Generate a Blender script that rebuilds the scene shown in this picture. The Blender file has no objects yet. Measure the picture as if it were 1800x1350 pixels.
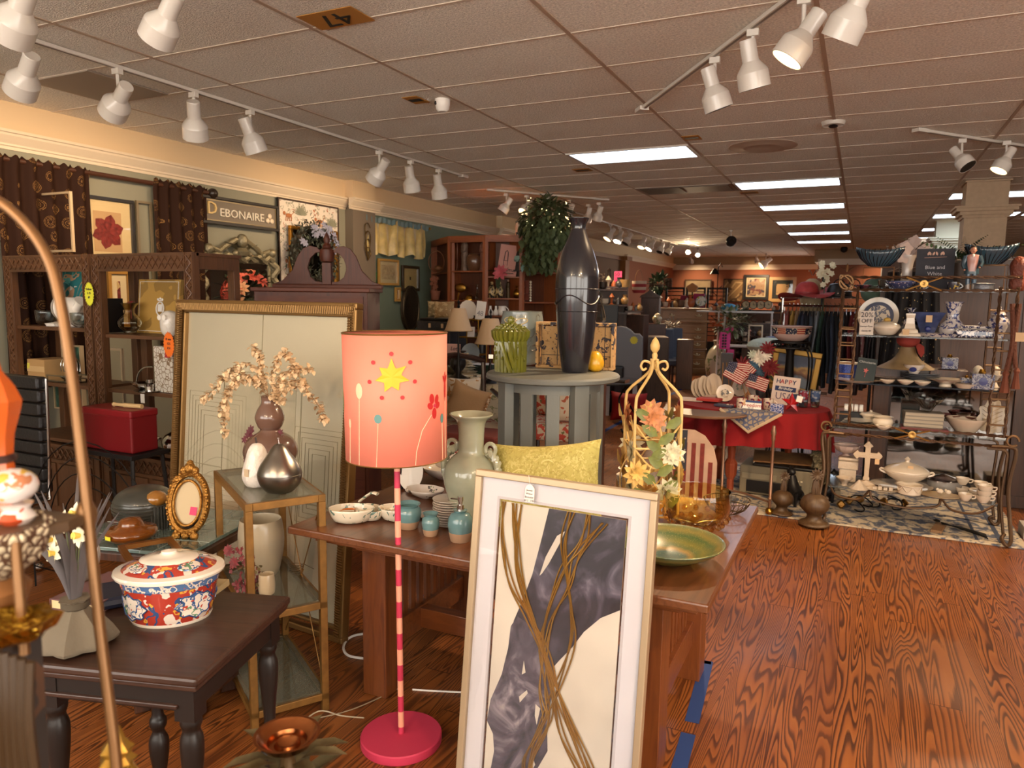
import bpy,math,random
import numpy as np
from mathutils import Vector,Matrix,Euler
SC=bpy.context.scene;COL=SC.collection
PI=math.pi
# ---------------------------------------------------------------- camera (solved from the ceiling grid)
H=1.65;FPX=1282.8
YAW,PIT,ROL=-0.442945,-0.1183255,0.01291837
fw=np.array([math.sin(YAW)*math.cos(PIT),math.cos(YAW)*math.cos(PIT),math.sin(PIT)])
_rt=np.array([math.cos(YAW),-math.sin(YAW),0.0]);_up=np.cross(_rt,fw)
CR=_rt*math.cos(ROL)+_up*math.sin(ROL);CU=-_rt*math.sin(ROL)+_up*math.cos(ROL)
C0=np.array([0,0,H])
cam=bpy.data.cameras.new('camera');camo=bpy.data.objects.new('camera',cam);COL.objects.link(camo)
camo.matrix_world=Matrix(((CR[0],CU[0],-fw[0],0),(CR[1],CU[1],-fw[1],0),(CR[2],CU[2],-fw[2],H),(0,0,0,1)))
cam.sensor_width=36;cam.lens=FPX/1800*36;cam.clip_start=.02
cam.dof.use_dof=True;cam.dof.focus_distance=2.9;cam.dof.aperture_fstop=6
SC.camera=camo
# ---------------------------------------------------------------- light and exposure
W=bpy.data.worlds.new('world');SC.world=W;W.use_nodes=True
W.node_tree.nodes['Background'].inputs[0].default_value=(1.0,.93,.84,1)
W.node_tree.nodes['Background'].inputs[1].default_value=3.4 # daylight through the open shop front behind the camera
SC.view_settings.view_transform='Standard';SC.view_settings.look='None';SC.view_settings.gamma=1
SC.view_settings.use_curve_mapping=False;SC.view_settings.exposure=1.18
SC.cycles.use_denoising=True;SC.cycles.max_bounces=7;SC.cycles.diffuse_bounces=4;SC.cycles.glossy_bounces=3
SC.cycles.transmission_bounces=6;SC.cycles.transparent_max_bounces=10;SC.cycles.caustics_reflective=False;SC.cycles.caustics_refractive=False
SC.cycles.sample_clamp_indirect=4
WARM=(1,.70,.42)
def spot(loc,to,power,size=.9,blend=.5,col=WARM,rad=.035):
    l=bpy.data.lights.new('spot','SPOT');l.energy=power;l.color=col;l.spot_size=size;l.spot_blend=blend;l.shadow_soft_size=rad
    o=bpy.data.objects.new('spot',l);COL.objects.link(o);o.location=loc
    d=Vector(to)-Vector(loc);o.rotation_euler=d.to_track_quat('-Z','Y').to_euler();return o
# ---------------------------------------------------------------- rays from the photograph to real planes
def ray(px,py):return fw+CR*(px-900)/FPX-CU*(py-675)/FPX
def Zp(px,py,z=0.):r=ray(px,py);return C0+r*(z-H)/r[2]
def Yp(px,py,y):r=ray(px,py);return C0+r*y/r[1]
def Xp(px,py,x):r=ray(px,py);return C0+r*x/r[0]
def Dp(px,py,d):return C0+ray(px,py)*d
def away(px,py,z,r):p=Zp(px,py,z);d=p[:2]/np.hypot(p[0],p[1]);return np.array([p[0]+d[0]*r,p[1]+d[1]*r,z]) # centre of a round foot whose front edge is seen at the pixel
def zat(px,py,p):r=ray(px,py);return float(H+(r[0]*p[0]+r[1]*p[1])/(r[0]**2+r[1]**2)*r[2])
def dep(p):return float((np.array(p,float)-C0)@fw)
def sz(n,p):return n*dep(p)/FPX
# ---------------------------------------------------------------- mesh builder
def spline(pts,n=4,closed=False):
    pts=[np.array(p,float)for p in pts];out=[];N=len(pts)
    rng=N if closed else N-1
    for i in range(rng):
        g=lambda k:pts[k%N]if closed else pts[max(0,min(N-1,k))]
        a,b,c,d=g(i-1),g(i),g(i+1),g(i+2)
        for k in range(n):
            t=k/n;out.append(.5*((2*b)+(-a+c)*t+(2*a-5*b+4*c-d)*t*t+(-a+3*b-3*c+d)*t**3))
    if not closed:out.append(pts[-1])
    return out
class M:
    def __init__(s):s.v=[];s.f=[];s.mi=[];s.T=Matrix.Identity(4);s.m=0
    def at(s,x=0,y=0,z=0,rx=0,ry=0,rz=0,sc=1):
        s.T=Matrix.Translation((x,y,z))@Euler((rx,ry,rz)).to_matrix().to_4x4()@Matrix.Scale(sc,4);return s
    def add(s,vs,fs):
        o=len(s.v)
        for p in vs:s.v.append(tuple(s.T@Vector((float(p[0]),float(p[1]),float(p[2])))))
        for f in fs:s.f.append([i+o for i in f]);s.mi.append(s.m)
        return s
    def box(s,x0,x1,y0,y1,z0,z1):
        return s.add([(x0,y0,z0),(x1,y0,z0),(x1,y1,z0),(x0,y1,z0),(x0,y0,z1),(x1,y0,z1),(x1,y1,z1),(x0,y1,z1)],
                     [(3,2,1,0),(4,5,6,7),(0,1,5,4),(1,2,6,5),(2,3,7,6),(3,0,4,7)])
    def cb(s,cx,cy,cz,w,d,h):return s.box(cx-w/2,cx+w/2,cy-d/2,cy+d/2,cz,cz+h)
    def lathe(s,prof,n=24,wav=0,wk=0,sm=0,sx=1,sy=1,x=0,y=0,z=0,k=1):
        if sm:prof=spline(prof,sm)
        vs=[];fs=[];R=len(prof)
        for i,(r,h)in enumerate(prof):
            for j in range(n):
                a=2*PI*j/n;rr=max(r,1e-4)*k*(1+wav*math.cos(wk*a));vs.append((x+rr*math.cos(a)*sx,y+rr*math.sin(a)*sy,z+h*k))
        for i in range(R-1):
            for j in range(n):
                a=i*n+j;b=i*n+(j+1)%n;fs.append((a,b,b+n,a+n))
        if R==4 and abs(prof[0][0]-prof[-1][0])<1e-6: # a ring: close the section on itself
            fs+=[((R-1)*n+j,(R-1)*n+(j+1)%n,(j+1)%n,j)for j in range(n)];return s.add(vs,fs)
        if prof[0][0]>1e-3:fs.append(list(range(n))[::-1])
        if prof[-1][0]>1e-3 and prof[-1][1]>prof[0][1]:fs.append([(R-1)*n+j for j in range(n)])
        return s.add(vs,fs)
    def cyl(s,x,y,z,r,h,n=16,r2=None):return s.lathe([(r,0),(r if r2 is None else r2,h)],n,x=x,y=y,z=z)
    def ball(s,x,y,z,r,n=12,sx=1,sy=1,szz=1):
        return s.lathe([(r*math.sin(PI*i/8),r*szz*(1-math.cos(PI*i/8)))for i in range(9)],n,x=x,y=y,z=z-r*szz,sx=sx,sy=sy)
    def tube(s,pts,r,n=6,sm=0,closed=False,flat=1):
        if sm:pts=spline(pts,sm,closed)
        P=[Vector([float(c)for c in p])for p in pts];N=len(P);vs=[];fs=[];up=None
        for i,p in enumerate(P):
            a=P[(i-1)%N]if closed or i>0 else P[0];b=P[(i+1)%N]if closed or i<N-1 else P[-1]
            t=(b-a);t=t.normalized()if t.length>1e-9 else Vector((0,0,1))
            if up is None:up=Vector((0,0,1))if abs(t.z)<.9 else Vector((1,0,0))
            u=(up-t*up.dot(t));u=u.normalized()if u.length>1e-6 else t.orthogonal().normalized();w=t.cross(u);up=u
            rr=r[i]if isinstance(r,(list,tuple))and len(r)==N else(r if not isinstance(r,(list,tuple))else r[0]+(r[1]-r[0])*i/(N-1))
            for k in range(n):
                an=2*PI*k/n;vs.append(p+u*rr*math.cos(an)*flat+w*rr*math.sin(an))
        for i in range(N if closed else N-1):
            for k in range(n):
                a=i*n+k;b=i*n+(k+1)%n;c=((i+1)%N)*n+(k+1)%n;d=((i+1)%N)*n+k;fs.append((a,b,c,d))
        if not closed:fs+=[list(range(n))[::-1],[(N-1)*n+k for k in range(n)]]
        return s.add(vs,fs)
    def poly(s,pts,y0,y1,closed_tube=False):
        """outline in XZ extruded along Y from y0 to y1"""
        n=len(pts);vs=[(p[0],y0,p[1])for p in pts]+[(p[0],y1,p[1])for p in pts]
        return s.add(vs,[list(range(n)),[2*n-1-i for i in range(n)]]+[(i,i+n,(i+1)%n+n,(i+1)%n)for i in range(n)])
    def frame(s,w,h,b,y0,y1,x=0,z=0,b2=None):
        """picture-frame ring in XZ, origin bottom-left, border b"""
        for q in((0,w,0,b),(0,w,h-b,h),(0,b,b,h-b),(w-b,w,b,h-b)):s.box(x+q[0],x+q[1],y0,y1,z+q[2],z+q[3])
        return s
    def grid(s,fn,nu,nv,cu=False):
        vs=[fn(i/nu,j/nv)for j in range(nv+1)for i in range(nu+1)];w=nu+1
        return s.add(vs,[(j*w+i,j*w+i+1,(j+1)*w+i+1,(j+1)*w+i)for j in range(nv)for i in range(nu)])
    def leaf(s,p,d,L,Wd,bend=.15,up=(0,0,1)):
        p=Vector([float(c)for c in p]);d=Vector([float(c)for c in d]).normalized();u=Vector(up)
        w=d.cross(u);w=w.normalized()if w.length>1e-4 else d.orthogonal().normalized();u=w.cross(d)
        return s.add([p,p+d*L*.35+w*Wd/2+u*L*.05,p+d*L*.35-u*L*.0,p+d*L*.35-w*Wd/2+u*L*.05,p+d*L*.75+w*Wd*.38-u*L*bend*.3,p+d*L*.75-w*Wd*.38-u*L*bend*.3,p+d*L-u*L*bend],
                     [(0,1,2),(0,2,3),(1,4,6,2),(3,2,6,5)])
    def flower(s,c,r,n=8,ax=(0,-1,.2),w=.5,cup=.3):
        ax=Vector(ax).normalized();u=ax.orthogonal().normalized();v=ax.cross(u);c=Vector([float(q)for q in c])
        for i in range(n):
            a=2*PI*i/n;d=u*math.cos(a)+v*math.sin(a)+ax*cup;s.leaf(c,d,r,r*w,.25,ax)
        return s
def weld_obj(name,m,mats,smooth,bev,sub,auto=None):
    me=bpy.data.meshes.new(name);me.from_pydata(m.v,[],m.f)
    for x in(mats if isinstance(mats,(list,tuple))else[mats]):me.materials.append(x)
    me.polygons.foreach_set('material_index',m.mi)
    if smooth:me.polygons.foreach_set('use_smooth',[True]*len(me.polygons))
    me.update();o=bpy.data.objects.new(name,me);COL.objects.link(o)
    if smooth and smooth!=1:
        me.set_sharp_from_angle(angle=smooth)
    if bev:
        b=o.modifiers.new('b','BEVEL');b.width=bev;b.segments=2;b.limit_method='ANGLE';b.angle_limit=.9
    if sub:
        b=o.modifiers.new('s','SUBSURF');b.levels=sub;b.render_levels=sub
    return o
def names():return set(o.name for o in COL.objects)
def rescale(before,k):
    for o in COL.objects:
        if o.name not in before and o.parent is None:o.scale=(k,k,k)
def tag(o,label=None,cat=None,group=None,kind=None):
    if label:o['label']=label
    if cat:o['category']=cat
    if group:o['group']=group
    if kind:o['kind']=kind
    return o
def thing(name,label,cat,loc=(0,0,0),rz=0,group=None,rx=0,ry=0):
    o=bpy.data.objects.new(name,None);COL.objects.link(o);o.empty_display_size=.05
    o.location=[float(c)for c in loc];o.rotation_euler=(rx,ry,rz);return tag(o,label,cat,group)
def part(name,m,mats,parent,smooth=.7,bev=0,sub=0,label=None,loc=None,rot=None,kind=None):
    o=weld_obj(name,m,mats,smooth,bev,sub);o.parent=parent
    if loc:o.location=loc
    if rot:o.rotation_euler=rot
    return tag(o,label,None,None,kind)
def solo(name,m,mats,label,cat,loc=(0,0,0),rz=0,group=None,smooth=.7,bev=0,sub=0,rx=0,ry=0):
    o=weld_obj(name,m,mats,smooth,bev,sub);o.location=[float(c)for c in loc];o.rotation_euler=(rx,ry,rz)
    return tag(o,label,cat,group)
def struct(name,m,mats,smooth=0,bev=0):return tag(weld_obj(name,m,mats,smooth,bev,0),kind='structure')
def dup(o,loc,rz=None,label=None,sc=None):
    c=o.copy();COL.objects.link(c);c.location=[float(q)for q in loc]
    if rz is not None:c.rotation_euler.z=rz
    if sc:c.scale=(sc,)*3
    if label:c['label']=label
    for ch in list(o.children):
        k=ch.copy();COL.objects.link(k);k.parent=c
        for g in list(ch.children):
            q=g.copy();COL.objects.link(q);q.parent=k
    return c
def text(name,s,size,loc,rot,mt,parent,ext=.001,align='CENTER',sx=1,shear=0):
    cu=bpy.data.curves.new(name,'FONT');cu.body=s;cu.size=size;cu.extrude=ext;cu.align_x=align;cu.align_y='CENTER';cu.shear=shear
    cu.resolution_u=2;f=bpy.data.objects.new(name,cu);COL.objects.link(f);bpy.context.view_layer.update()
    me=bpy.data.meshes.new_from_object(f.evaluated_get(bpy.context.evaluated_depsgraph_get()));bpy.data.objects.remove(f)
    o=bpy.data.objects.new(name,me);COL.objects.link(o);o.location=loc;o.rotation_euler=rot;o.scale=(sx,1,1)
    me.materials.clear();me.materials.append(mt);o.parent=parent;return o
FR=(PI/2,0,0) # text standing up, facing -Y
# ---------------------------------------------------------------- materials
def lin(c):
    c=[int(c[i:i+2],16)/255 for i in(0,2,4)]if isinstance(c,str)else c
    return tuple([(x/12.92 if x<.04045 else((x+.055)/1.055)**2.4)for x in c])+(1,)
MC={}
def new(name):
    m=bpy.data.materials.new(name);m.use_nodes=True;return m,m.node_tree,m.node_tree.nodes['Principled BSDF']
def coords(nt,sc=(1,1,1),rot=(0,0,0)):
    t=nt.nodes.new('ShaderNodeTexCoord');mp=nt.nodes.new('ShaderNodeMapping');nt.links.new(t.outputs['Object'],mp.inputs[0])
    mp.inputs['Scale'].default_value=sc;mp.inputs['Rotation'].default_value=rot;return mp.outputs[0]
def nz(nt,vec,scale,det=2,kind='noise',dist=0):
    if kind=='noise':
        n=nt.nodes.new('ShaderNodeTexNoise');n.inputs['Detail'].default_value=det;n.inputs['Distortion'].default_value=dist;out=n.outputs[0]
    elif kind=='wave':
        n=nt.nodes.new('ShaderNodeTexWave');n.inputs['Distortion'].default_value=dist;n.inputs['Detail'].default_value=det;out=n.outputs['Fac']
    else:
        n=nt.nodes.new('ShaderNodeTexVoronoi');n.feature='DISTANCE_TO_EDGE' if kind=='edge' else 'F1';out=n.outputs['Distance']
    n.inputs['Scale'].default_value=scale;nt.links.new(vec,n.inputs['Vector']);return out
def ramp(nt,fac,stops,const=False):
    r=nt.nodes.new('ShaderNodeValToRGB');e=r.color_ramp.elements
    while len(e)<len(stops):e.new(.5)
    for i,(p,c)in enumerate(stops):e[i].position=p;e[i].color=c if len(c)==4 else tuple(c)+(1,)
    if const:r.color_ramp.interpolation='CONSTANT'
    nt.links.new(fac,r.inputs[0]);return r.outputs[0]
def mix(nt,fac,a,b):
    m=nt.nodes.new('ShaderNodeMix');m.data_type='RGBA'
    for s,v in((0,fac),(6,a),(7,b)):
        if hasattr(v,'node'):nt.links.new(v,m.inputs[s])
        elif s==0:m.inputs[0].default_value=v
        else:m.inputs[s].default_value=v
    return m.outputs[2]
def mth(nt,op,a,b=None):
    m=nt.nodes.new('ShaderNodeMath');m.operation=op
    for i,v in enumerate((a,b)):
        if v is None:continue
        if hasattr(v,'node'):nt.links.new(v,m.inputs[i])
        else:m.inputs[i].default_value=v
    return m.outputs[0]
def bumpy(nt,b,h,s,d=.01):
    n=nt.nodes.new('ShaderNodeBump');n.inputs['Strength'].default_value=s;n.inputs['Distance'].default_value=d
    nt.links.new(h,n.inputs['Height']);nt.links.new(n.outputs[0],b.inputs['Normal'])
def mat(col,rough=.5,metal=0,coat=0,var=0,vs=6,bump=0,bs=60,trans=0,ior=1.45,emit=0,alpha=1,sheen=0):
    key=(str(col),rough,metal,coat,var,vs,bump,bs,trans,emit,alpha,sheen)
    if key in MC:return MC[key]
    m,nt,b=new('m_%s'%(col if isinstance(col,str)else 'c'));c=lin(col)
    b.inputs['Base Color'].default_value=c;b.inputs['Roughness'].default_value=rough;b.inputs['Metallic'].default_value=metal
    b.inputs['Coat Weight'].default_value=coat;b.inputs['Coat Roughness'].default_value=.08;b.inputs['Transmission Weight'].default_value=trans;b.inputs['IOR'].default_value=ior
    b.inputs['Alpha'].default_value=alpha;b.inputs['Sheen Weight'].default_value=sheen
    if emit:b.inputs['Emission Color'].default_value=c;b.inputs['Emission Strength'].default_value=emit
    if var or bump:v=coords(nt)
    n1=nz(nt,v,vs if var else 9,3)if(var or not bump)and(var or bump)else None
    if var:
        lo=tuple(x*(1-var)for x in c[:3])+(1,);hi=tuple(min(1,x*(1+var))for x in c[:3])+(1,)
        nt.links.new(ramp(nt,n1,[(.3,lo),(.7,hi)]),b.inputs['Base Color'])
    if bump:bumpy(nt,b,nz(nt,v,bs,3),bump)
    MC[key]=m;return m
def wood(c1,c2,rough=.4,sc=8,ax='z',coat=0,st=12):
    key=('w',c1,c2,rough,sc,ax,coat)
    if key in MC:return MC[key]
    m,nt,b=new('wood_'+c1);s={'x':(1,st,st),'y':(st,1,st),'z':(st,st,1)}[ax]
    v=coords(nt,s);n=nz(nt,v,sc/4,5,dist=1.5);c=ramp(nt,n,[(.3,lin(c1)),(.5,lin(c2)),(.7,lin(c1))])
    nt.links.new(c,b.inputs['Base Color']);b.inputs['Roughness'].default_value=rough;b.inputs['Coat Weight'].default_value=coat;b.inputs['Coat Roughness'].default_value=.15
    bumpy(nt,b,n,.15,.004);MC[key]=m;return m
def pat(base,layers,rough=.25,coat=.5,metal=0,bump=0,sc=(1,1,1),trans=0):
    """layers: (colour, kind, scale, lo, hi[, dist]) painted where lo<texture<hi"""
    key=('p',base,str(layers),rough,coat,metal,sc)
    if key in MC:return MC[key]
    m,nt,b=new('pat_'+base);v=coords(nt,sc);cur=lin(base)
    for L in layers:
        t=nz(nt,v,L[2],2,L[1],L[5]if len(L)>5 else 0)
        k=mth(nt,'MULTIPLY',mth(nt,'GREATER_THAN',t,L[3]),mth(nt,'LESS_THAN',t,L[4]));cur=mix(nt,k,cur,lin(L[0]))
    nt.links.new(cur,b.inputs['Base Color'])if hasattr(cur,'node')else None
    b.inputs['Roughness'].default_value=rough;b.inputs['Coat Weight'].default_value=coat;b.inputs['Metallic'].default_value=metal;b.inputs['Transmission Weight'].default_value=trans
    if bump:bumpy(nt,b,t,bump)
    MC[key]=m;return m
def stripes(cols,period,ax='z',rough=.5,rot=0):
    """repeating flat bands of the listed colours along an axis"""
    key=('s',str(cols),period,ax)
    if key in MC:return MC[key]
    m,nt,b=new('stripes');t=nt.nodes.new('ShaderNodeTexCoord');s=nt.nodes.new('ShaderNodeSeparateXYZ');nt.links.new(t.outputs['Object'],s.inputs[0])
    f=mth(nt,'FRACT',mth(nt,'ADD',mth(nt,'DIVIDE',s.outputs['xyz'.index(ax)],period),100.0))
    n=len(cols);c=ramp(nt,f,[(i/n,lin(x))for i,x in enumerate(cols)],True)
    nt.links.new(c,b.inputs['Base Color']);b.inputs['Roughness'].default_value=rough;MC[key]=m;return m
def glass(col='ffffff',rough=.02,ior=1.45):
    key=('g',col,rough)
    if key in MC:return MC[key]
    m,nt,b=new('glass_'+col);nt.nodes.remove(b);o=nt.nodes['Material Output']
    tr=nt.nodes.new('ShaderNodeBsdfTransparent');tr.inputs[0].default_value=lin(col);gl=nt.nodes.new('ShaderNodeBsdfGlossy');gl.inputs['Roughness'].default_value=rough
    lw=nt.nodes.new('ShaderNodeLayerWeight');fr=nt.nodes.new('ShaderNodeMath');fr.operation='MULTIPLY_ADD';fr.use_clamp=True
    pw=mth(nt,'POWER',lw.outputs['Facing'],3.5);nt.links.new(pw,fr.inputs[0]);fr.inputs[1].default_value=3.4;fr.inputs[2].default_value=.04 if ior<1.44 else.055;lw.inputs[0].default_value=.5;mx=nt.nodes.new('ShaderNodeMixShader')
    nt.links.new(fr.outputs[0],mx.inputs[0]);nt.links.new(tr.outputs[0],mx.inputs[1]);nt.links.new(gl.outputs[0],mx.inputs[2]);nt.links.new(mx.outputs[0],o.inputs[0])
    MC[key]=m;return m
rnd=random.Random(7)
WHITE=mat('e6e2da',.45);CREAM=mat('e8dcc0',.3,coat=.4);BLK=mat('141213',.45);PAPER=mat('e8e2da',.8);TAGM=mat('c9a880',.8)
INK=mat('2a2630',.7);BRASS=mat('b48a3c',.28,1);GOLD=mat('a9803c',.35,1,bump=.3,bs=80);SILVER=mat('c9c6c2',.16,1)
PORC=mat('e9e4dc',.18,coat=.6);CRYS=glass('e9ecec',.03);DWOOD=wood('2c1a12','4a2c1c',.4);IRON=mat('1c1a1a',.45,.6)
# ================================================================= SETTING
CZ=3.054;XW=-5.85
def floor_mat():
    m,nt,b=new('heart_pine');t=nt.nodes.new('ShaderNodeTexCoord');s=nt.nodes.new('ShaderNodeSeparateXYZ');nt.links.new(t.outputs['Object'],s.inputs[0])
    X,Y=s.outputs[0],s.outputs[1];pw=mth(nt,'DIVIDE',X,.118);idx=mth(nt,'FLOOR',pw);fx=mth(nt,'FRACT',pw)
    wn=nt.nodes.new('ShaderNodeTexWhiteNoise');wn.noise_dimensions='1D';nt.links.new(idx,wn.inputs['W'])
    yy=mth(nt,'ADD',mth(nt,'DIVIDE',Y,2.3),mth(nt,'MULTIPLY',wn.outputs[0],7.0));iy=mth(nt,'FLOOR',yy);fy=mth(nt,'FRACT',yy)
    w2=nt.nodes.new('ShaderNodeTexWhiteNoise');w2.noise_dimensions='2D';cv=nt.nodes.new('ShaderNodeCombineXYZ')
    nt.links.new(idx,cv.inputs[0]);nt.links.new(iy,cv.inputs[1]);nt.links.new(cv.outputs[0],w2.inputs[0])
    g=nt.nodes.new('ShaderNodeCombineXYZ');nt.links.new(mth(nt,'MULTIPLY',X,8.0),g.inputs[0]);nt.links.new(mth(nt,'MULTIPLY',Y,.62),g.inputs[1])
    nt.links.new(mth(nt,'MULTIPLY',w2.outputs[0],90.0),g.inputs[2])
    n=nz(nt,g.outputs[0],1.0,1.2,dist=.35);fine=nz(nt,g.outputs[0],9,3)
    ring=mth(nt,'FRACT',mth(nt,'MULTIPLY',mth(nt,'ADD',n,mth(nt,'MULTIPLY',fine,.012)),30.0))
    c=ramp(nt,ring,[(0,lin('985c2c')),(.45,lin('8d5227')),(.68,lin('4f2a13')),(.88,lin('472510')),(1,lin('92582a'))])
    c=mix(nt,mth(nt,'MULTIPLY',w2.outputs[0],.42),c,lin('74401f'))
    gap=mth(nt,'MAXIMUM',mth(nt,'LESS_THAN',fx,.018),mth(nt,'LESS_THAN',fy,.0022));c=mix(nt,mth(nt,'MULTIPLY',gap,.8),c,lin('3a1a0c'))
    nt.links.new(c,b.inputs['Base Color']);nt.links.new(ramp(nt,nz(nt,t.outputs['Object'],2.2,4),[(.35,(.3,.3,.3)),(.7,(.48,.48,.48))]),b.inputs['Roughness'])
    b.inputs['Coat Weight'].default_value=.06;b.inputs['Coat Roughness'].default_value=.2;b.inputs['Specular IOR Level'].default_value=.3
    bumpy(nt,b,mth(nt,'SUBTRACT',mth(nt,'MULTIPLY',ring,.1),gap),.12,.004);return m
struct('floor',M().box(XW,7,-2.6,26,-.08,0),floor_mat())
TILE=mat('eae3d6',.9,var=.2,vs=75,bump=1,bs=110)
struct('ceiling',M().box(XW-.2,7,-2.6,26,CZ,CZ+.08),TILE)
GR=mat('c3b3a3',.5);g=M()
for k in range(-1,11):x=-6.381+1.22*k;g.box(x-.012,x+.012,-2.6,25,CZ-.004,CZ)
struct('trim_1',g,mat('b49e88',.55));g=M()
for k in range(-10,36):
    y=3.209+.61*k;g.box(XW,7,y-.009,y+.009,CZ-.0035,CZ)
struct('trim_2',g,mat('d2c2b0',.5))
FRZ=mat('dcc29c',.75);SAGE=mat('8f8c7a',.8);TEAL=mat('68776a',.85);TAUPE=mat('8c7460',.85);PEACH=mat('a0664c',.9);TRIMC=mat('e2d0b6',.45)
wl=M();wl.m=0;wl.box(XW-.15,XW,-2.6,26,2.76,CZ)
wl.m=1;wl.box(XW-.15,XW,-2.6,7.6,0,2.76);wl.m=2;wl.box(XW-.15,XW,7.6,12.0,0,2.76);wl.m=3;wl.box(XW-.15,XW,12,19,0,2.76);wl.m=4;wl.box(XW-.15,XW,19,26,0,2.76)
struct('wall_left',wl,[FRZ,SAGE,TEAL,TAUPE,PEACH])
def crown(m,y0,y1,x):
    pr=[(0,2.70),(.012,2.70),(.016,2.722),(.028,2.728),(.03,2.742),(.05,2.765),(.075,2.795),(.08,2.81),(.095,2.815),(.095,2.835),(0,2.835)]
    n=len(pr);m.add([(x+a,y0,z)for a,z in pr]+[(x+a,y1,z)for a,z in pr],[(i,i+n,(i+1)%n+n,(i+1)%n)for i in range(n)]+[list(range(n))[::-1],list(range(n,2*n))])
c=M();crown(c,-2.6,7.44,XW);crown(c,7.36,7.98,XW+.12);crown(c,7.9,11.6,XW);crown(c,11.5,12.3,XW+.12);crown(c,19.3,25,XW);struct('trim_3',c,TRIMC)
p=M();p.m=0;p.box(XW,XW+.12,7.44,7.9,2.76,CZ);p.box(XW,XW+.12,11.6,12.2,0,CZ);p.m=1;p.box(XW,XW+.12,7.44,7.9,0,2.76)
struct('trim_4',p,[FRZ,mat('76695a',.8)])
w=M();w.box(XW,XW+.16,18.9,19.25,0,2.74);w.box(XW,XW+.22,18.84,19.31,2.66,2.76);w.box(XW,XW+.05,12.2,18.9,2.66,2.76);struct('trim_5',w,wood('7a4a22','8f5c2e',.4))
wb=M();wb.m=0;wb.box(XW,-1.15,25,25.2,2.72,CZ);wb.box(-1.15,7,22,22.2,2.72,CZ);wb.box(-1.25,-1.15,22,25.1,2.72,CZ)
wb.m=1;wb.box(XW,-1.15,25,25.2,0,2.72);wb.box(-1.15,7,22,22.2,0,2.72)
struct('wall_back',wb,[mat('b09474',.8),PEACH])
c=M();c.box(XW,-1.15,24.92,25,2.64,2.8);c.box(-1.15,7,21.93,22,2.64,2.8);struct('trim_6',c,TRIMC)
wr=M().box(6.9,7.05,1,26,0,CZ);struct('wall_right',wr,mat('a9957b',.8))
wf=M().box(XW,7,-2.75,-2.6,0,.95).box(XW,7,-2.75,-2.6,2.75,CZ)
for x in(XW,-2.7,.4,3.6,6.7):wf.box(x,x+.3,-2.75,-2.6,.95,2.75)
struct('wall_front',wf,mat('b8a488',.8));struct('baseboard_left',M().box(XW,XW+.02,-2.6,25,0,.14),TRIMC)
# square columns with capitals on the right
CO=mat('b49a7e',.75,var=.06,vs=20)
def column(n,cx,cy,w,cap,mt):
    m=M();m.cb(cx,cy,0,w,w,CZ)
    for a,z0,z1 in((.02,cap-.03,cap),(.05,cap,cap+.04),(.09,cap+.04,cap+.075),(.11,cap+.075,cap+.1)):m.cb(cx,cy,z0,w+2*a,w+2*a,z1-z0)
    m.cb(cx,cy,CZ-.02,w+.04,w+.04,.018);struct('column_%d'%n,m,mt)
q=Zp(1738,316,CZ);column(1,q[0],q[1]+.2,.42,2.66,CO);q=Zp(1672,386,CZ);column(2,q[0],q[1]+.2,.42,2.66,mat('d8d2b8',.6));q=Zp(1636,418,CZ);column(3,q[0],q[1]+.2,.45,2.66,CO)
# fluorescent troffers
LITE=mat('dcecff',.5,emit=3.2);TRW=mat('cfcac2',.5)
def troffer(x0,y0,where,w=1.2):
    t=thing('ceiling_light','recessed fluorescent ceiling light, '+where,'ceiling light',(x0,y0,CZ),0,'fluorescent ceiling lights')
    part('frame',M().box(0,.03,0,.6,-.012,-.002).box(w-.03,w,0,.6,-.012,-.002).box(.03,w-.03,0,.03,-.012,-.002).box(.03,w-.03,.57,.6,-.012,-.002),TRW,t,0)
    part('diffuser',M().box(.03,w-.03,.03,.57,-.006,-.002),LITE,t,0)
    for i in range(2):part('lamp_tube',M().tube([(.08,.2+.2*i,-.007),(w-.08,.2+.2*i,-.007)],.003),LITE,t)
troffer(-2.715,6.87,'the single one nearest the black vase')
for y,n in((9.25,'nearest'),(11.64,'second'),(14.,'third'),(16.3,'fourth'),(18.72,'last')):troffer(-1.495,y,n+' of the long centre row')
for y,n in((11.1,'nearest'),(13.6,'second'),(16.05,'third'),(18.3,'last')):troffer(.945,y,n+' in the row left of the square columns')
troffer(2.17,11.1,'right of the nearest square column');troffer(2.17,13.6,'right of the far columns')
# small ceiling things
q=Zp(1465,214,CZ);t=thing('smoke_detector','round detector base with torn wires on ceiling runner','smoke detector',q)
part('ring',M().lathe([(.05,-.01),(.075,-.022),(.08,-.03),(.09,-.006),(.09,0)],28),mat('cfc8bd'),t);part('wiring',M().ball(0,0,-.035,.035,szz=.4),BLK,t)
q=Zp(778,175,CZ);t=thing('security_camera','white dome camera under the tiles over the store','camera',q)
part('housing',M().lathe([(.03,-.085),(.045,-.07),(.055,-.03),(.055,0)],20),mat('e8e2da',.3),t);part('lens',M().ball(-.03,-.04,-.03,.014),BLK,t)
q=Zp(1341,257,CZ);solo('ceiling_speaker',M().lathe([(.1,-.003),(.16,-.02),(.18,-.016),(.21,-.008),(.3,-.004),(.3,0)],36),mat('b8a18d'),'round beige speaker grille flush in ceiling tile','speaker',q)
q=Zp(1484,434,CZ);solo('dome_camera',M().ball(0,0,-.06,.09),BLK,'small black dome under the far end of ceiling','camera',q)
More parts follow.
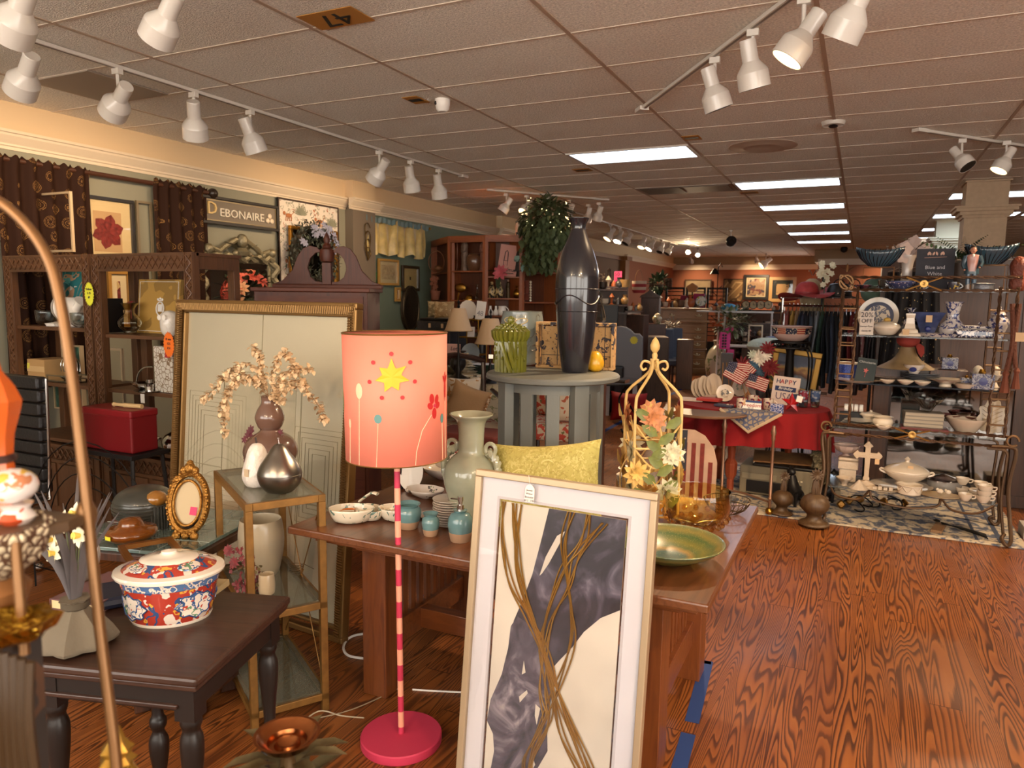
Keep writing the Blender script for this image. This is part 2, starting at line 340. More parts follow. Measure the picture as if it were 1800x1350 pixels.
for px,py,lab in((1120,333,'grey slotted air vent in ceiling past the first bright light'),):
    q=Zp(px,py,CZ);t=thing('air_vent',lab,'air vent',(-2.715,q[1]-.1,CZ));part('frame',M().box(0,1.2,0,.6,-.008,-.002),mat('8a7a6c'),t,0)
    part('louvre',M().box(.05,.55,.05,.55,-.012,-.008),mat('4a423c'),t,0);part('louvre',M().box(.6,1.15,.05,.55,-.012,-.008),mat('6e6258'),t,0)
q=Zp(57,141,CZ);solo('air_vent',M().box(0,.6,0,.6,-.012,-.004),mat('a09282',.6),'flat grey metal return panel beyond the left track','air vent',(-5.13,3.2,CZ))
OR=mat('b07a35',.8);q=Zp(590,30,CZ);t=thing('ceiling_marker','orange card numbered 47 stuck on a ceiling tile','marker card',(q[0],q[1],CZ-.005))
part('card',M().box(-.17,.17,-.1,.1,-.004,0),OR,t,0);text('lettering','47',.2,(0,0,-.006),(PI,0,PI),mat('1e1a14'),t)
for px,py,lab in((731,174,'small brown card stuck beside the white dome camera'),(1216,241,'dark slotted card beside ceiling runner above first bright light'),(1024,298,'small brown mark card below first bright light'),(1317,338,'small brown card at the corner of the second bright light')):
    q=Zp(px,py,CZ);s=sz(30,q)/2;t=thing('ceiling_marker',lab,'marker card',(q[0],q[1],CZ-.005));part('card',M().box(-s,s,-.09,.09,-.004,0),OR,t,0);part('bar',M().box(-s*.8,s*.8,-.03,.03,-.006,-.004),BLK,t,0)
# ---------------------------------------------------------------- track lights
HW=mat('d9d2c8',.28,coat=.4);HIN=mat('ffd79a',.6,emit=2.2);HDK=mat('201c18',.6);HBR=mat('fff0d0',.5,emit=14)
def rail(a,b,lab,cap=True):
    a=Vector(a);b=Vector(b);d=(b-a);L=d.length;t=thing('track_rail',lab,'track rail',a,math.atan2(d.y,d.x))
    part('rail',M().box(0,L,-.018,.018,-.022,0),HW,t,0,.003);part('groove',M().box(.02,L-.02,-.007,.007,-.024,-.021),mat('7d7368'),t,0)
    if cap:part('end_feed',M().box(-.02 if cap==1 else L-.1,.1 if cap==1 else L+.02,-.035,.035,-.03,0),HW,t,0,.004)
def head(p,aim,lab,lit=0,power=0,to=None,sc=1.0,size=.95,blend=.5):
    """p mount on the rail (world), aim direction of the shade"""
    t=thing('track_spotlight',lab,'spotlight',p,0,'white track spotlights');a=Vector(aim).normalized()
    part('adapter',M().box(-.03,.03,-.02,.02,-.035,0),HW,t,0,.003)
    ez=-.13*sc;part('arm',M().tube([(0,0,-.03),(.004,0,ez)],.009*sc).ball(.004,0,ez,.014*sc,8),HW,t)
    rot=a.to_track_quat('-Z','Y').to_euler();side=Vector((0,0,ez-.03*sc))
    pr=[(.001,.115),(.034,.115),(.036,.11),(.037,.02),(.067,-.02),(.071,-.03),(.072,-.1),(.066,-.1),(.064,-.03),(.03,.01),(.001,.02)]
    s=M().lathe([(r*sc,z*sc)for r,z in pr[:8]],24);o=part('shade',s,HW,t,.35,loc=side,rot=rot)
    part('reflector',M().lathe([(r*sc,z*sc)for r,z in pr[7:]],24),HBR if lit==2 else(HIN if lit else HDK),o)
    part('bulb',M().ball(0,0,-.06*sc,.035*sc,10),HBR if lit else mat('b8b0a4',.3),o)
    if power:
        st=Vector([float(c)for c in p])+side+a*.13*sc;spot(st,to if to else st+a*3,power,size,blend)
    return t
rail((-4.265,-1.2,CZ-.004),(-4.265,7.64,CZ-.004),'long white rail along the left wall side of ceiling',2)
T1=[(2.644,(-1,.2,-.85)),(3.21,(-1,.25,-.6)),(3.787,(-.45,.45,-1)),(4.307,(.1,.45,-1)),(5.954,(-.9,.2,-.9)),(6.497,(-.05,.35,-1)),(7.048,(-.05,.35,-1))]
OD=['first','second','third','fourth','fifth','sixth','seventh']
for i,(y,a)in enumerate(T1):head((-4.265,y,CZ-.026),a,'white spotlight, %s along the rail beside the left wall'%OD[i],0,18,(-5.85,y+.2,1.9),1.2,2.0,.9)
rail((-2.2,2.9,CZ-.004),(-4.6,1.1,CZ-.004),'white rail at top left corner mostly out of view',0)
head((-3.33,2.05,CZ-.026),(-.95,.1,-.9),'lit white spotlight hanging at the top left corner',1,0,sc=1.25);head((-2.86,2.4,CZ-.026),(-.9,.15,-.8),'white spotlight cut by the top edge, right of another',1,0,sc=1.1)
a=Zp(1125,195,CZ-.02);b=Zp(1440,-40,CZ-.02);rail((a[0],a[1],CZ-.004),(b[0],b[1],CZ-.004),'white rail running diagonally at upper right',1)
for(px,py),av,lab,lit,pw,to in(((1257,101),(.3,.25,-1),'white spotlight nearest the end feed of the diagonal rail',0,65,(-1.2,3.2,.9)),((1324,52),(.2,.3,-1.1),'white spotlight second on the diagonal rail',0,60,(-1.0,6.3,.3)),((1414,-6),(-.65,-.12,-1),'glowing white spotlight above the others on the diagonal rail',1,75,(-1.35,2.6,.8)),((1505,-60),(-.5,.3,-1),'white spotlight cut by top edge on the diagonal rail',1,60,(-.2,5,.3))):
    q=Zp(px,py,CZ-.026);head(q,av,lab,lit,pw,to,sc=1.12)
a=Zp(1612,229,CZ-.02);b=Zp(1830,262,CZ-.02);rail((a[0],a[1],CZ-.004),(b[0],b[1],CZ-.004),'white rail at the right edge of ceiling',1)
q=Zp(1692,244,CZ-.026);head(q,(.55,-.35,-.8),'grey-white spotlight aimed right on the right rail',0,40);q=Zp(1770,248,CZ-.026);head(q,(-.5,-.2,-1),'creamy lit spotlight on the right rail',1,60,(.4,6,.9))
a=Zp(856,334,CZ-.02);b=Zp(1070,352,CZ-.02);rail((a[0],a[1],CZ-.004),(b[0],b[1],CZ-.004),'white rail above the corner shelf unit',0)
for i,((px,py),av)in enumerate((((890,340),(-.6,-.3,-1)),((926,343),(-.3,-.8,-.9)),((964,347),(-.1,0,-1)),((1001,352),(-.4,-.3,-1)),((1034,359),(-.3,.1,-1)),((1053,356),(-.4,.2,-1)))):
    head(Zp(px,py,CZ-.026),av,'white spotlight, %s on the rail over the corner shelves'%OD[i],1 if i in(1,3)else 0,(150,190,60,90,60,60)[i],((-4.9,9,1.6),(-3.9,7.6,.7),None,(-2.6,6.8,.6),(-2.2,12,.7),(-2.6,10,.7))[i])
rail((-4.33,11.4,CZ-.004),(-4.33,18.8,CZ-.004),'far white rail receding along the left side',0)
for i,(y,l)in enumerate(((13.34,1),(13.9,2),(14.5,0),(15.6,1),(16.3,2),(17.2,0),(18.0,0))):head((-4.33,y,CZ-.026),(-.25 if i%2 else-.5,-.5,-1),'small white spotlight, %s on the far receding rail'%OD[i],l,110 if l else 0,(-2.4-.3*i,12+.8*i,.6)if l else None,sc=1.15)
q=Zp(1285,404,CZ);t=head(q,(.2,-1,-.5),'pair of spotlights with a black ring in ceiling centre',0,0,sc=1.3);part('lens_ring',M().lathe([(.05,0),(.1,0),(.1,.03),(.05,.03)],20),BLK,t,loc=(.05,-.22,-.24),rot=(1.2,0,.2))
q=Zp(1211,432,CZ);head(q,(.0,-1,-.35),'brightly shining bare spotlight at far left back, the upper',2,120,(-2,8,.5),sc=.9,size=1.2);q=Zp(1227,436,CZ);head(q,(.2,-.9,-.6),'brightly shining spotlight beside another at far back, lower',2,60,(-2.5,12,.5),sc=.9,size=1.2)
q=Zp(1347,445,CZ);head(q,(-.6,-.3,-.5),'chrome-lit spotlight on the frieze of the back wall',1,60,(-3,24.9,2.2),sc=1.7)
rail((1.3,-1.4,CZ-.004),(1.3,2.2,CZ-.004),'white rail over the open floor to the right of the camera',0);rail((-2.4,-1.6,CZ-.004),(-.4,-1.6,CZ-.004),'white rail behind the camera',0)  # rails added outside the view to carry extra fill spotlights
for p,to,pw,s_,lab in(((1.3,1.6),(.9,3.6,0),110,1.5,'white spotlight over the aisle floor'),((1.3,.2),(-.6,2.6,.6),55,1.1,'white spotlight aimed at the mission table'),((1.3,-1),(-1.2,2.4,.9),50,1.0,'white spotlight aimed at the pink lamp'),((-1,-1.6),(-1.7,1.4,.7),42,.9,'white spotlight aimed at the side table'),((-2,-1.6),(-3,2.6,1),42,1.2,'white spotlight aimed at the tall gold frame')):
    p=(p[0],p[1],CZ-.026);head(p,Vector(to)-Vector(p),lab,1,pw,to,size=s_)  # lamps added out of view to brighten the aisle floor and near furniture
rail((1.9,5.6,CZ-.004),(1.9,7.2,CZ-.004),'short white rail right of the iron shelf',0);head((1.9,6,CZ-.026),(-1,-.5,-2.2),'white spotlight on the short rail right of iron shelf',1,115,(.6,5.4,0),size=1.9,blend=.8)  # rail and lamp added out of view to fill the floor before the rack
for x,y,lab in((-5,25,'left corner'),(-3,25,'framed pictures'),(.5,22,'right section')):head((x,y-1.2,CZ-.004),(0,1,-.7),'distant white spotlight aimed at the back wall, '+lab,0,42,(x,y,1.9),size=1.5,blend=1)  # lamps added here only to brighten the back wall
# ================================================================= LEFT SIDE OF THE SHOP
OAKD=wood('4a2f1c','5f3e26',.45,8,'z');OAKX=wood('4a2f1c','5f3e26',.45,8,'x')
def zigzag(x0,x1,z0,z1,y,n,vert):
    out=[]
    for s in(0,1):
        p=[]
        for i in range(n+1):
            k=(i+s)%2
            p.append((x0 if k else x1,y,z0+(z1-z0)*i/n)if vert else(x0+(x1-x0)*i/n,y,z0 if k else z1))
        out.append(p)
    return out
def carved_unit(x0,x1,lab,shelves):
    y0=3.25;y1=3.64;zt=1.9;pw=.075;t=thing('bookcase',lab,'bookcase',(x0,y0,0));w=x1-x0;D=y1-y0
    for x in(0,w-pw):
        p=part('post',M().box(x,x+pw,0,.05,0,zt),OAKD,t,0,.003,label='carved lattice front post');m=M()
        for q in zigzag(x+.014,x+pw-.014,.5,zt-.02,-.002,30,True):m.tube(q,.0065,5)
        m.box(x,x+.008,-.006,0,0,zt);m.box(x+pw-.008,x+pw,-.006,0,0,zt);part('carving',m,OAKD,p)
        part('back_post',M().box(x,x+.06,D-.05,D,0,zt),OAKD,t,0,.003)
    r=part('top_rail',M().box(pw,w-pw,0,.03,zt-.115,zt),OAKX,t,0,.003);m=M()
    for q in zigzag(pw,w-pw,zt-.095,zt-.025,-.002,14,False):m.tube(q,.0065,5)
    m.box(pw,w-pw,-.006,0,zt-.012,zt);m.box(pw,w-pw,-.006,0,zt-.115,zt-.103);part('carving',m,OAKX,r)
    m=M();
    for q in zigzag(pw,w-pw,.46,.53,-.002,14,False):m.tube(q,.0065,5)
    m.box(pw,w-pw,-.006,.03,.43,.45);m.box(pw,w-pw,-.006,.03,.54,.56);part('lower_rail',m,OAKX,t)
    part('base_cabinet',M().box(pw,w-pw,.01,D-.02,.06,.54),OAKD,t,0)
    for dx in(0,1):part('door',M().box(pw+.02+dx*(w/2-pw),w/2-.02+dx*(w/2-pw),-.004,.012,.1,.42),OAKD,t,0,.004)
    for z in shelves:part('shelf',M().box(.05,w-.05,.02,D-.02,z-.025,z),OAKX,t,0,.002)
    part('side_rail',M().box(w-.06,w-.01,.05,D-.05,zt-.1,zt),OAKD,t,0);part('side_rail',M().box(.01,.06,.05,D-.05,zt-.1,zt),OAKD,t,0)
    part('centre_stile',M().box(w*.42,w*.42+.03,D-.03,D-.01,.54,zt-.1),OAKD,t,0)
    part('top_panel',M().box(0,w,.03,D,zt-.02,zt),OAKX,t,0);return t
carved_unit(-5.63,-4.69,'carved dark oak open bookcase in the corner left of its twin',(1.0,1.40,.6))
carved_unit(-4.665,-3.72,'carved dark oak open bookcase right of its twin, behind the tall gold frame',(1.0,1.37,.6))
# starburst price signs hung on the bookcases
def burst(px,py,y,r,col,lines,lab):
    q=Yp(px,py,y);t=thing('price_sign',lab,'price sign',q);pts=[]
    for i in range(48):a=2*PI*i/48;k=r*(1 if i%2 else.86);pts.append((k*math.cos(a)*.8,k*math.sin(a)*1.35))
    part('card',M().poly(pts,-.002,0),mat(col,.7),t,0)
    for i,s in enumerate(lines):text('lettering',s,r*.34,(0,-.003,r*(.55-.45*i)),FR,INK,t)
burst(157,517,3.22,.06,'d8d838',['Debon','2-75','#1'],'yellow starburst price sign on the bookcase post');burst(297,606,3.22,.062,'e8701e',['B xnn','125','151'],'orange starburst price sign on right bookcase shelf')
# curtains with gold circles, rod and ball finial
CUR=new('curtain')
def cur_mat():
    m,nt,b=CUR;v=coords(nt,(1,1,1));n=nt.nodes.new('ShaderNodeTexVoronoi');n.inputs['Scale'].default_value=8;n.inputs['Randomness'].default_value=.55;nt.links.new(v,n.inputs['Vector'])
    d=n.outputs['Distance'];k=None
    for r in(.36,.30,.2,.13):
        q=mth(nt,'MULTIPLY',mth(nt,'GREATER_THAN',d,r-.012),mth(nt,'LESS_THAN',d,r+.012));k=q if k is None else mth(nt,'ADD',k,q)
    nn=nz(nt,v,220,1);k=mth(nt,'MULTIPLY',k,mth(nt,'GREATER_THAN',nn,.47))
    nt.links.new(mix(nt,k,lin('2e1c14'),lin('8c683c')),b.inputs['Base Color']);b.inputs['Roughness'].default_value=.8;b.inputs['Specular IOR Level'].default_value=.1;return m
cm=cur_mat()
def drape(y0,y1,zt,zb,amp,nf,lab,x=XW+.1,name='curtain',mt=None,flare=0):
    def f(u,v):
        a=amp*(.5+.5*v)*math.sin(u*nf*2*PI+.6*math.sin(v*3+u*5));r=.012*math.sin(u*nf*4*PI)if v<.05 else 0
        return(a+(.02 if v<.05 else 0),(y1-y0)*(u-.5)*(1+flare*v)+(y1-y0)/2,(zt-zb)*(1-v)+r)
    return solo(name,M().grid(f,nf*12,20),mt or cm,lab,'curtain',(x,y0,zb),smooth=1)
drape(3.3,4.03,2.64,.9,.035,6,'brown curtain with gold circles, leftmost panel');drape(4.62,5.22,2.655,.9,.035,5,'brown curtain with gold circles, panel beside the framed shop sign')
t=thing('curtain_rod','dark wooden curtain rod with a ball finial above window','curtain rod',(XW+.09,3.1,2.615));part('rod',M().tube([(0,0,0),(0,2.14,0)],.02,10),mat('4a2c1e',.4),t)
part('finial',M().ball(0,2.2,0,.05,14).lathe([(.02,-.03),(.035,-.02),(.035,0),(.02,.01)],14),mat('2a1f18',.35),t)
# window wall pictures
def framed(px0,py0,px1,py1,plane,v,lab,fr='3a2a20',mw=.035,art=None,matc='e8dcc0',mm=.06,depth=.03,tilt=0,cat='picture',glassy=True,nm='framed_picture',fmat=None):
    """plane 'x' (left wall) or 'y'"""
    F=Xp if plane=='x' else Yp;a=F(px0,py0,v);b=F(px1,py1,v);w=abs((b[1]-a[1])if plane=='x' else(b[0]-a[0]));h=a[2]-b[2]
    loc=(v,a[1],b[2])if plane=='x' else(a[0],v,b[2]);t=thing(nm,lab,cat,loc,PI/2 if plane=='x' else 0,rx=0)
    part('frame',M().frame(w,h,mw,-depth,0),fmat or mat(fr,.35,coat=.3),t,0,.003)
    m=M();m.m=0;m.box(mw,w-mw,-.008,-.004,mw,h-mw);part('mount',m,mat(matc,.7),t,0)
    if mm is not None:part('print',M().box(mw+mm,w-mw-mm,-.011,-.008,mw+mm,h-mw-mm),art or mat('8c7a5c',.6,var=.5,vs=14),t,0)
    if glassy:part('glass',M().box(mw,w-mw,-.014,-.0125,mw,h-mw),glass('ffffff',.02,1.35),t,0)
    return t,w,h
REDF=pat('d8b880',[('6e1f1c','noise',9,.53,1),('8c3a34','noise',22,.6,1)],.6,0)
t,w,h=framed(136,340,237,470,'x',XW+.02,'dark framed print of a crimson flower between the curtains','2e2820',.03,mat('d0a878',.6),'e9cf9a',.09);m=M()
for a in range(6):an=a*PI/3+.3;m.leaf((w/2,-.0125,h*.5),(math.cos(an),0,math.sin(an)),h*.26,h*.2,0,(0,-1,0))
part('painted_flower',m,mat('7a2a24',.6,var=.4,vs=40),t)
q=Xp(237,352,XW+.03);solo('picture_frame',M().frame(.16,1.0,.02,-.02,0),mat('8a7a60',.4,.3),'slim pewter frame edge beside the curtain behind flower print','picture frame',(XW+.03,q[1],q[2]-1.0),PI/2)
framed(186,475,230,575,'x',XW+.05,'gold framed print glimpsed through right bookcase','a87c38',.03,REDF,'f0dcae',.06)
# DEBONAIRE sign
a=Xp(343,340,XW+.05);b=Xp(486,397,XW+.05);w=b[1]-a[1];h=.27;t=thing('shop_sign','black framed sign reading DEBONAIRE on the grey wall','sign',(XW+.06,a[1],a[2]-h),PI/2)
part('frame',M().frame(w,h,.028,-.035,0),mat('221c18',.4),t,0,.004);part('inner_frame',M().frame(w-.07,h-.07,.008,-.02,-.005,.035,.035),mat('8a7a5c',.3,.6),t,0)
part('panel',M().box(.028,w-.028,-.012,-.002,.028,h-.028),mat('7d7264',.8),t,0);text('lettering','D',.17,(.17,-.02,h*.55),FR,mat('d8b878',.4),t,.008)
text('lettering','EBONAIRE',.114,(.26,-.02,h*.44),FR,mat('e0d6c4',.5),t,.006,'LEFT',1.12)
m=M();
for dx,dz in((0,.03),(-.03,-.02),(.03,-.02)):m.ball(w-.13+dx,-.02,h*.45+dz,.028,10,sy=.5)
part('rosette',m,mat('dccab0',.4),t)
# toile wallpaper panel with gold frame and wreath
TOILE=pat('ddd2c4',[('a5603c','noise',26,.66,1),('93907c','noise',15,.58,.63)],.8,0)
a=Xp(486,346,XW+.03);b=Xp(593,366,XW+.03);w=b[1]-a[1];t=thing('wallpaper_panel','tall cream panel of tiger and palm wallpaper beside the sign','panel',(XW+.03,a[1],1.1),PI/2)
part('board',M().box(0,w,-.015,0,0,a[2]-1.1),TOILE,t,0);part('edging',M().frame(w,a[2]-1.1,.02,-.02,0),mat('3b2a22',.6),t,0);m=M()
for i,(u,z)in enumerate(((.1,1.42),(.6,1.4),(.12,.9),(.72,.85))):
    x=w*u;m.m=0;m.ball(x+.06,-.02,z,.05,8,sy=.15,szz=.45);m.ball(x-.01,-.02,z+.02,.022,8,sy=.2)
    for k in range(4):m.tube([(x+.02+.028*k,-.018,z-.01),(x+.012+.03*k,-.018,z-.06)],.006,4)
    m.tube([(x+.1,-.018,z+.01),(x+.14,-.018,z+.04),(x+.15,-.018,z+.08)],.004,4,3)
for u,z in((.35,1.5),(.88,1.42),(.4,1.05)):
    m.m=1
    for k in range(7):an=PI*(.1+.8*k/6);m.leaf((w*u,-.018,z-.06),(math.cos(an),0,math.sin(an)),.17,.035,.1,(0,-1,0))
part('printed_motif',m,[mat('a96c44',.8),mat('8b8a76',.8)],t)
a=Xp(506,396,XW+.08);b=Xp(590,420,XW+.08);w=b[1]-a[1];t=thing('gilt_mirror','gold picture frame with a silver mirror behind the wreath','mirror',(XW+.08,a[1],a[2]-.95),PI/2)
part('frame',M().frame(w,.95,.04,-.04,0),mat('a8762c',.3,.8),t,0,.006);part('mirror',M().box(.04,w-.04,-.02,-.015,.04,.91),mat('b8b4ac',.05,1),t,0)
def wreath(loc,R,r,n,lab,cols,rz=PI/2,L=.06):
    t=thing('wreath',lab,'wreath',loc,rz);part('ring',M().tube([(R*math.cos(2*PI*i/24),-.03,R*1.05*math.sin(2*PI*i/24))for i in range(24)],r*.35,6,closed=True),mat('3a3226',.9),t);ms=[M()for _ in cols]
    for i in range(n):
        a=rnd.uniform(0,2*PI);b=rnd.uniform(0,2*PI);q=rnd.random()**.5*r;R2=R+q*math.cos(b);p=(R2*math.cos(a),-.03-abs(q*math.sin(b)),R2*1.05*math.sin(a))
        d=(rnd.uniform(-1,1),-rnd.random(),rnd.uniform(-1,1));ms[i%len(cols)].leaf(p,d,L,L*.35)
    for m,(nm,c)in zip(ms,cols):part(nm,m,mat(c,.6),t)
    return t
q=Xp(545,450,XW+.16);t=wreath((XW+.14,q[1],q[2]),.27,.15,900,'dusky eucalyptus and blue flower wreath hung on gold frame',[('leaf_spray','3d4238'),('leaf_spray','565e50'),('leaf_spray','4a4c46')]);m=M()
for i in range(22):a=rnd.uniform(.2,2.8);R2=rnd.uniform(.22,.38);m.flower((R2*math.cos(a),-.17,R2*math.sin(a)),.05,6,(0,-1,.1))
part('blossom',m,mat('7a7c92',.6),t)
# baroque mirror
a=Xp(352,445,XW+.05);b=Xp(480,520,XW+.05);w=b[1]-a[1];t=thing('ornate_mirror','ornate silver-gilt carved mirror below the framed sign','mirror',(XW+.05,a[1],1.25),PI/2);ht=a[2]-1.25
GILT=mat('8f866c',.42,.55,bump=.9,bs=50);m=M()
for pth in([(0,0,0),(0,0,ht*.5),(.0,0,ht*.85),(.05,0,ht)],[(w,0,0),(w,0,ht*.5),(w,0,ht*.85),(w-.05,0,ht)]):
    m.tube([(x+.022*math.sin(z*40),-.03+.015*math.cos(z*33),z)for x,_,z in spline(pth,10)],.038,8)
m.tube([(x,-.03,ht-.02+.02*math.sin(x*45))for x in np.linspace(.03,w-.03,30)],.04,8)
for s in(-1,1):
    m.tube([(w/2+s*q*w/2,-.04,ht+.03+z)for q,z in((.95,0),(.8,.03),(.6,.0),(.45,.05),(.25,.1),(.12,.13))],[.03]*6,8);m.ball(w/2+s*w*.44,-.05,ht+.05,.05,10)
    m.leaf((w/2+s*.05,-.05,ht+.05),(s,0,.6),.2,.09);m.leaf((w/2+s*.1,-.06,ht),(s,0,-.2),.2,.08)
part('carved_frame',m,GILT,t);m=M().ball(w/2,-.06,ht+.15,.06,12,szz=1.2).lathe([(.07,.02),(.09,.06),(.05,.1)],12,x=w/2,y=-.04,z=ht-.02);part('crest',m,GILT,t)
for i in range(4):part('inner_frame',M().frame(w-.1,ht-.08,.03,-.02,0,.05,.04)if i==0 else M().ball(w*(.2+.2*i),-.06,ht+.02,.03,8),GILT,t)
part('mirror',M().box(.08,w-.08,-.012,-.008,.06,ht-.06),mat('c0bcb4',.04,1),t,0)
# silk flowers in front of it
def plant(name,lab,cat,loc,R,Hh,nl,L,leafcols,fl=None,nf=0,fr=.05,pot=None,center=.5,squash=1,droop=0,potp=None):
    t=thing(name,lab,cat,loc);ms=[M()for _ in leafcols]
    for i in range(nl):
        a=rnd.uniform(0,2*PI);e=rnd.uniform(-1,1);q=rnd.random()**.33*R;c=math.sqrt(1-e*e);p=(q*c*math.cos(a),q*c*math.sin(a),Hh*center+q*e*squash)
        ms[i%len(ms)].leaf(p,(c*math.cos(a)+rnd.uniform(-.5,.5),c*math.sin(a)+rnd.uniform(-.5,.5),e-droop+rnd.uniform(-.3,.5)),L*rnd.uniform(.7,1.2),L*.45)
    for m,c in zip(ms,leafcols):part('foliage',m,mat(c,.5),t)
    s=M()
    for i in range(7):a=i*.9;s.tube([(0,0,0),(R*.25*math.cos(a),R*.25*math.sin(a),Hh*.35),(R*.6*math.cos(a),R*.6*math.sin(a),Hh*.6)],.004,4)
    part('stem',s,mat('4a4a2c',.7),t)
    if fl:
        for c in fl:
            m=M()
            for i in range(nf//len(fl)):
                a=rnd.uniform(PI,2*PI);e=rnd.uniform(-.4,1);c2=math.sqrt(1-e*e);d=(c2*math.cos(a),c2*math.sin(a),e);p=(R*d[0],R*d[1],Hh*center+R*d[2]*squash)
                m.flower(p,fr,9,d,.45,.25);m.flower(p,fr*.6,7,d,.5,.8)
            part('blossom',m,mat(c,.6),t)
    if pot:part('pot',M().lathe(potp or[(.05,0),(.08,.1),(.085,.14),(.075,.14),(.07,.1)],18),pot,t)
    return t
q=Xp(436,520,-5.2);t=plant('silk_flowers','coral dahlia silk flowers beside the ornate mirror','flowers',(q[0],q[1],q[2]-.2),.22,.42,160,.12,['2c3a24','22301e'],['e0604c','e4705c','e8b084'],21,.08,pot=mat('4a3a30'));solo('flower_stand',M().cyl(0,0,0,.14,.03).cyl(0,0,.03,.03,float(q[2])-.26).cyl(0,0,float(q[2])-.23,.12,.028),DWOOD,'dark turned stand under the coral silk flowers','stand',(q[0],q[1],0))
# secretary seen from behind, broken pediment on the far side
MAH=wood('4e2414','602e1a',.55,6,'x',0);MAHZ=wood('441e11','572816',.5,6,'z',0)
P0=Dp(440,505,5.25);P1=Dp(650,508,5.25);t=thing('secretary_cabinet','tall mahogany secretary with broken pediment turned to face the wall','cabinet',(P0[0],P0[1],0),math.atan2(P1[1]-P0[1],P1[0]-P0[0]))
w=float(np.hypot(P1[0]-P0[0],P1[1]-P0[1]));zt=1.7;D=.5
part('case',M().box(0.02,w-.02,.01,D,0,zt-.03),MAHZ,t,0,.004);part('back_panel',M().box(.05,w-.05,0,.012,.1,zt-.06),MAH,t,0);part('cornice',M().box(-.0,w,-.01,D+.03,zt-.03,zt).box(.0,w,D-.02,D+.06,zt,zt+.03),MAH,t,0,.006)
m=M();pw=w*1.02;hw=pw/2
def scr(s):
    o=[(hw*.98,0),(hw*.8,.03),(hw*.62,.11),(hw*.52,.22),(hw*.42,.28),(hw*.3,.3),(hw*.18,.29),(hw*.12,.265),(hw*.12,.25),(hw*.2,.245),(hw*.3,.2),(hw*.35,.13),(hw*.3,.06),(hw*.2,.025),(hw*.08,.02),(0,.0)]
    o=[(a,b)for a,b in o];return[(w/2+s*a,zt+.03+b)for a,b in o]
for s in(-1,1):m.poly(scr(s),D-.01,D+.02)
m.box(w/2-.035,w/2+.035,D-.03,D+.03,zt+.03,zt+.2);part('pediment',m,MAHZ,t,0,.003);part('finial',M().lathe([(.03,0),(.05,.01),(.06,.05),(.055,.1),(.03,.115),(.035,.13),(.02,.15),(.028,.18),(.012,.22),(.0,.24)],16,x=w/2,y=D,z=zt+.2),MAHZ,t)
# large gold reeded frame with a matted print, leaning
LN=.084;t=thing('framed_art','huge gold reeded frame with a cream print, leaning behind glass table','picture',(-3.44,2.787,0),-.083,rx=-LN)
RG=mat('8e6c40',.4,.75);w,h=1.325,1.617;f=part('frame',M().frame(w,h,.03,-.05,0).frame(w-.1,h-.1,.018,-.035,0,.05,.05),RG,t,0,.006);m=M()
for i in range(110):x=.012+i*(w-.024)/109;m.tube([(x,-.02,h-.005),(x,-.052,h-.02),(x,-.045,h-.055)],.0045,5)
for i in range(130):z=.012+i*(h-.024)/129;m.tube([(w-.005,-.02,z),(w-.02,-.052,z),(w-.055,-.045,z)],.0045,5);m.tube([(.005,-.02,z),(.02,-.052,z),(.055,-.045,z)],.0045,5)
part('reeding',m,RG,f);part('backing',M().box(.06,w-.06,-.01,0,.06,h-.06),mat('cfc3a5',.7),t,0)
MT=mat('a59878',.7);m=M()
for(x0,z0,ww,hh,n)in((.1,.5,.46,.62,6),(.92,.5,.34,.5,6)):
    for k in range(n):m.frame(ww-.05*k,hh-.05*k,.0025,-.0125,-.0095,x0+.025*k,z0+.025*k)
m.frame(.58,.95,.005,-.0135,-.0095,.38,.3);m.box(.66,.663,-.013,-.0095,.06,h-.06);m.box(.06,.38,-.013,-.0095,.72,.724);m.box(.96,w-.06,-.013,-.0095,.62,.624);part('ruled_line',m,MT,t,0)
part('print',M().box(.42,.92,-.012,-.0095,.34,1.2),mat('c2b596',.7,var=.2,vs=5),t,0);part('glass',M().box(.06,w-.06,-.018,-.016,.06,h-.06),glass('ffffff',.02,1.5),t,0)
# valance, rod and pictures on the green wall
VAL=mat('c0a765',.33,var=.25,vs=9,sheen=.5);a=Xp(637,378,XW+.07);b=Xp(748,400,XW+.07)
def vf(u,v):y=(b[1]-a[1])*u;return(.03*math.sin(u*44)*(.4+v)+.02*math.sin(u*17),y+.015*math.sin(v*5+u*30),.42*(1-v)-(.06*abs(math.sin(u*13))if v>.8 else 0)+(.012*math.sin(u*150)if v<.02 else 0))
t=thing('valance','gathered gold satin valance with a teal ruffle on the green wall','valance',(XW+.08,a[1],a[2]-.43));part('skirt',M().grid(vf,110,12),VAL,t,1)
part('ruffle',M().grid(lambda u,v:(.03+.015*math.sin(u*90),(b[1]-a[1])*u,.36+.07*v+.01*math.sin(u*120)),110,3),mat('5d7478',.45),t,1);part('rod',M().tube([(0,-.03,.4),(0,b[1]-a[1]+.08,.4)],.008,8).ball(0,b[1]-a[1]+.1,.4,.02,8),BRASS,t)
framed(663,454,699,502,'x',XW+.03,'gold framed botanical print on green wall below valance','b08a4a',.03,mat('cdb890',.7,var=.2,vs=30),'e2d0a4',.05);framed(705,466,735,512,'x',XW+.03,'small dark framed print right of the botanical print','3c3020',.04,mat('3a3a34',.7,var=.5,vs=30),'d8c080',.16)
framed(693,505,702,530,'x',XW+.03,'partly hidden gold framed print under the botanical print','b08a4a',.03,None,'e2d0a4',.02)
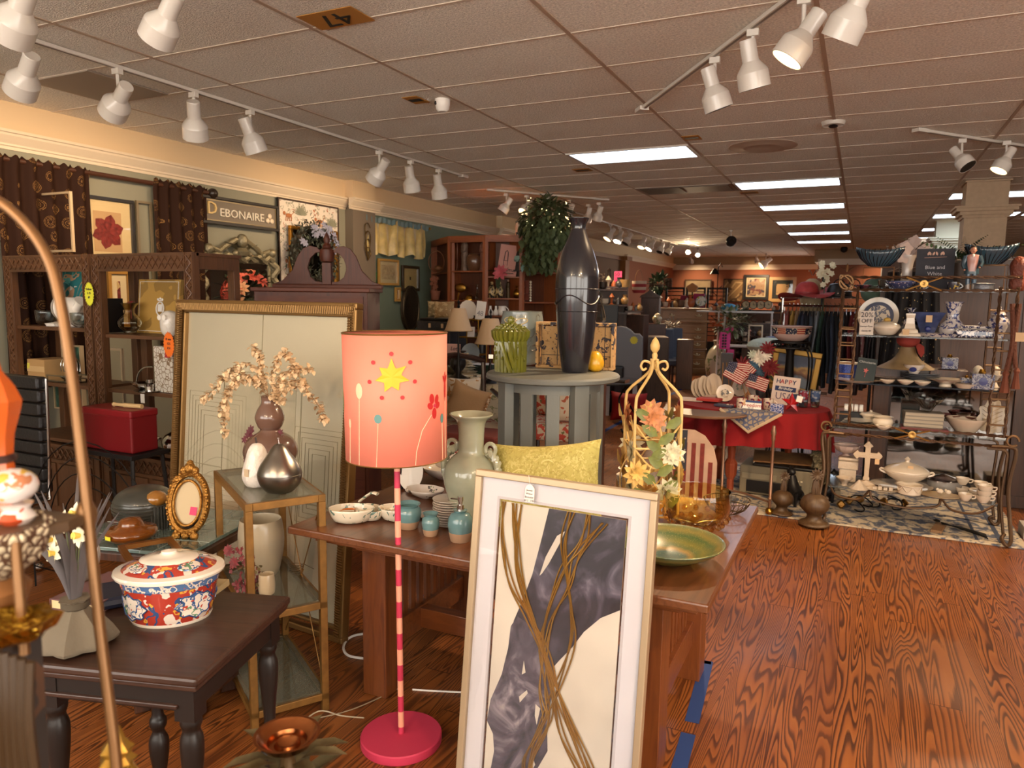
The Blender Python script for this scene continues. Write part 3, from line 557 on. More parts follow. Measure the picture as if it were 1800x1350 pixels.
q=Xp(719,542,XW+.03);t=thing('oval_plaque','dark carved oval metal plaque on green wall','plaque',q,PI/2);part('plate',M().at(rx=PI/2).lathe([(.001,.03),(.14,.03),(.17,.045),(.2,.03),(.21,0)],36,sy=1.55),mat('3e352a',.4,.5,bump=.8,bs=40),t);part('rim',M().tube([(.2*math.cos(2*PI*i/36),-.04,.31*math.sin(2*PI*i/36))for i in range(36)],.012,6,closed=True),mat('4c4232',.35,.6),t)
m=M();
for i in range(4):m.tube(spline([(0,-.01,0),(.06*(-1)**i,-.01,.08+.1*i),(.0,-.01,.16+.1*i),(-.05*(-1)**i,-.01,.1+.1*i)],4),.006,5)
solo('metal_scroll',m,mat('6a5430',.4,.7),'small bronze scrollwork hanging on pilaster edge','wall ornament',(XW+.14,7.7,2.1),PI/2)
q=Xp(660,492,XW+.1);solo('candle_sconce',M().cyl(0,0,0,.04,.02).cyl(0,0,.02,.012,.1).lathe([(.02,.12),(.03,.2),(.015,.2)],10),mat('3f5a34',.3),'green glass sconce left of botanical print','sconce',(q[0],q[1],q[2]-.1))
# things on the carved bookcases
def onY(px,py,y,z):q=Yp(px,py,y);return(q[0],y,z)
q=onY(25,500,3.72,1.42);t=thing('canvas_painting','turquoise and sand abstract canvas behind the left bookcase post','painting',(-5.84,3.72,1.38));TQ=pat('2f7f82',[('c49a78','noise',5,.5,.57,2),('5fb0b0','noise',7,.6,1,2),('dfe0d4','noise',9,.66,1)],.6,.1)
part('canvas',M().box(.0,.42,0,.02,0,.48),TQ,t,0);part('frame',M().frame(.44,.5,.012,-.01,.022,-.01,-.01),mat('b09a78',.5),t,0)
t=thing('canvas_painting','dark green abstract canvas low behind left bookcase','painting',(-5.84,3.7,.72));part('canvas',M().box(0,.34,0,.02,0,.5),pat('2c4a3c',[('3f6650','noise',6,.55,1,2),('a8906c','noise',8,.68,1)],.6,.1),t,0);part('frame',M().frame(.36,.52,.012,-.01,.022,-.01,-.01),mat('b09a78',.5),t,0)
for(x,z,ww,hh,lab)in((-5.83,1.95,.4,.45,'thin cream empty frame leaning on curtain above left bookcase'),(-5.55,1.0,.5,.82,'thin cream empty frame standing in the left bookcase'),(-5.2,.62,.34,.62,'small cream empty frame low in the left bookcase')):
    solo('empty_frame',M().frame(ww,hh,.016,-.02,0),mat('b39c7c',.5),lab,'picture frame',(x,3.6 if z<1.9 else 3.66,z))
Z1=1.402;Z2=1.002;Z3=1.372
q=Yp(121,570,3.42);t=thing('planter_bowl','white glazed shell shaped bowl on top left bookcase shelf','bowl',(q[0],3.42,Z1))
part('bowl',M().lathe([(.03,.03),(.07,.05),(.1,.1),(.1,.16),(.08,.2),(.07,.2),(.085,.15),(.06,.08)],24,.06,8,2),PORC,t);part('leaf_base',M().lathe([(.001,0),(.12,0),(.13,.02),(.05,.035)],24,.15,6),PORC,t);part('spout',M().at(.09,0,.12,ry=.8).lathe([(.03,0),(.03,.06),(.045,.09),(.04,.09)],14),PORC,t)
def pot(name,lab,cat,mt,prof,loc,k=1,n=24,sm=2,grp=None,rz=0,**kw):return solo(name,M().lathe([(r*k,z*k)for r,z in prof],n,sm=sm,**kw),mt,lab,cat,loc,rz,grp)
BOWL=[(.3,0),(.33,.02),(.6,.18),(.9,.42),(1,.6),(.96,.6),(.85,.42),(.5,.16),(.001,.1)]
CUP=[(.25,0),(.28,.04),(.45,.15),(.5,.5),(.52,.8),(.48,.8),(.45,.45),(.3,.15),(.001,.1)]
PLATE=[(.55,0),(.6,.03),(.75,.06),(1,.13),(1,.15),(.7,.09),(.001,.06)]
VASE=[(.3,0),(.35,.03),(.5,.3),(.52,.55),(.4,.8),(.22,.95),(.22,1.1),(.32,1.25),(.28,1.25),(.17,1.1)]
pot('crystal_jar','small cut crystal jar at the left of top bookcase shelf','jar',CRYS,CUP,onY(80,560,3.4,Z1),.13,10,wav=.06,wk=10);pot('crystal_jar','small cut crystal tumbler beside the white shell bowl','jar',CRYS,CUP,onY(141,560,3.36,Z1),.12,10,wav=.06,wk=10)
t=thing('cardboard_box','taped cardboard box on the lower left bookcase shelf','box',onY(86,655,3.42,Z2));part('carton',M().box(-.09,.11,-.1,.1,0,.15),mat('b08c5c',.8),t,0,.003);part('tape',M().box(-.1+.009,.111,-.1025,-.1,.06,.1),mat('c8a878',.3),t,0);part('label',M().box(-.085,-.06,-.1035,-.1,.08,.12),mat('d8d050'),t,0)
q=onY(125,665,3.38,Z2);t=thing('glass_tray','divided crystal serving tray on lower left bookcase shelf','tray',q);part('tray',M().box(-.16,.16,-.08,.08,0,.012).frame(.32,.05,.01,-.08,-.07,-.16).frame(.32,.05,.01,.07,.08,-.16),CRYS,t,0);part('dish',M().lathe([(r*.07,z*.07)for r,z in BOWL],12,.06,12),CRYS,t)
m=M();
for i in range(5):m.tube(spline([(.03*i-.06,-.03,.02),(.03*i-.06,-.03,.08),(.03*i-.06,0,.12),(.03*i-.06,.03,.08),(.03*i-.06,.03,.02)],3),.003,5)
m.tube([(-.07,0,.02),(.07,0,.02)],.003,5);m.tube([(0,0,.12),(0,0,.17),(.01,0,.19)],.003,5);solo('toast_rack',m,SILVER,'wire toast rack standing in the crystal tray','rack',(q[0],q[1],Z2+.052))
b=thing('book','thick black ribbed book standing on the right bookcase','book',onY(199,573,3.42,Z3));part('cover',M().box(-.035,.035,-.1,.06,0,.235),BLK,b,0,.004);part('pages',M().box(-.03,.03,-.103,-.1,.004,.23),stripes(['3a342c','1c1816'],.006,'z'),b,0)
pot('glass_vase','crystal vase with ruffled rim on the right bookcase','vase',glass('d8d2c0',.03),[(.3,0),(.35,.05),(.3,.12),(.62,.4),(.68,.7),(.5,1.0),(.28,1.2),(.3,1.45),(.5,1.75),(.46,1.74),(.26,1.4)],onY(228,573,3.38,Z3),.115,24,wav=.03,wk=8)
q=onY(229,520,3.38,Z3+.2);m=M().flower((0,0,.01),.03,6,(0,-.3,1)).tube([(0,0,-.1),(0,0,.01)],.003,4);solo('silk_rose',m,mat('8a1c2a'),'single dark red silk rose in the crystal vase','flower',q)
q=onY(240,575,3.47,Z3);a=Yp(313,577,3.47);w=a[0]-q[0];t=thing('boxed_print','ochre book cover with a white crown medallion on right bookcase','book',q,rx=-.1);part('cover',M().box(0,w,0,.03,0,.37),pat('a8823c',[('8a6a30','noise',5,.3,.45)],.7,0),t,0,.002)
m=M().frame(w-.03,.34,.003,-.002,0,.015,.015);m.tube([(w*.55+.035*math.cos(2*PI*i/20),-.003,.17+.045*math.sin(2*PI*i/20))for i in range(20)],.005,5,closed=True);m.box(w*.55-.02,w*.55+.02,-.004,0,.15,.2)
for k in(-1,0,1):m.ball(w*.55+k*.02,-.003,.24-.006*abs(k),.008,6)
m.box(w*.55-.025,w*.55+.025,-.003,0,.222,.23);part('medallion',m,mat('d8d6d2',.6),t)
t=thing('owl_figure','white glazed owl figurine in front of the ochre book','figurine',onY(299,580,3.33,Z3));part('body',M().lathe([(.035,0),(.055,.03),(.06,.09),(.055,.13),(.03,.16),(.0,.165)],18,sm=2),mat('d8d2c8',.2,coat=.6,bump=.5,bs=40),t);part('eye',M().at(-.022,-.05,.12,rx=PI/2).lathe([(.018,0),(.01,.008),(.018,.012)],12),PORC,t);part('eye',M().at(.022,-.05,.12,rx=PI/2).lathe([(.018,0),(.01,.008),(.018,.012)],12),PORC,t)
t=thing('gift_box','silver box patterned with brown leaves low on right bookcase','box',onY(297,690,3.34,Z2),0);part('box',M().box(-.08,.09,-.04,.05,0,.3),pat('c9c2b6',[('7a6248','edge',34,.0,.06)],.5,.1),t,0,.003);part('ticket',M().box(.03,.07,-.043,-.04,.23,.29),mat('9c1f2a'),t,0)
t=thing('silver_basket','polished silver handled basket on lower right bookcase shelf','basket',onY(256,684,3.33,Z2));part('bowl',M().lathe([(r*.085,z*.085)for r,z in BOWL],24,.05,10),SILVER,t);part('handle',M().tube([(-.085,0,.05),(-.06,0,.11),(0,0,.15),(.08,0,.16)],.006,6,4),SILVER,t)
t=thing('silver_bell','silver candle snuffer on a tray at shelf edge with paper tag','bell',onY(264,688,3.29,Z2));part('tray',M().lathe([(.001,0),(.09,.003),(.1,.01)],24),SILVER,t);part('cup',M().lathe([(.03,.01),(.035,.05),(.02,.06),(.02,.08),(.01,.08)],18),SILVER,t);part('tag',M().box(-.018,.018,-.06,-.058,-.07,-.01),PAPER,t,0)
t=thing('silver_tray','large round silver tray with serving pieces in dark lower bay','tray',onY(275,775,3.4,.6));part('plate',M().lathe([(.001,.004),(.16,.006),(.19,.02),(.195,.018)],32),SILVER,t)
t=thing('silver_bowl','lidless silver sugar bowl with handles on the large tray','bowl',onY(268,765,3.38,.622));part('bowl',M().lathe([(r*.06,z*.06)for r,z in BOWL],20),SILVER,t);part('handle',M().tube([(.055,0,.02),(.08,0,.05),(.05,0,.055)],.004,5,3),SILVER,t);part('handle',M().tube([(-.055,0,.02),(-.08,0,.05),(-.05,0,.055)],.004,5,3),SILVER,t)
t=thing('silver_server','domed silver food server at the right of the large tray','server',onY(305,770,3.36,.602));part('dome',M().lathe([(.07,.03),(.075,.07),(.05,.11),(.012,.13),(.012,.15),(0,.16)],20,sm=2),SILVER,t);part('foot',M().lathe([(.05,0),(.03,.01),(.02,.03)],16),SILVER,t)
# office chair, red box, wire stand
q=Zp(45,1000,.45);t=thing('office_chair','black leather ribbed office chair with chrome sides at far left','chair',(-4.39,2.55,0),0);LEA=mat('1d1a1b',.38,bump=.2,bs=60);m=M()
for i in range(9):m.box(-.25,.25,-.03+.004*(i%2),.03,.5+i*.075,.57+i*.075)
part('backrest',m,LEA,t,0,.012);m=M();
for i in range(7):m.box(-.25,.25,-.5+i*.07,-.435+i*.07,.44,.5)
part('seat',m,LEA,t,0,.012)
for s in(-1,1):part('side_rail',M().tube([(s*.26,-.5,.46),(s*.26,-.05,.46),(s*.26,0,.55),(s*.26,.02,1.16)],.009,6,4),SILVER,t)
part('column',M().cyl(0,-.25,.08,.03,.36),SILVER,t);m=M()
for i in range(5):a=2*PI*i/5;m.tube([(0,-.25,.1),(.28*math.cos(a),-.25+.28*math.sin(a),.06)],.02,6);m.ball(.28*math.cos(a),-.25+.28*math.sin(a),.028,.028,8)
part('star_base',m,SILVER,t)
t=thing('red_box','dark red carry box on a black stand before the bookcases','box',(-4.05,2.95,.70),0);part('box',M().box(-.22,.22,-.09,.09,0,.25),mat('6e1418',.35),t,0,.01);part('lid',M().box(-.225,.225,-.095,.095,.21,.255),mat('7a171c',.35),t,0,.01)
t=thing('rolling_pin','carved cream wooden baton lying on the red box','baton',(-3.98,2.95,.97),.1);part('barrel',M().tube([(-.02,0,0),(.12,0,0)],.014,10),mat('c8a878'),t);part('handle',M().tube([(-.1,0,0),(-.05,0,0),(-.02,0,0)],.01,8).ball(-.1,0,0,.014,8),mat('c8a878'),t)
t=thing('plant_stand','black square pedestal stand under the red box','stand',(-4.05,2.95,0),0);part('top',M().box(-.26,.26,-.13,.13,.67,.698),BLK,t,0,.003)
for s in(-1,1):part('leg',M().tube([(s*.23,-.1,.68),(s*.25,-.12,.3),(s*.23,-.1,0)],.012,6,3),BLK,t);part('leg',M().tube([(s*.23,.1,.68),(s*.25,.12,.3),(s*.23,.1,0)],.012,6,3),BLK,t)
t=thing('wire_rack','black arched wire garden rack in the dark corner at left','rack',(-3.4,2.42,0),0)
for k,(r,y)in enumerate(((.5,0),(.42,.02),(.34,0),(.26,.02))):part('hoop',M().tube([(r*math.cos(PI*i/16)-.2,y,.35+1.05*r*math.sin(PI*i/16))for i in range(17)],.0035,5),IRON,t)
for s in(-.7,.3):part('post',M().tube([(s,0,0),(s,0,.4)],.005,5),IRON,t)
part('rail',M().tube([(-.7,0,.35),(.3,0,.35)],.005,5).tube([(-.7,0,.12),(.3,0,.12)],.004,5),IRON,t)
# ================================================================= FOREGROUND AND MIDDLE TABLES
def on(px,py,z):return Zp(px,py,z)
MW=wood('5a2c17','74401f',.3,7,'x',.3);MWZ=wood('5a2c17','74401f',.32,7,'z',.25);TZ=.76
t=thing('mission_table','large mission style wooden table with slatted ends carrying china','table',(-1.95,2.1,0));TW,TD=1.6,1.16
part('tabletop',M().box(0,TW,0,TD,.73,TZ),wood('552e18','6c4024',.3,7,'y',.4),t,0,.006);[part('apron',M().box(*b_,.63,.73),MW,t,0,.003)for b_ in((.17,TW-.12,.2,.225),(.17,TW-.12,TD-.14,TD-.115),(.15,.18,.23,TD-.15),(TW-.25,TW-.22,.23,TD-.15))]
part('apron_cap',M().box(.05,TW-.05,.1,.2,.68,.73),MW,t,0,.004)
for x in(.17,TW-.3):
    for y in(.24,TD-.2):part('leg',M().box(x,x+.115,y,y+.115,0,.66),MWZ,t,0,.004)
    part('end_rail',M().box(x+.03,x+.08,.355,TD-.2,.16,.27),MW,t,0,.003)
    for i in range(9):y=.39+i*.062;part('slat',M().box(x+.045,x+.06,y,y+.035,.27,.64),MWZ,t,0)
part('stretcher',M().box(.2,TW-.24,.56,.62,.17,.26),MW,t,0,.003)
for i in range(5):part('slat',M().box(.6+i*.09,.65+i*.09,TD-.15,TD-.135,.26,.64),MWZ,t,0)
part('back_rail',M().box(.28,TW-.25,TD-.16,TD-.12,.16,.26),MW,t,0,.003)
# pink standard lamp
t=thing('floor_lamp','pink floor lamp with flower painted drum shade and striped pole','lamp',(-1.448,2.13,0),0,rx=0,ry=-.012)
PK=mat('c83a58',.55);part('base',M().lathe([(.001,0),(.148,0),(.15,.004),(.15,.03),(.146,.034),(.001,.034)],56),PK,t);part('pole',M().cyl(0,0,.034,.011,1.2,14),stripes(['c63a58','eba589'],.121,'z',.4),t)
SH=mat('f08a74',.6,bump=.03,bs=300);R0,R1,z0,z1=.178,.182,1.08,1.522
s=part('shade',M().lathe([(R0,z0),(R1,z1)],64).lathe([(R1-.002,z1),(R0-.002,z0)],64),SH,t,1);s.data.polygons.foreach_get
part('shade_ring',M().tube([(R1*math.cos(2*PI*i/48),R1*math.sin(2*PI*i/48),z1)for i in range(48)],.003,5,closed=True).tube([(R0*math.cos(2*PI*i/48),R0*math.sin(2*PI*i/48),z0)for i in range(48)],.002,5,closed=True),mat('8a6a3a',.4,.6),t)
part('spider',M().tube([(-.18,0,1.42),(.18,0,1.42)],.002,5).tube([(0,-.18,1.42),(0,.18,1.42)],.002,5).cyl(0,0,1.2,.018,.1),BRASS,t);part('bulb',M().ball(0,0,1.33,.035),mat('f2efe4',.3),t)
A0=math.atan2(-2.13,1.448) # direction on the shade that faces the camera
def onshade(poly,u,v,off=.0015):
    """flat motif points (metres, right/up) wrapped on the drum around angle u, height v"""
    return[(((R0+(R1-R0)*(v+q-z0)/(z1-z0)+off)*math.cos(A0+u+p/R0)),((R0+(R1-R0)*(v+q-z0)/(z1-z0)+off)*math.sin(A0+u+p/R0)),v+q)for p,q in poly]
def motif(nm,pls,mt,u,v,off=.0012,par=None,g=1.2):
    m=M()
    for pl in pls:
        pl=[(a*g,b*g)for a,b in pl];c=np.mean(np.array(pl),0);n=len(pl);P=[tuple(c)]+[tuple(p)for p in pl];V=onshade(P,u,v,off);m.add(V,[(0,1+i,1+(i+1)%n)for i in range(n)])
    return part(nm,m,mt,par or s,0)
def ell(cx,cy,a,b,rot=0,n=14):return[(cx+a*math.cos(2*PI*i/n)*math.cos(rot)-b*math.sin(2*PI*i/n)*math.sin(rot),cy+a*math.cos(2*PI*i/n)*math.sin(rot)+b*math.sin(2*PI*i/n)*math.cos(rot))for i in range(n)]
RED=mat('c02a2c',.5);YEL=mat('eab02a',.55);TQP=mat('5f8a88',.5);CRP=mat('f5c8a4',.5);GRN=mat('6a8a2a',.5)
st=[];st_r=[.062,.058,.058,.05,.055,.055,.05]
for i in range(7):
    a=PI/2-2*PI*i/7;st+=[(st_r[i]*math.cos(a),st_r[i]*math.sin(a)),(.036*math.cos(a-PI/14*1.2),.036*math.sin(a-PI/14*1.2)),(.031*math.cos(a-PI/7),.031*math.sin(a-PI/7)),(.036*math.cos(a-PI/7-PI/14*.8),.036*math.sin(a-PI/7-PI/14*.8))]
motif('star',[st],YEL,-.06,1.385,.004,g=1.0);motif('star_bead',[ell(.076*math.cos(PI/2-2*PI*i/7),.076*math.sin(PI/2-2*PI*i/7),.007,.007)for i in range(7)],RED,-.06,1.385,.003,g=1.0)
motif('red_flower',[ell(-.006,.02,.009,.015,.1),ell(.014,.017,.008,.014,-.2),ell(-.012,0,.009,.011,.9),ell(.018,0,.009,.011,-.9),ell(.004,-.022,.009,.016)],RED,.77,1.28);motif('flower_centre',[ell(0,0,.005,.005)],PK,.8,1.28,.002)
motif('red_tulip',[ell(0,-.01,.007,.035),ell(-.008,.02,.005,.014,.6),ell(.008,.02,.005,.014,-.6),ell(0,.026,.004,.016)],RED,1.2,1.34);motif('cream_bud',[ell(0,0,.012,.022)],CRP,-.72,1.335);motif('cream_bud',[ell(0,0,.006,.013)],CRP,-1.02,1.22)
motif('teal_bud',[ell(0,0,.011,.013)],TQP,-.33,1.245);motif('teal_bud',[ell(0,0,.009,.014)],TQP,1.05,1.23);motif('green_leaf',[ell(0,.02,.006,.02,.3),ell(0,-.01,.006,.02,-.3)],GRN,-1.4,1.28)
m=M()
for u,v in((-.72,1.31),(-1.02,1.21),(-.33,1.23),(1.05,1.215),(1.2,1.3)):
    m.tube([onshade([(0,0)],u-.05*k/6 if u<0 else u+.03*k/6,v-(v-z0-.003)*k/6,.001)[0]for k in range(7)],.0012,4)
m.tube([onshade([(0,0)],u,v,.001)[0]for u,v in((.72,1.25),(.5,1.2),(.38,1.13),(.36,1.085))],.0012,4);part('drawn_stem',m,CRP,s)
def cord(pts,r,lab,mt,z=.004):return solo('power_cord',M().tube([tuple(p)for p in pts],r,6,5),mt,lab,'cord')
cord([on(x,y,.004)for x,y in((640,1262),(600,1258),(560,1250),(520,1280))]+[],.003,'thin clear cord running left from pink lamp base',mat('b8a890',.3));cord([on(x,y,.004)for x,y in((725,1212),(770,1215),(815,1217))],.004,'white cord between lamp base and white frame',PAPER)
cord([on(x,y,.006)for x,y in((660,1112),(620,1118),(604,1135),(612,1152),(645,1158))],.006,'thick white cord looped round table leg',PAPER);cord([on(x,y,.005)for x,y in((700,1210),(655,1232),(610,1250),(560,1262))],.0025,'thin cord crossing floor behind lamp base',mat('9c8a74',.4))
# framed abstract leaning on the table
LN=.12;t=thing('framed_art','white matted ink abstract with gold strands in champagne frame','picture',(-1.117,1.976,0),-.033,rx=-LN);w,h=.613,1.091
part('frame',M().frame(w,h,.022,-.03,0),mat('b8a284',.38,.45),t,0,.003);part('mount',M().frame(w-.044,h-.044,.062,-.012,-.004,.022,.022),mat('e2dde2',.75),t,0);part('mount_bevel',M().frame(w-.16,h-.16,.008,-.014,-.008,.08,.08),mat('cfc8cc',.7),t,0)
aw,ah=w-.19,h-.19;ax,az=.095,.095
def ink_mat():
    m,nt,b=new('ink_wash');v=coords(nt);n=nz(nt,v,7,5,dist=1.6);c=ramp(nt,n,[(.3,lin('232229')),(.5,lin('35323c')),(.62,lin('5a5462')),(.75,lin('958a98'))])
    nt.links.new(c,b.inputs['Base Color']);b.inputs['Roughness'].default_value=.4;return m
def ink2():
    m,nt,b=new('ink_wash_light');v=coords(nt);n=nz(nt,v,8,5,dist=2);c=ramp(nt,n,[(.3,lin('2c2933')),(.5,lin('574f5c')),(.62,lin('8a7f88')),(.78,lin('c4b6ae'))])
    nt.links.new(c,b.inputs['Base Color']);b.inputs['Roughness'].default_value=.4;return m
def uv(pts):return[(ax+aw*u,az+ah*(1-v))for u,v in pts]
p=part('painting',M().poly(uv([(0,0),(1,0),(1,1),(0,1)]),-.010,-.006),mat('ddd2c2',.5,var=.12,vs=4),t,0)
part('ink_shape',M().poly(uv([(.40,.0),(1,.0),(1,.3),(.86,.34),(.74,.4),(.66,.46),(.56,.52),(.5,.56),(.3,.56),(.2,.5),(.17,.42),(.24,.33),(.3,.24),(.36,.1)]),-.0112,-.0098),ink_mat(),p,0)
part('ink_shape',M().poly(uv([(.2,.4),(.3,.42),(.5,.5),(.54,.56),(.52,.66),(.5,.74),(.52,.84),(.44,.92),(.36,1.0),(.06,.97),(.08,.9),(.06,.84),(.0,.8),(.02,.72),(.1,.62),(.14,.52),(.15,.44)]),-.0116,-.0099),ink2(),p,0)
part('ink_gap',M().poly(uv([(.36,.24),(.4,.17),(.48,.09),(.54,.07),(.51,.11),(.43,.19),(.38,.23)]),-.0122,-.0099).poly(uv([(.26,.68),(.32,.65),(.33,.66),(.27,.7)]),-.0125,-.0099).poly(uv([(.4,.69),(.44,.7),(.42,.76),(.4,.73)]),-.0125,-.0099).poly(uv([(.28,.55),(.3,.59),(.27,.6)]),-.0125,-.0099).poly(uv([(.4,.87),(.43,.9),(.4,.93)]),-.0125,-.0099),mat('d8ccbc',.5),p,0)
GS=mat('a9803e',.4,.75);strands=[[(.02,.0),(.03,.12),(.12,.28),(.3,.4),(.5,.56),(.7,.72),(.88,.86),(1,.99)],[(.1,.0),(.14,.1),(.2,.25),(.35,.42),(.52,.6),(.62,.76),(.8,.88),(.96,1)],[(.72,.0),(.68,.1),(.55,.2),(.45,.36),(.42,.5),(.52,.7),(.42,.84),(.36,1)],[(.84,.02),(.66,.14),(.6,.26),(.48,.4),(.44,.62),(.5,.75),(.4,.9),(.5,1)],[(.58,.0),(.54,.12),(.62,.3),(.66,.44),(.56,.62),(.44,.78),(.34,.9),(.4,1)],[(.16,.0),(.16,.2),(.3,.38),(.46,.5),(.6,.66),(.78,.82),(.9,.92),(.94,1)]]
for k,sdef in enumerate(strands):
    m=M()
    for j in range(3):
        o=[(u+.018*math.sin(i*1.7+j*2.1+k)+(j-1)*.012,v)for i,(u,v)in enumerate(sdef)];m.tube([(ax+aw*min(max(u,.0),1),-.0135-.001*j,az+ah*(1-v))for u,v in spline(o,6)],.0028,5)
    part('gold_strand',m,GS,p)
part('glass',M().box(.022,w-.022,-.02,-.0185,.022,h-.022),glass('ffffff',.02,1.3),t,0)
tg=part('price_tag',M().poly([(0,0),(.033,0),(.033,.045),(.022,.056),(.011,.056),(0,.045)],-.0235,-.022),PAPER,t,0,loc=(.185,-.006,h-.082));part('string',M().tube([(.016,-.023,.05),(.014,-.03,.08),(.01,-.026,.086)],.0008,4),PAPER,tg)
for i,ss in enumerate(('Jennie','Water','Bracelet','#12  178')):text('lettering',ss,.009,(.016,-.0245,.038-.011*i),FR,INK,tg,.0002)
# grey slatted round table on the mission table
GP=mat('666863',.5,bump=.05,bs=120);gx,gy,gz=-1.235,3.03,1.315;t=thing('round_side_table','grey painted round table with slatted sides standing on the mission table','table',(gx,gy,TZ))
hh=gz-TZ;part('tabletop',M().lathe([(.001,hh-.028),(.285,hh-.028),(.298,hh-.022),(.3,hh-.008),(.294,hh),(.001,hh)],64),GP,t)
q0=0.12
for i in range(4):
    a=q0+PI/2*i+PI/4;c,s_=math.cos(a),math.sin(a)
    part('leg',M().at(.235*c,.235*s_,0,rz=a).box(-.025,.02,-.035,.035,0,hh-.028),GP,t,0,.003)
    for k in(-1,1):
        b=a+k*.5;part('slat',M().at(.205*math.cos(b),.205*math.sin(b),0,rz=b).box(-.008,.008,-.028,.028,.04,hh-.05),GP,t,0,.002)
part('apron',M().lathe([(.2,hh-.075),(.215,hh-.075),(.215,hh-.028),(.2,hh-.028)],40),GP,t);part('lower_ring',M().lathe([(.19,.03),(.215,.03),(.215,.07),(.19,.07)],40),GP,t)
# ---- on the grey table
q=on(722+0,0,1)if 0 else on(893,652,gz);k=sz(1,q);AS=mat('5e5e1a',.3,coat=.35,var=.25,vs=16,bump=.2,bs=30);t=thing('asparagus_jar','green ceramic lidded jar shaped as bundled asparagus','jar',away(897,655,gz,.06));t.scale=(1.08,)*3;m=M()
for i in range(22):
    a=2*PI*i/22;m.tube([(.058*math.cos(a),.058*math.sin(a),.0),(.060*math.cos(a),.060*math.sin(a),.1),(.057*math.cos(a),.057*math.sin(a),.135)],.0105,6,2);m.tube([(.062*math.cos(a),.062*math.sin(a),.13),(.07*math.cos(a),.07*math.sin(a),.15),(.072*math.cos(a),.072*math.sin(a),.168),(.062*math.cos(a),.062*math.sin(a),.178)],[.008,.0115,.012,.006],7)
m.cyl(0,0,.004,.056,.13);m.tube([(.02,-.07,.125),(.03,-.07,.08),(.045,-.058,.02)],.009,6,3);m.tube([(-.01,-.07,.125),(.005,-.071,.08),(.03,-.067,.01)],.009,6,3)
for i in range(26):a=rnd.uniform(PI,2*PI);m.ball(.069*math.cos(a),.069*math.sin(a),rnd.uniform(.02,.12),.0045,5,szz=1.6)
part('body',m,AS,t);m=M()
for r,n,z in((.058,18,.182),(.04,12,.19),(.02,7,.196)):
    for i in range(n):a=2*PI*i/n+r*50;m.ball(r*math.cos(a),r*math.sin(a),z,.0095,6)
m.cyl(0,0,.17,.06,.015);part('lid',m,AS,t);m=M().ball(0,0,.215,.014,10,szz=1.3)
for i in range(12):a=i*2.4;m.ball(.012*math.cos(a),.012*math.sin(a),.204+.002*i,.005,6)
part('finial',m,AS,t);part('price_sticker',M().box(-.071,-.05,-.064,-.062,.055,.072),PAPER,t,0,rot=(0,0,-.0))
q=on(925,640,gz);sv=sz(1,q);t=thing('ceramic_stool','tall blue-grey ceramic urn with raised oval rings','vase',away(917,643,gz,.075));t.scale=(1.15,)*3;prof=[(.055,0),(.065,.006),(.07,.04),(.088,.12),(.094,.17),(.086,.225),(.08,.232),(.001,.234)]
part('body',M().lathe(prof,40,sm=3),mat('68706e',.25,coat=.5,var=.08,vs=5),t)
def rprof(z):
    for(r0,a),(r1,b)in zip(prof,prof[1:]):
        if a<=z<=b:return r0+(r1-r0)*(z-a)/(b-a+1e-9)
    return.08
OV=[(-.55,.195,.032,.012,0,0),(.5,.14,.02,.016,0,1),(-.9,.12,.02,.018,0,1),(.9,.195,.025,.012,1.3,1),(-.1,.145,.022,.02,0,1),(.75,.08,.018,.012,.5,1),(-.35,.09,.014,.018,0,0),(.25,.06,.01,.008,0,1),(.35,.1,.018,.01,.6,1),(-.75,.05,.02,.01,.3,0),(0,.19,.03,.012,.2,0)]
for u,z,a,b,r,c in OV:
    aa=-PI/2+.35+u;m=M();pts=[]
    for(x,y)in ell(0,0,a,b,r,18):zz=min(max(z+y,.01),.225);rr=rprof(zz)+.0005;an=aa+x/rr;pts.append((rr*math.cos(an),rr*math.sin(an),zz))
    part('raised_ring',m.tube(pts,.0022,5,closed=True),mat('5e605a' if c else 'b09a68',.3,coat=.4),t)
q=on(1012,652,gz);t=thing('floor_vase','tall glossy black vase with wavy band lines','vase',away(1011,656,gz,.052));BV=mat('1b1a20',.24,coat=.7);k=1.0
vp=[(.052,0),(.06,.004),(.07,.06),(.083,.16),(.094,.3),(.098,.4),(.093,.46),(.075,.53),(.05,.59),(.035,.63),(.032,.645),(.036,.665),(.046,.685),(.044,.687),(.032,.665),(.028,.64)]
part('body',M().lathe(vp,48,sm=4),BV,t);m=M()
for z,r in((.275,.0935),(.375,.0985)):m.tube([(r*math.cos(2*PI*i/40),r*math.sin(2*PI*i/40),z)for i in range(40)],.0022,5,closed=True)
m.tube([(.0975*math.cos(2*PI*i/60),.0975*math.sin(2*PI*i/60),.327+.02*math.sin(6*PI*i/60))for i in range(60)],.003,5,closed=True);part('band',m,BV,t)
q=on(1046,652,gz);t=thing('yellow_pear','yellow ceramic pear beside the black vase','ornament',away(1046,654,gz,.03));part('body',M().lathe([(.018,0),(.034,.012),(.041,.035),(.036,.062),(.024,.082),(.012,.092),(.001,.094)],24,sm=3),mat('c9951c',.35,coat=.3,var=.12,vs=30),t);part('stem',M().tube([(0,0,.09),(0,0,.1)],.0015,5),mat('4a3218'),t)
DST=pat('b08a58',[('2c2830','noise',26,.58,1),('8a6a42','noise',60,.6,1)],.7,0,bump=.3);t=thing('wooden_crate','distressed cream and black painted wooden box behind the black vase','box',(-1.25,3.27,gz),.12,rx=0)
part('panel',M().box(-.14,.2,.0,.012,.0,.2),DST,t,0);m=M()
for x in(-.14,-.06,.02,.1,.17):m.box(x,x+.003,-.002,.0,0,.2)
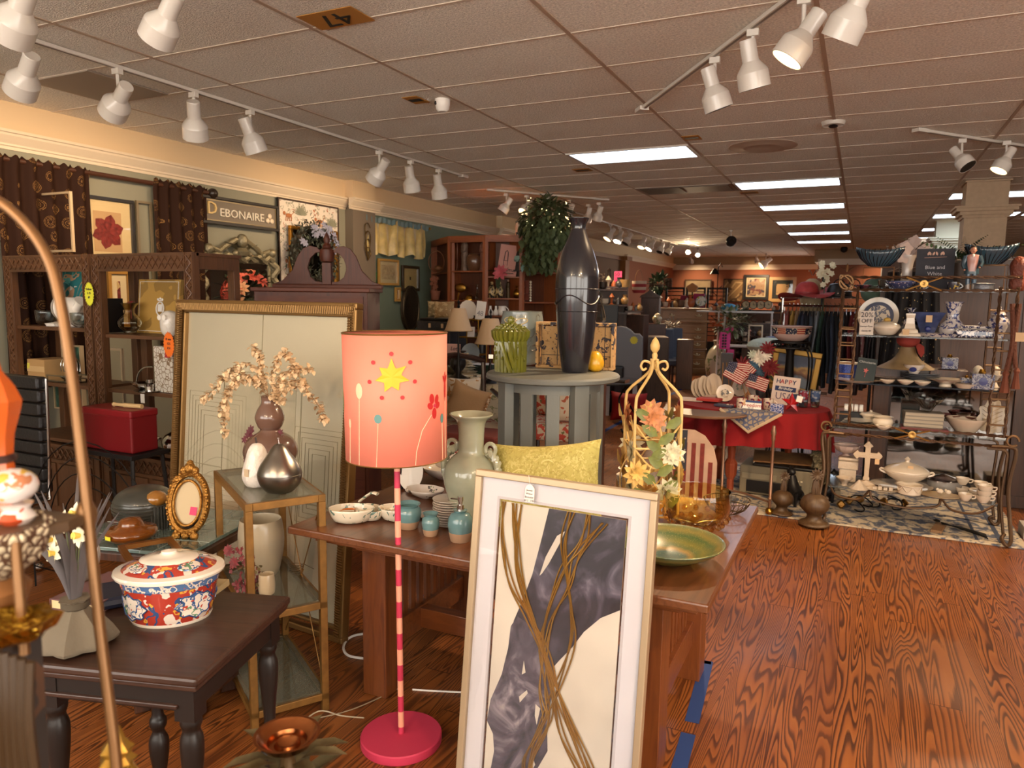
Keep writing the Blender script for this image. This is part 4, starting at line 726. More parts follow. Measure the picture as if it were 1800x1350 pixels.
m.box(-.14,.2,-.002,0,.06,.063);part('board_seam',m,mat('2c2420'),t,0);part('frame',M().frame(.38,.22,.014,-.03,.03,-.16,-.0),DST,t,0,.002)
# ---- china, jars, vase on the mission table
CEL=mat('9a9c86',.2,coat=.7,var=.1,vs=10);q=on(842,955,TZ);t=thing('celadon_vase','tall celadon green vase with twisted loop handles','vase',(-1.345,2.47,TZ))
vp=[(.06,0),(.065,.01),(.07,.04),(.095,.12),(.108,.18),(.1,.235),(.07,.27),(.052,.285),(.05,.33),(.052,.38),(.06,.41),(.082,.43),(.086,.436),(.08,.436),(.055,.41),(.045,.38)]
part('body',M().lathe(vp,40,sm=3),CEL,t)
for s in(-1,1):
    m=M()
    for ph in(0,PI):m.tube([(s*(.075+.045*math.sin(PI*i/24)+.0),.012*math.cos(i*1.1+ph),.22+.07*math.cos(PI*i/24)+.01*math.sin(i*1.1+ph))for i in range(25)],.011,7)
    m.tube([(s*(.085+.022*math.cos(2*PI*i/14)),0,.305+.022*math.sin(2*PI*i/14))for i in range(14)],.0085,7,closed=True);part('handle',m,CEL,t)
BJ=mat('5f8286',.2,coat=.6);TN=mat('a58468',.75)
def bluejar(px,py,kk,prof,lab,pump=False,nm='blue_jar'):
    q=on(px,py,TZ);k=kk;t=thing(nm,lab,'jar',away(px,py,TZ,.03));cut=.36*max(p[1]for p in prof)
    lo=[p for p in prof if p[1]<=cut];r=lo[-1][0];part('unglazed_base',M().lathe([(a*k,b*k)for a,b in lo],28),TN,t,label='tan unglazed lower band');part('glazed_body',M().lathe([(a*k,b*k)for a,b in prof if b>=lo[-1][1]][0:],28),BJ,t);return t,k
t,k=bluejar(809,955,.1,[(.34,0),(.36,.02),(.43,.36),(.47,.62),(.44,.86),(.34,1.02),(.2,1.08),(.24,1.12),(.26,1.16),(.1,1.17),(.05,1.16)],'blue and tan soap dispenser with steel pump');part('pump',M().cyl(0,0,.116,.013,.02).cyl(0,0,.136,.008,.02).cyl(0,0,.15,.011,.016).tube([(0,0,.155),(-.04,0,.153)],.003,6),SILVER,t)
bluejar(757,945,.085,[(.28,0),(.3,.02),(.36,.3),(.4,.55),(.36,.76),(.26,.86),(.34,.96),(.36,1),(.3,.98),(.22,.85),(.3,.6),(.001,.5)],'small blue and tan toothbrush jar with divided mouth');bluejar(718,932,.095,[(.35,0),(.38,.02),(.47,.33),(.54,.6),(.52,.78),(.42,.9),(.48,.98),(.5,1.02),(.44,1),(.36,.9),(.4,.6),(.001,.5)],'wide blue and tan jar just right of lamp pole')
SW=pat('d8cdb8',[('5f7a70','noise',16,.6,.72,2.5)],.2,.6)
def moon(px,py,rz,lab,sc=1,mt=SW):
    q=on(px,py,TZ);t=thing('serving_dish',lab,'dish',(q[0],q[1],TZ),rz)
    part('bowl',M().lathe([(r*.085*sc,z*.085*sc)for r,z in[(.4,0),(.8,.1),(1,.5),(1.02,.62),(.97,.62),(.85,.3),(.001,.2)]],28,sx=1,sy=.72,sm=2),mt,t);return t
t=moon(618,917,.5,'white dish with green swirls and an orange slice, left of three',1.05);part('divider',M().at(0,-.02,.02,ry=0).box(-.04,.04,-.004,.0,0,.025),SW,t,0);part('orange_sliver',M().leaf((-.05,-.01,.045),(1,.1,.2),.07,.02).leaf((-.04,0,.045),(1,-.1,.3),.06,.015),mat('c8702c',.6),t)
t=moon(648,912,-.3,'round dish with green swirls leaning on its left neighbour',.85);part('handle',M().tube([(-.06,0,.06),(-.01,.02,.1),(.02,.03,.1)],.012,7,3,flat=.5),SW,t)
moon(700,914,.2,'crescent dish with green swirls half behind lamp pole',.95)
# floral china
FL=pat('ddd3c6',[('6f6a64','noise',30,.67,.8),('8c9a78','noise',22,.7,1)],.18,.6);RIMD=mat('4a4038',.4)
def plate(m,x,y,z,r,n=28,tilt=None):m.lathe([(a*r,b*r)for a,b in PLATE],n,x=x,y=y,z=z)
q=on(783,925,TZ)
for i in range(11):
    o=solo('china_plate',M().lathe([(a*.068,b*.06)for a,b in PLATE],28),FL,'flower sprigged plate in the tall stack left of celadon vase','plate',(q[0]+.0015*math.sin(i*3),q[1]+.035,TZ+.0095*i),0,'stacked flower sprigged plates')
    if i==10:o['label']='top plate of the flower sprigged stack left of celadon vase';del o['group']
solo('china_saucer',M().lathe([(a*.06,b*.06)for a,b in PLATE],28),FL,'flower sprigged saucer under the edge of tall plate stack','plate',on(760,908,TZ)+[0,0,.001])
def bowlat(px,py,z,r,lab,mt,pr=BOWL,wav=0,wk=0,nm='bowl',cat='bowl',sx=1,rz=0,rx=0,ry=0,dy=0,n=28,hz=1):q=on(px,py,z);return solo(nm,M().lathe([(a*r,b*r*hz)for a,b in pr],n,wav=wav,wk=wk,sm=2,sx=sx),mt,lab,cat,(q[0],q[1]+dy,z),rz,rx=rx,ry=ry)
bowlat(741,878,TZ,.068,'small oval flower sprigged relish dish left of plate stack',FL,sx=1.35,nm='relish_dish',cat='dish',dy=.03,wav=.03,wk=8);bowlat(765,848,TZ,.1,'large flower sprigged serving bowl behind the plates',FL,dy=.08,nm='serving_bowl',sx=1.15);bowlat(738,866,TZ,.075,'flower sprigged gravy plate left of serving bowl',FL,pr=PLATE,dy=.02,nm='china_plate',cat='plate')
q=on(772,842,TZ+.03)
for i,(dx,rx)in enumerate(((-.03,.7),(.0,.8),(.03,.75))):solo('china_cup',M().lathe([(a*.05,b*.05)for a,b in BOWL],24),FL,'flower sprigged cup nested in serving bowl, %s of three'%('leftmost','middle','rightmost')[i],'cup',(q[0]+dx,q[1]+.12,TZ+.075),rx=rx)
for i in range(5):q=on(787,850,TZ);solo('china_saucer',M().lathe([(a*.055,b*.055)for a,b in PLATE],24),FL,'flower sprigged saucer in small stack behind the tall plates','plate',(q[0]+.01,q[1]+.14,TZ+.008*i),0,'small stack of saucers')
q=on(690,870,TZ);t=thing('display_plate','white platter standing in black stand behind the lamp pole','plate',(q[0],q[1]+.1,TZ),rx=0);part('platter',M().at(.03,0,.0,rx=PI/2-.15).lathe([(a*.09,b*.09)for a,b in PLATE],28,sx=.75,y=.09),PORC,t);part('stand',M().box(-.06,-.02,.0,.1,0,.17),BLK,t,0)
for i in range(5):q=on(1112,856,TZ);solo('china_plate',M().lathe([(a*.075,b*.06)for a,b in PLATE],24),FL,'flower sprigged plate in the stack behind yellow pillow','plate',(q[0]-.01,q[1]+.02,TZ+.011*i),0,'plates stacked behind the pillow')
bowlat(1106,838,TZ+.056,.06,'cream bowl on the plates behind yellow pillow',FL,dy=.02,nm='china_bowl')
# yellow pillow
PIL=pat('b0a458',[('c2b66e','noise',34,.54,.64,1.5),('a3964c','noise',90,.58,1)],.75,0,bump=.5)
def cush(w,h,d,nu=24):
    m=M()
    def f(s):
        def g(u,v):
            a,b=u*2-1,v*2-1;pin=1-.10*(a*a)*(1-.0)*(b*b)*0;x=a*w/2*(1-.10*(1-b*b)*0-.08*(1-abs(b)**2)*abs(a));z=b*h/2*(1-.12*(1-abs(a)**2)*abs(b));e=max(0,(1-a**4)*(1-b**4))**.6;return(x,s*d/2*e,z+h/2)
        return g
    m.grid(f(-1),nu,nu);m.grid(lambda u,v:f(1)(1-u,v),nu,nu);return m
q0=on(935,868,TZ+.0);t=thing('pillow','yellow square pillow with raised paisley swirls','pillow',(-1.03,2.5,TZ+.02),.12,rx=-.3,ry=-.12);part('cover',cush(.44,.33,.13,30),PIL,t,1);m=M()
for cx,cz,r,s in((.09,.13,.05,1),(-.08,.17,.055,-1),(.02,.22,.035,1)):
    m.tube([(cx+s*r*(1-i/30)*math.cos(i*.42),-.066+.03*abs(cx)+.06*abs(cz-.14),cz+r*(1-i/30)*math.sin(i*.42))for i in range(28)],.0028,5)
    for i in range(20):a=2*PI*i/20;m.ball(cx+1.25*r*math.cos(a),-.062+.03*abs(cx)+.06*abs(cz-.14),cz+1.25*r*math.sin(a),.003,5)
part('embroidery',m,mat('d6ca84',.7),t);part('tag_string',M().tube([(-.17,-.03,.2),(-.168,-.06,.14),(-.168,-.06,.08)],.001,4),PAPER,t)
# yellow metal flower trellis
YM=mat('c9a868',.45,var=.1,vs=30);LFG=mat('6a7038',.45,var=.3,vs=30);LFY=mat('c8a25c',.5,var=.2,vs=20);q=on(1140,905,TZ);T0=(-.74,2.9);t=thing('flower_trellis','cream wrought iron obelisk trellis with painted metal flowers','trellis',(T0[0],T0[1],TZ),.5)
hs=.118;hb=.47
for i in range(4):
    a=PI/4+PI/2*i;c,s_=math.cos(a)*hs*1.1,math.sin(a)*hs*1.1
    part('upright',M().tube([(c,s_,0),(c,s_,hb*.5),(c,s_,hb),(c*.86,s_*.86,hb+.05),(c*.4,s_*.4,hb+.1),(c*.14,s_*.14,hb+.135),(c*.1,s_*.1,hb+.18)],.0062,7,4),YM,t)
    b=PI/2*i;m=M().tube([(0,0,hb+.14),(.02*math.cos(b),.02*math.sin(b),hb+.165),(.045*math.cos(b),.045*math.sin(b),hb+.17),(.055*math.cos(b),.055*math.sin(b),hb+.15),(.045*math.cos(b),.045*math.sin(b),hb+.135),(.032*math.cos(b),.032*math.sin(b),hb+.142)],.005,6,4);part('scroll',m,YM,t)
    a2=a+PI/2;c2,s2=math.cos(a2)*hs*1.1,math.sin(a2)*hs*1.1;mx_,my_=(c+c2)/2,(s_+s2)/2
    for z,dd in((.4,-.09),(.3,-.08),(.16,-.08)):part('wire_loop',M().tube([(c,s_,z),(c*.7+c2*.3,s_*.7+s2*.3,z+dd*.8),(mx_,my_,z+dd),(c*.3+c2*.7,s_*.3+s2*.7,z+dd*.8),(c2,s2,z)],.0038,5,4),YM,t)
    [part('crossbar',M().tube([(c,s_,z),(c2,s2,z)],.004,5),YM,t)for z in(.3,.02)]
    vx=[(mx_,my_,0),(mx_+.03*(-1)**i,my_,.1),(mx_-.03,my_,.2),(mx_+.02,my_,.3),(mx_,my_,.42)];part('vine',M().tube(vx,.0035,5,4),YM,t);nn=Vector((mx_,my_,0)).normalized();sd=Vector((-nn.y,nn.x,0))
    for k in range(13):v=vx[k%5];s=1 if k%2 else-1;m=M().leaf((v[0],v[1],.03+k*.032),(sd*s+Vector((0,0,.7))+nn*.2),.082,.042,.1,nn);part('leaf',m,LFG if i in(2,3)else LFY,t)
    for k,(z,o,c_)in enumerate(((.42,-.02,'b8784c'),(.28,.06,'c8c0a0'),(.13,.05,'b9b496'),(.2,-.08,'d0a85a'),(.06,-.02,'c08a3c'))):
        p=(mx_+sd.x*o,my_+sd.y*o,z);f=M().flower(p,.056,10,nn,.5,.3).flower(p,.034,8,nn,.5,.9);part('metal_flower',f,mat(c_,.5,var=.25,vs=40),t)
part('finial',M().lathe([(.008,0),(.012,.02),(.008,.03),(.018,.045),(.02,.06),(.012,.08),(0,.095)],14,z=hb+.175),YM,t)
# amber glass bowl, wire basket, green bowl
AMB=glass('f8edc8',.04);q=on(1221,925,TZ);t=thing('amber_glass_bowl','large amber pressed glass bowl on the mission table','bowl',away(1222,938,TZ,.07));pr=[(.05,0),(.07,.004),(.1,.03),(.125,.07),(.13,.11),(.128,.15),(.126,.15),(.126,.11),(.12,.07),(.095,.035),(.001,.02)]
part('bowl',M().lathe(pr,48,sm=2),AMB,t);m=M()
for i in range(16):
    a=2*PI*i/16;m.leaf((.125*math.cos(a),.125*math.sin(a),.06),(-math.sin(a),math.cos(a),.6),.05,.03,.1,(math.cos(a),math.sin(a),0));m.ball(.12*math.cos(a+.2),.12*math.sin(a+.2),.05,.012,6);m.ball(.1*math.cos(a),.1*math.sin(a),.025,.012,6)
part('pressed_pattern',m,glass('f7e0b0',.08),t)
m=M();q=on(1277,915,TZ)
for i in range(28):
    a=2*PI*i/28;m.tube([(.04*math.cos(a),.04*math.sin(a),.005),(.075*math.cos(a),.075*math.sin(a),.025),(.095*math.cos(a),.095*math.sin(a),.06)],.0016,4,2)
for r,z in((.04,.005),(.095,.06),(.08,.032)):m.tube([(r*math.cos(2*PI*i/30),r*math.sin(2*PI*i/30),z)for i in range(30)],.0022,4,closed=True)
solo('wire_basket',m,mat('5a4c3c',.35,.8),'bronze wire fruit basket behind amber bowl','basket',away(1277,908,TZ,.05))
def gb():
    m,nt,b=new('green_ring_glass');t_=nt.nodes.new('ShaderNodeTexCoord');s=nt.nodes.new('ShaderNodeSeparateXYZ');nt.links.new(t_.outputs['Object'],s.inputs[0])
    r=mth(nt,'SQRT',mth(nt,'ADD',mth(nt,'POWER',s.outputs[0],2.0),mth(nt,'POWER',s.outputs[1],2.0)));n=nz(nt,t_.outputs['Object'],30,3)
    c=ramp(nt,mth(nt,'ADD',mth(nt,'MULTIPLY',r,5.3),mth(nt,'MULTIPLY',mth(nt,'SUBTRACT',n,.5),.12)),[(.0,lin('24464e')),(.3,lin('2c5050')),(.4,lin('8a6c2c')),(.5,lin('46582a')),(.62,lin('6c6a2c')),(.78,lin('3f5830')),(.88,lin('7c7038')),(1,lin('4c6040'))])
    c=mix(nt,mth(nt,'MULTIPLY',mth(nt,'GREATER_THAN',nz(nt,t_.outputs['Object'],320,0),.74),.6),c,lin('a8a060'));nt.links.new(c,b.inputs['Base Color']);b.inputs['Roughness'].default_value=.3;b.inputs['Coat Weight'].default_value=.3;return m
q=on(1165,1000,TZ);t=thing('green_glass_bowl','wide shallow green glittered glass bowl','bowl',(-.545,2.42,TZ));part('bowl',M().lathe([(.06,0),(.07,.004),(.12,.025),(.165,.05),(.185,.068),(.187,.07),(.183,.072),(.16,.055),(.115,.03),(.06,.012),(.001,.01)],56,sm=2),gb(),t)
part('sticker',M().cyl(-.02,-.1,.025,.014,.001,12).cyl(0,-.1,.026,.014,.001,12),mat('e04a50',.7),t,rot=(0,0,0))
# ---- gold and glass display stand with pears and gourd vase
GM=mat('86602e',.45,.55,var=.15,vs=30);PA=[(-2.501,2.252),(-1.984,1.923),(-1.814,2.171),(-2.331,2.50)];ZT=.885;t=thing('etagere','narrow gold metal stand with smoked glass shelves and wire cross braces','display stand',(0,0,0));th_=math.atan2(PA[1][1]-PA[0][1],PA[1][0]-PA[0][0])
t.location=(PA[0][0],PA[0][1],0);t.rotation_euler.z=th_;EW=math.hypot(PA[1][0]-PA[0][0],PA[1][1]-PA[0][1]);ED=math.hypot(PA[2][0]-PA[1][0],PA[2][1]-PA[1][1]);b=.028
for x in(0,EW-b):
    for y in(0,ED-b):part('upright',M().box(x,x+b,y,y+b,0,ZT-b),GM,t,0,.002)
GLS=glass('b8bcae',.03)
for z,lab in((ZT,'top'),(.455,'middle'),(.075,'low')):
    part('shelf_frame',M().box(0,EW,0,b,z-b,z).box(0,EW,ED-b,ED,z-b,z).box(0,b,b,ED-b,z-b,z).box(EW-b,EW,b,ED-b,z-b,z),GM,t,0,.002);part('glass_shelf',M().box(b*.4,EW-b*.4,b*.4,ED-b*.4,z-.006,z+.001),mat('6f7264',.06,0,coat=.5,alpha=.55),t,0)
part('brace',M().tube([(b,ED-b/2,.1),(EW-b,ED-b/2,.84)],.0025,5).tube([(EW-b,ED-b/2,.1),(b,ED-b/2,.84)],.0025,5).tube([(EW*.47,ED-b/2,.45),(EW*.53,ED-b/2,.49)],.005,6),GM,t)
zt=ZT+.002;q=on(481,868,zt);t=thing('silver_pear','polished metal pear ornament in front on the glass stand','ornament',(q[0],q[1]+.035,zt));k=.102;part('body',M().lathe([(r*k,z*k)for r,z in[(.3,0),(.5,.05),(.72,.3),(.82,.6),(.8,.85),(.66,1.15),(.45,1.45),(.28,1.7),(.14,1.84),(.04,1.86)]],40,sm=4),mat('8c857c',.3,1),t);part('lid_seam',M().tube([(.825*k*math.cos(2*PI*i/40),.825*k*math.sin(2*PI*i/40),.72*k)for i in range(40)],.0008,4,closed=True),mat('6a625a',.4,1),t);part('stem',M().tube([(0,0,1.84*k),(-.003,0,2.05*k)],.003,6).ball(-.003,0,2.06*k,.0045,6),SILVER,t)
q=on(440,858,zt);t=thing('white_pear','white crackled ceramic pear behind the silver pear','ornament',(q[0]+.0,q[1]+.04,zt));k=.098;part('body',M().lathe([(r*k,z*k)for r,z in[(.3,0),(.46,.05),(.6,.35),(.58,.7),(.45,1.15),(.35,1.5),(.2,1.72),(.04,1.78)]],32,sm=4),mat('d9d0c6',.28,coat=.5,bump=1,bs=34),t);part('stem',M().tube([(0,0,1.75*k),(-.005,0,2.0*k)],.004,6),mat('2e2420'),t);part('label',M().box(-.01,.012,-.06,-.058,.05,.08),mat('b8a284',.8),t,0)
q=on(467,835,zt);t=thing('gourd_vase','taupe double gourd vase holding dried flower branches','vase',(q[0]-.055,q[1]+.09,zt));k=.125;TPE=mat('6b5044',.2,coat=.7);part('body',M().lathe([(r*k,z*k)for r,z in[(.45,0),(.6,.05),(.88,.45),(.92,.75),(.75,1.1),(.35,1.38),(.42,1.55),(.5,1.85),(.4,2.15),(.28,2.35),(.27,2.55),(.3,2.6),(.25,2.58),(.2,2.4)]],36,sm=4),TPE,t)
DF=mat('dcbf98',.7,var=.25,vs=60);m=M();m2=M();zv=.315
brs=[[(0,0,0),(-.05,0,.12),(-.18,-.01,.13),(-.3,-.02,.02),(-.37,-.02,-.03)],[(0,0,0),(-.05,0,.08),(-.15,-.04,.06),(-.22,-.05,-.06),(-.2,-.05,-.17)],[(0,0,0),(-.03,0,.1),(-.04,0,.18),(-.08,0,.21)],[(0,0,0),(.03,0,.12),(.08,0,.2),(.13,0,.17),(.15,0,.12)],[(0,0,0),(.06,0,.09),(.15,0,.13),(.23,0,.14)],[(0,0,0),(.07,0,.06),(.17,0,.09),(.2,0,.06)],[(0,0,0),(.08,0,.03),(.18,0,.06),(.27,.0,-.02),(.3,0,-.07)],[(0,0,0),(-.06,0,.06),(-.2,.0,.1),(-.28,0,.06)],[(0,0,0),(.05,-.02,.02),(.1,-.03,.0)],[(0,0,0),(-.1,-.03,.1),(-.18,-.05,.03),(-.2,-.05,-.1)]]
for bi,bp in enumerate(brs):
    P=spline([(x*1.02,y,z+zv)for x,y,z in bp],6);m2.tube(P,.0018,4)
    for i,p in enumerate(P[4:]):
        for _ in range(6):m.leaf((p[0]+rnd.uniform(-.008,.008),p[1]+rnd.uniform(-.01,.01),p[2]+rnd.uniform(-.008,.008)),(rnd.uniform(-1,1),rnd.uniform(-1,.4),rnd.uniform(-1,1)),.024,.02,.4)
part('dried_flowers',m,DF,t);part('branch',m2,mat('8a6a48',.8),t);m=M();
for i in range(16):m.flower((rnd.uniform(-.12,-.05),rnd.uniform(-.06,.02),rnd.uniform(.02,.18)),.02,6,(0,-1,.2))
for i in range(5):m.flower((rnd.uniform(.03,.07),.0,rnd.uniform(.14,.17)),.018,6,(0,-1,.2))
m.leaf((-.06,-.02,.02),(-1,0,.8),.09,.03);part('burgundy_flowers',m,mat('5e2830',.6,var=.4,vs=50),t)
q=on(455,1020,.457);t=thing('cream_planter','tall cream glazed planter on the middle glass shelf','planter',(q[0]-.05,q[1]+.07,.457));part('pot',M().lathe([(.06,0),(.07,.006),(.088,.08),(.095,.15),(.092,.2),(.086,.235),(.082,.235),(.088,.18),(.07,.02)],36,sm=2),mat('a89a82',.3,coat=.3),t)
q=on(466,1045,.457);t=thing('candle_cup','small cream cup beside the planter on glass shelf','cup',(q[0]+.0,q[1]+.01,.457));part('cup',M().lathe([(.022,0),(.03,.004),(.033,.04),(.03,.078),(.027,.078),(.028,.03),(.001,.02)],24,sm=2),mat('b8a486',.35,coat=.3),t)
m=M();m2=M()
for i in range(90):a=rnd.uniform(-.09,.03);z=rnd.random()**1.5*.17;m.flower((a+.02*math.sin(z*30),rnd.uniform(-.03,.03),z),rnd.uniform(.007,.012),5,(rnd.uniform(-.5,.5),-1,.4),.7)
for z,x in((.12,-.05),(.165,-.08),(.06,.03)):m.flower((x,-.03,z),.026,9,(.1,-1,.3))
for i in range(30):m2.leaf((rnd.uniform(-.08,.07),0,rnd.uniform(0,.12)),(rnd.uniform(-1,1),-.4,rnd.uniform(-.2,1)),.035,.014)
q=on(440,1040,.457);t=thing('dried_bouquet','small burgundy dried flower spray on the middle glass shelf','flowers',(q[0]-.0,q[1]-.0,.46));part('blossom',m,mat('7a2c30',.6,var=.4,vs=60),t);part('foliage',m2,mat('6a5c3a',.6),t)
q=on(520,1005,.457);solo('wire_coil',M().tube([(.03*math.cos(i*.5),.03*math.sin(i*.5),.004+.0008*i)for i in range(40)]+[(.1,.0,.03)],.0015,4),mat('6a5538',.4,.8),'small coil of wire lying on middle glass shelf','wire',(q[0],q[1],.457))
# ================================================================= NEAR LEFT
# dark side table with turned legs
SW_=wood('2c1a12','3e271c',.42,9,'x',.15);SB=mat('1c1410',.45,coat=.1);c=Zp(345,1195,.7);rz=.29;w,d=.5,.52
t=thing('side_table','dark wooden side table with turned legs under the painted casserole','table',(c[0]-w*math.cos(rz),c[1]-w*math.sin(rz),0),rz)
part('tabletop',M().box(0,w,0,d,.675,.7),SW_,t,0,.008);part('edge_moulding',M().box(.008,w-.008,.008,d-.008,.66,.676),SW_,t,0,.004);part('apron',M().box(.03,w-.03,.03,d-.03,.59,.66),SB,t,0,.004);part('apron_moulding',M().box(.02,w-.07,.02,.034,.6,.612),SW_,t,0,.003)
LP=[(.012,0),(.02,.03),(.014,.06),(.022,.1),(.03,.16),(.03,.2),(.018,.23),(.026,.25),(.026,.27),(.018,.29),(.02,.36),(.028,.44),(.03,.5),(.022,.53),(.028,.55),(.026,.57)]
for x in(.055,w-.055):
    for y in(.055,d-.055):part('leg',M().lathe(LP,16,x=x,y=y,sm=3).cb(x,y,.565,.055,.055,.095),SB,t)
TT=.7
# oval lidded casserole, Imari style painting
IM=pat('a8382a',[('e0d0c2','noise',30,.6,1),('2f4a78','noise',20,.36,.42),('d8a03c','noise',34,.30,.37)],.15,.8);IMB=pat('e3d8cc',[('3c5c8c','noise',40,.53,.6),('b5402c','noise',50,.62,.7),('5f8a6a','noise',36,.36,.42)],.15,.8);IW=mat('e8dfd0',.15,coat=.8)
q=Zp(303,1098,TT);t=thing('casserole_dish','oval red and blue Imari painted lidded porcelain casserole','dish',away(303,1106,TT,.1),.62);t.scale=(1.02,1.02,1.12);k=.104;sx,sy=1.25,1.0
part('body',M().lathe([(r*k,z)for r,z in[(.82,.004),(.86,.01),(.93,.05),(.98,.085),(1.0,.1)]],56,sx=sx,sy=sy),IM,t);part('foot',M().lathe([(.001,0),(.83*k,0),(.86*k,.008),(.8*k,.01)],48,sx=sx,sy=sy),IW,t);part('blue_band',M().lathe([(1.0*k,.098),(1.02*k,.1),(1.04*k,.12),(1.0*k,.122)],56,sx=sx,sy=sy),pat('4a6a98',[('dccfc0','noise',50,.52,.6),('b5402c','noise',45,.63,.75)],.15,.8),t)
l=part('lid',M().lathe([(1.0*k,.12),(1.14*k,.122),(1.16*k,.128),(1.14*k,.134),(.98*k,.138),(.9*k,.14)],56,sx=sx,sy=sy),IW,t);part('painted_dome',M().lathe([(.98*k,.138),(.8*k,.15),(.6*k,.158),(.58*k,.16)],56,sx=sx,sy=sy),IM,l);part('lid_centre',M().lathe([(.6*k,.156),(.58*k,.163),(.2*k,.17),(.16*k,.178),(.001,.182)],40,sx=sx,sy=sy,sm=2),IW,l)
for a in(-2.35,-.8,.75,2.3):
    m=M();P=[(0,0)]+[((.048+.006*math.cos(8*b))*math.cos(b),(.032+.004*math.cos(8*b))*math.sin(b))for b in[2*PI*i/28 for i in range(28)]];V=[]
    for p_,z_ in P:
        zz=.054+z_;rr=(.95+.04*(zz-.054)/.04)*k+.0012;an=a+p_/(rr*1.1);V.append((rr*sx*math.cos(an),rr*sy*math.sin(an),zz))
    m.add(V,[(0,1+i,1+(i+1)%28)for i in range(28)]);part('painted_panel',m,IMB,t,1);part('panel_outline',M().tube(V[1:],.0022,5,closed=True),mat('2c4674',.2,coat=.5),t)
for a in(-2.35,-.8,.75):part('lid_panel',M().at(.74*k*sx*math.cos(a),.74*k*sy*math.sin(a),.1515,rz=a,ry=.27).lathe([(.001,.002),(.028,.0015),(.03,-.001)],20,sx=.7,sy=1.1),IMB,l)
# books
q=Zp(110,1078,TT);t=thing('book','mauve covered hardback book lying behind the daffodil bag','book',(q[0]-.06,q[1]-.0,TT),.2);part('cover',M().box(0,.17,0,.23,0,.004).box(0,.17,0,.23,.03,.034).box(0,.004,0,.23,0,.034),mat('6a4a4c',.5),t,0,.001);part('pages',M().box(.004,.166,.004,.226,.004,.03),mat('d8c294',.8),t,0)
q=Zp(190,1075,TT);t=thing('book','navy blue bound book left of the painted casserole','book',(q[0]-.02,q[1]-.0,TT),1.0);part('cover',M().box(0,.19,0,.14,0,.004).box(0,.19,0,.14,.03,.035).tube([(0,.0,.0175),(.19,.0,.0175)],.017,8),mat('1a2034',.5),t,0,.001);part('pages',M().box(.004,.186,.005,.137,.004,.03),mat('cdb98e',.8),t,0)
solo('paper_booklet',M().box(0,.2,0,.16,0,.02),mat('a8946c',.8),'tan paper booklet under the books near casserole','booklet',(q[0]+.02,q[1]+.1,TT),.3)
# daffodils in a grey cloth bag
q=Zp(140,1150,TT);t=thing('daffodil_planting','silk daffodils with grey strap leaves in a tied cloth bag','flowers',away(138,1150,TT,.06));t.scale=(1.45,1.45,1.45);CL=mat('6e6454',.8,bump=.4,bs=40)
part('bag',M().lathe([(.03,0),(.062,.006),(.06,.02),(.045,.045),(.022,.07),(.017,.08),(.026,.092)],28,.1,7,sm=2),CL,t);part('tie',M().lathe([(.019,.072),(.024,.076),(.024,.086),(.019,.09)],18),mat('4f4638',.8),t);m=M();
for i in range(13):
    a=i*2.4;L=rnd.uniform(.15,.24);lean=rnd.uniform(.2,.7);m.tube([(0,0,.08),(lean*.3*L*math.cos(a),lean*.3*L*math.sin(a),.08+L*.5),(lean*L*math.cos(a),lean*L*math.sin(a),.08+L)],[.009,.0085,.0085,.007,.005,.003,.0005],5,3,flat=.35)
part('strap_leaf',m,mat('6e6a6c',.5,var=.2),t);m=M();m2=M();m3=M()
for x,y,z in((-.015,0,.235),(.04,-.01,.22),(-.02,-.02,.18),(-.04,-.01,.2),(.005,.01,.25)):m.flower((x,y,z),.022,6,(0,-1,.3),.65);m2.tube([(x,y,z),(x,y-.013,z+.003)],[.004,.007],8);m3.tube([(0,0,.08),(x,y,z)],.0015,4)
part('petals',m,mat('e8e0c4',.6),t);part('trumpet',m2,mat('e6c85a',.6),t);part('flower_stem',m3,mat('5a6040',.6),t)
# near brass étagère with ornaments
BR=mat('7d5a38',.38,.55);P=[Dp(x,y,.78)for x,y in((-45,335),(0,355),(50,400),(88,462),(108,540),(125,650),(150,860),(175,1100),(200,1300),(214,1450))]
t=thing('brass_etagere','tall curved brass rod display stand at the left edge, close to camera','display stand',(0,0,0))
part('arched_rod',M().tube([tuple(p)for p in P],.0058,12,4),BR,t);part('rod',M().tube([tuple(Dp(26,940,.7)),tuple(Dp(44,1150,.7))],.005,10),BR,t)
s0=Dp(150,903,.78);zs=s0[2];sh=[tuple(Zp(x_,y_,zs)[:2])for x_,y_ in((151,904),(120,916),(-80,962),(-120,905),(60,893))]
m=M();m.add([(x,y,zs-.012)for x,y in sh]+[(x,y,zs)for x,y in sh],[[4,3,2,1,0],[5,6,7,8,9]]+[(i,(i+1)%5,(i+1)%5+5,i+5)for i in range(5)]);part('shelf',m,mat('5f4a36',.4,.3),t,0,.002)
part('collar',M().ball(*[float(v)for v in Dp(152,905,.785)],.011,10,szz=1.6),BR,t)
t=thing('orange_vase','glossy orange angular vase at left edge on near stand','vase',tuple(Zp(2,915,zs)[:2])+(zs,));k=1
part('body',M().lathe([(.018,0),(.022,.005),(.02,.02),(.016,.04),(.015,.07),(.017,.09),(.024,.115),(.026,.125),(.02,.14),(.01,.155),(.008,.165)],8,x=0),mat('c85a1c',.25,coat=.6),t,.3);part('band',M().lathe([(.0165,.062),(.0185,.066),(.0165,.07)],12),mat('3a2420',.4),t)
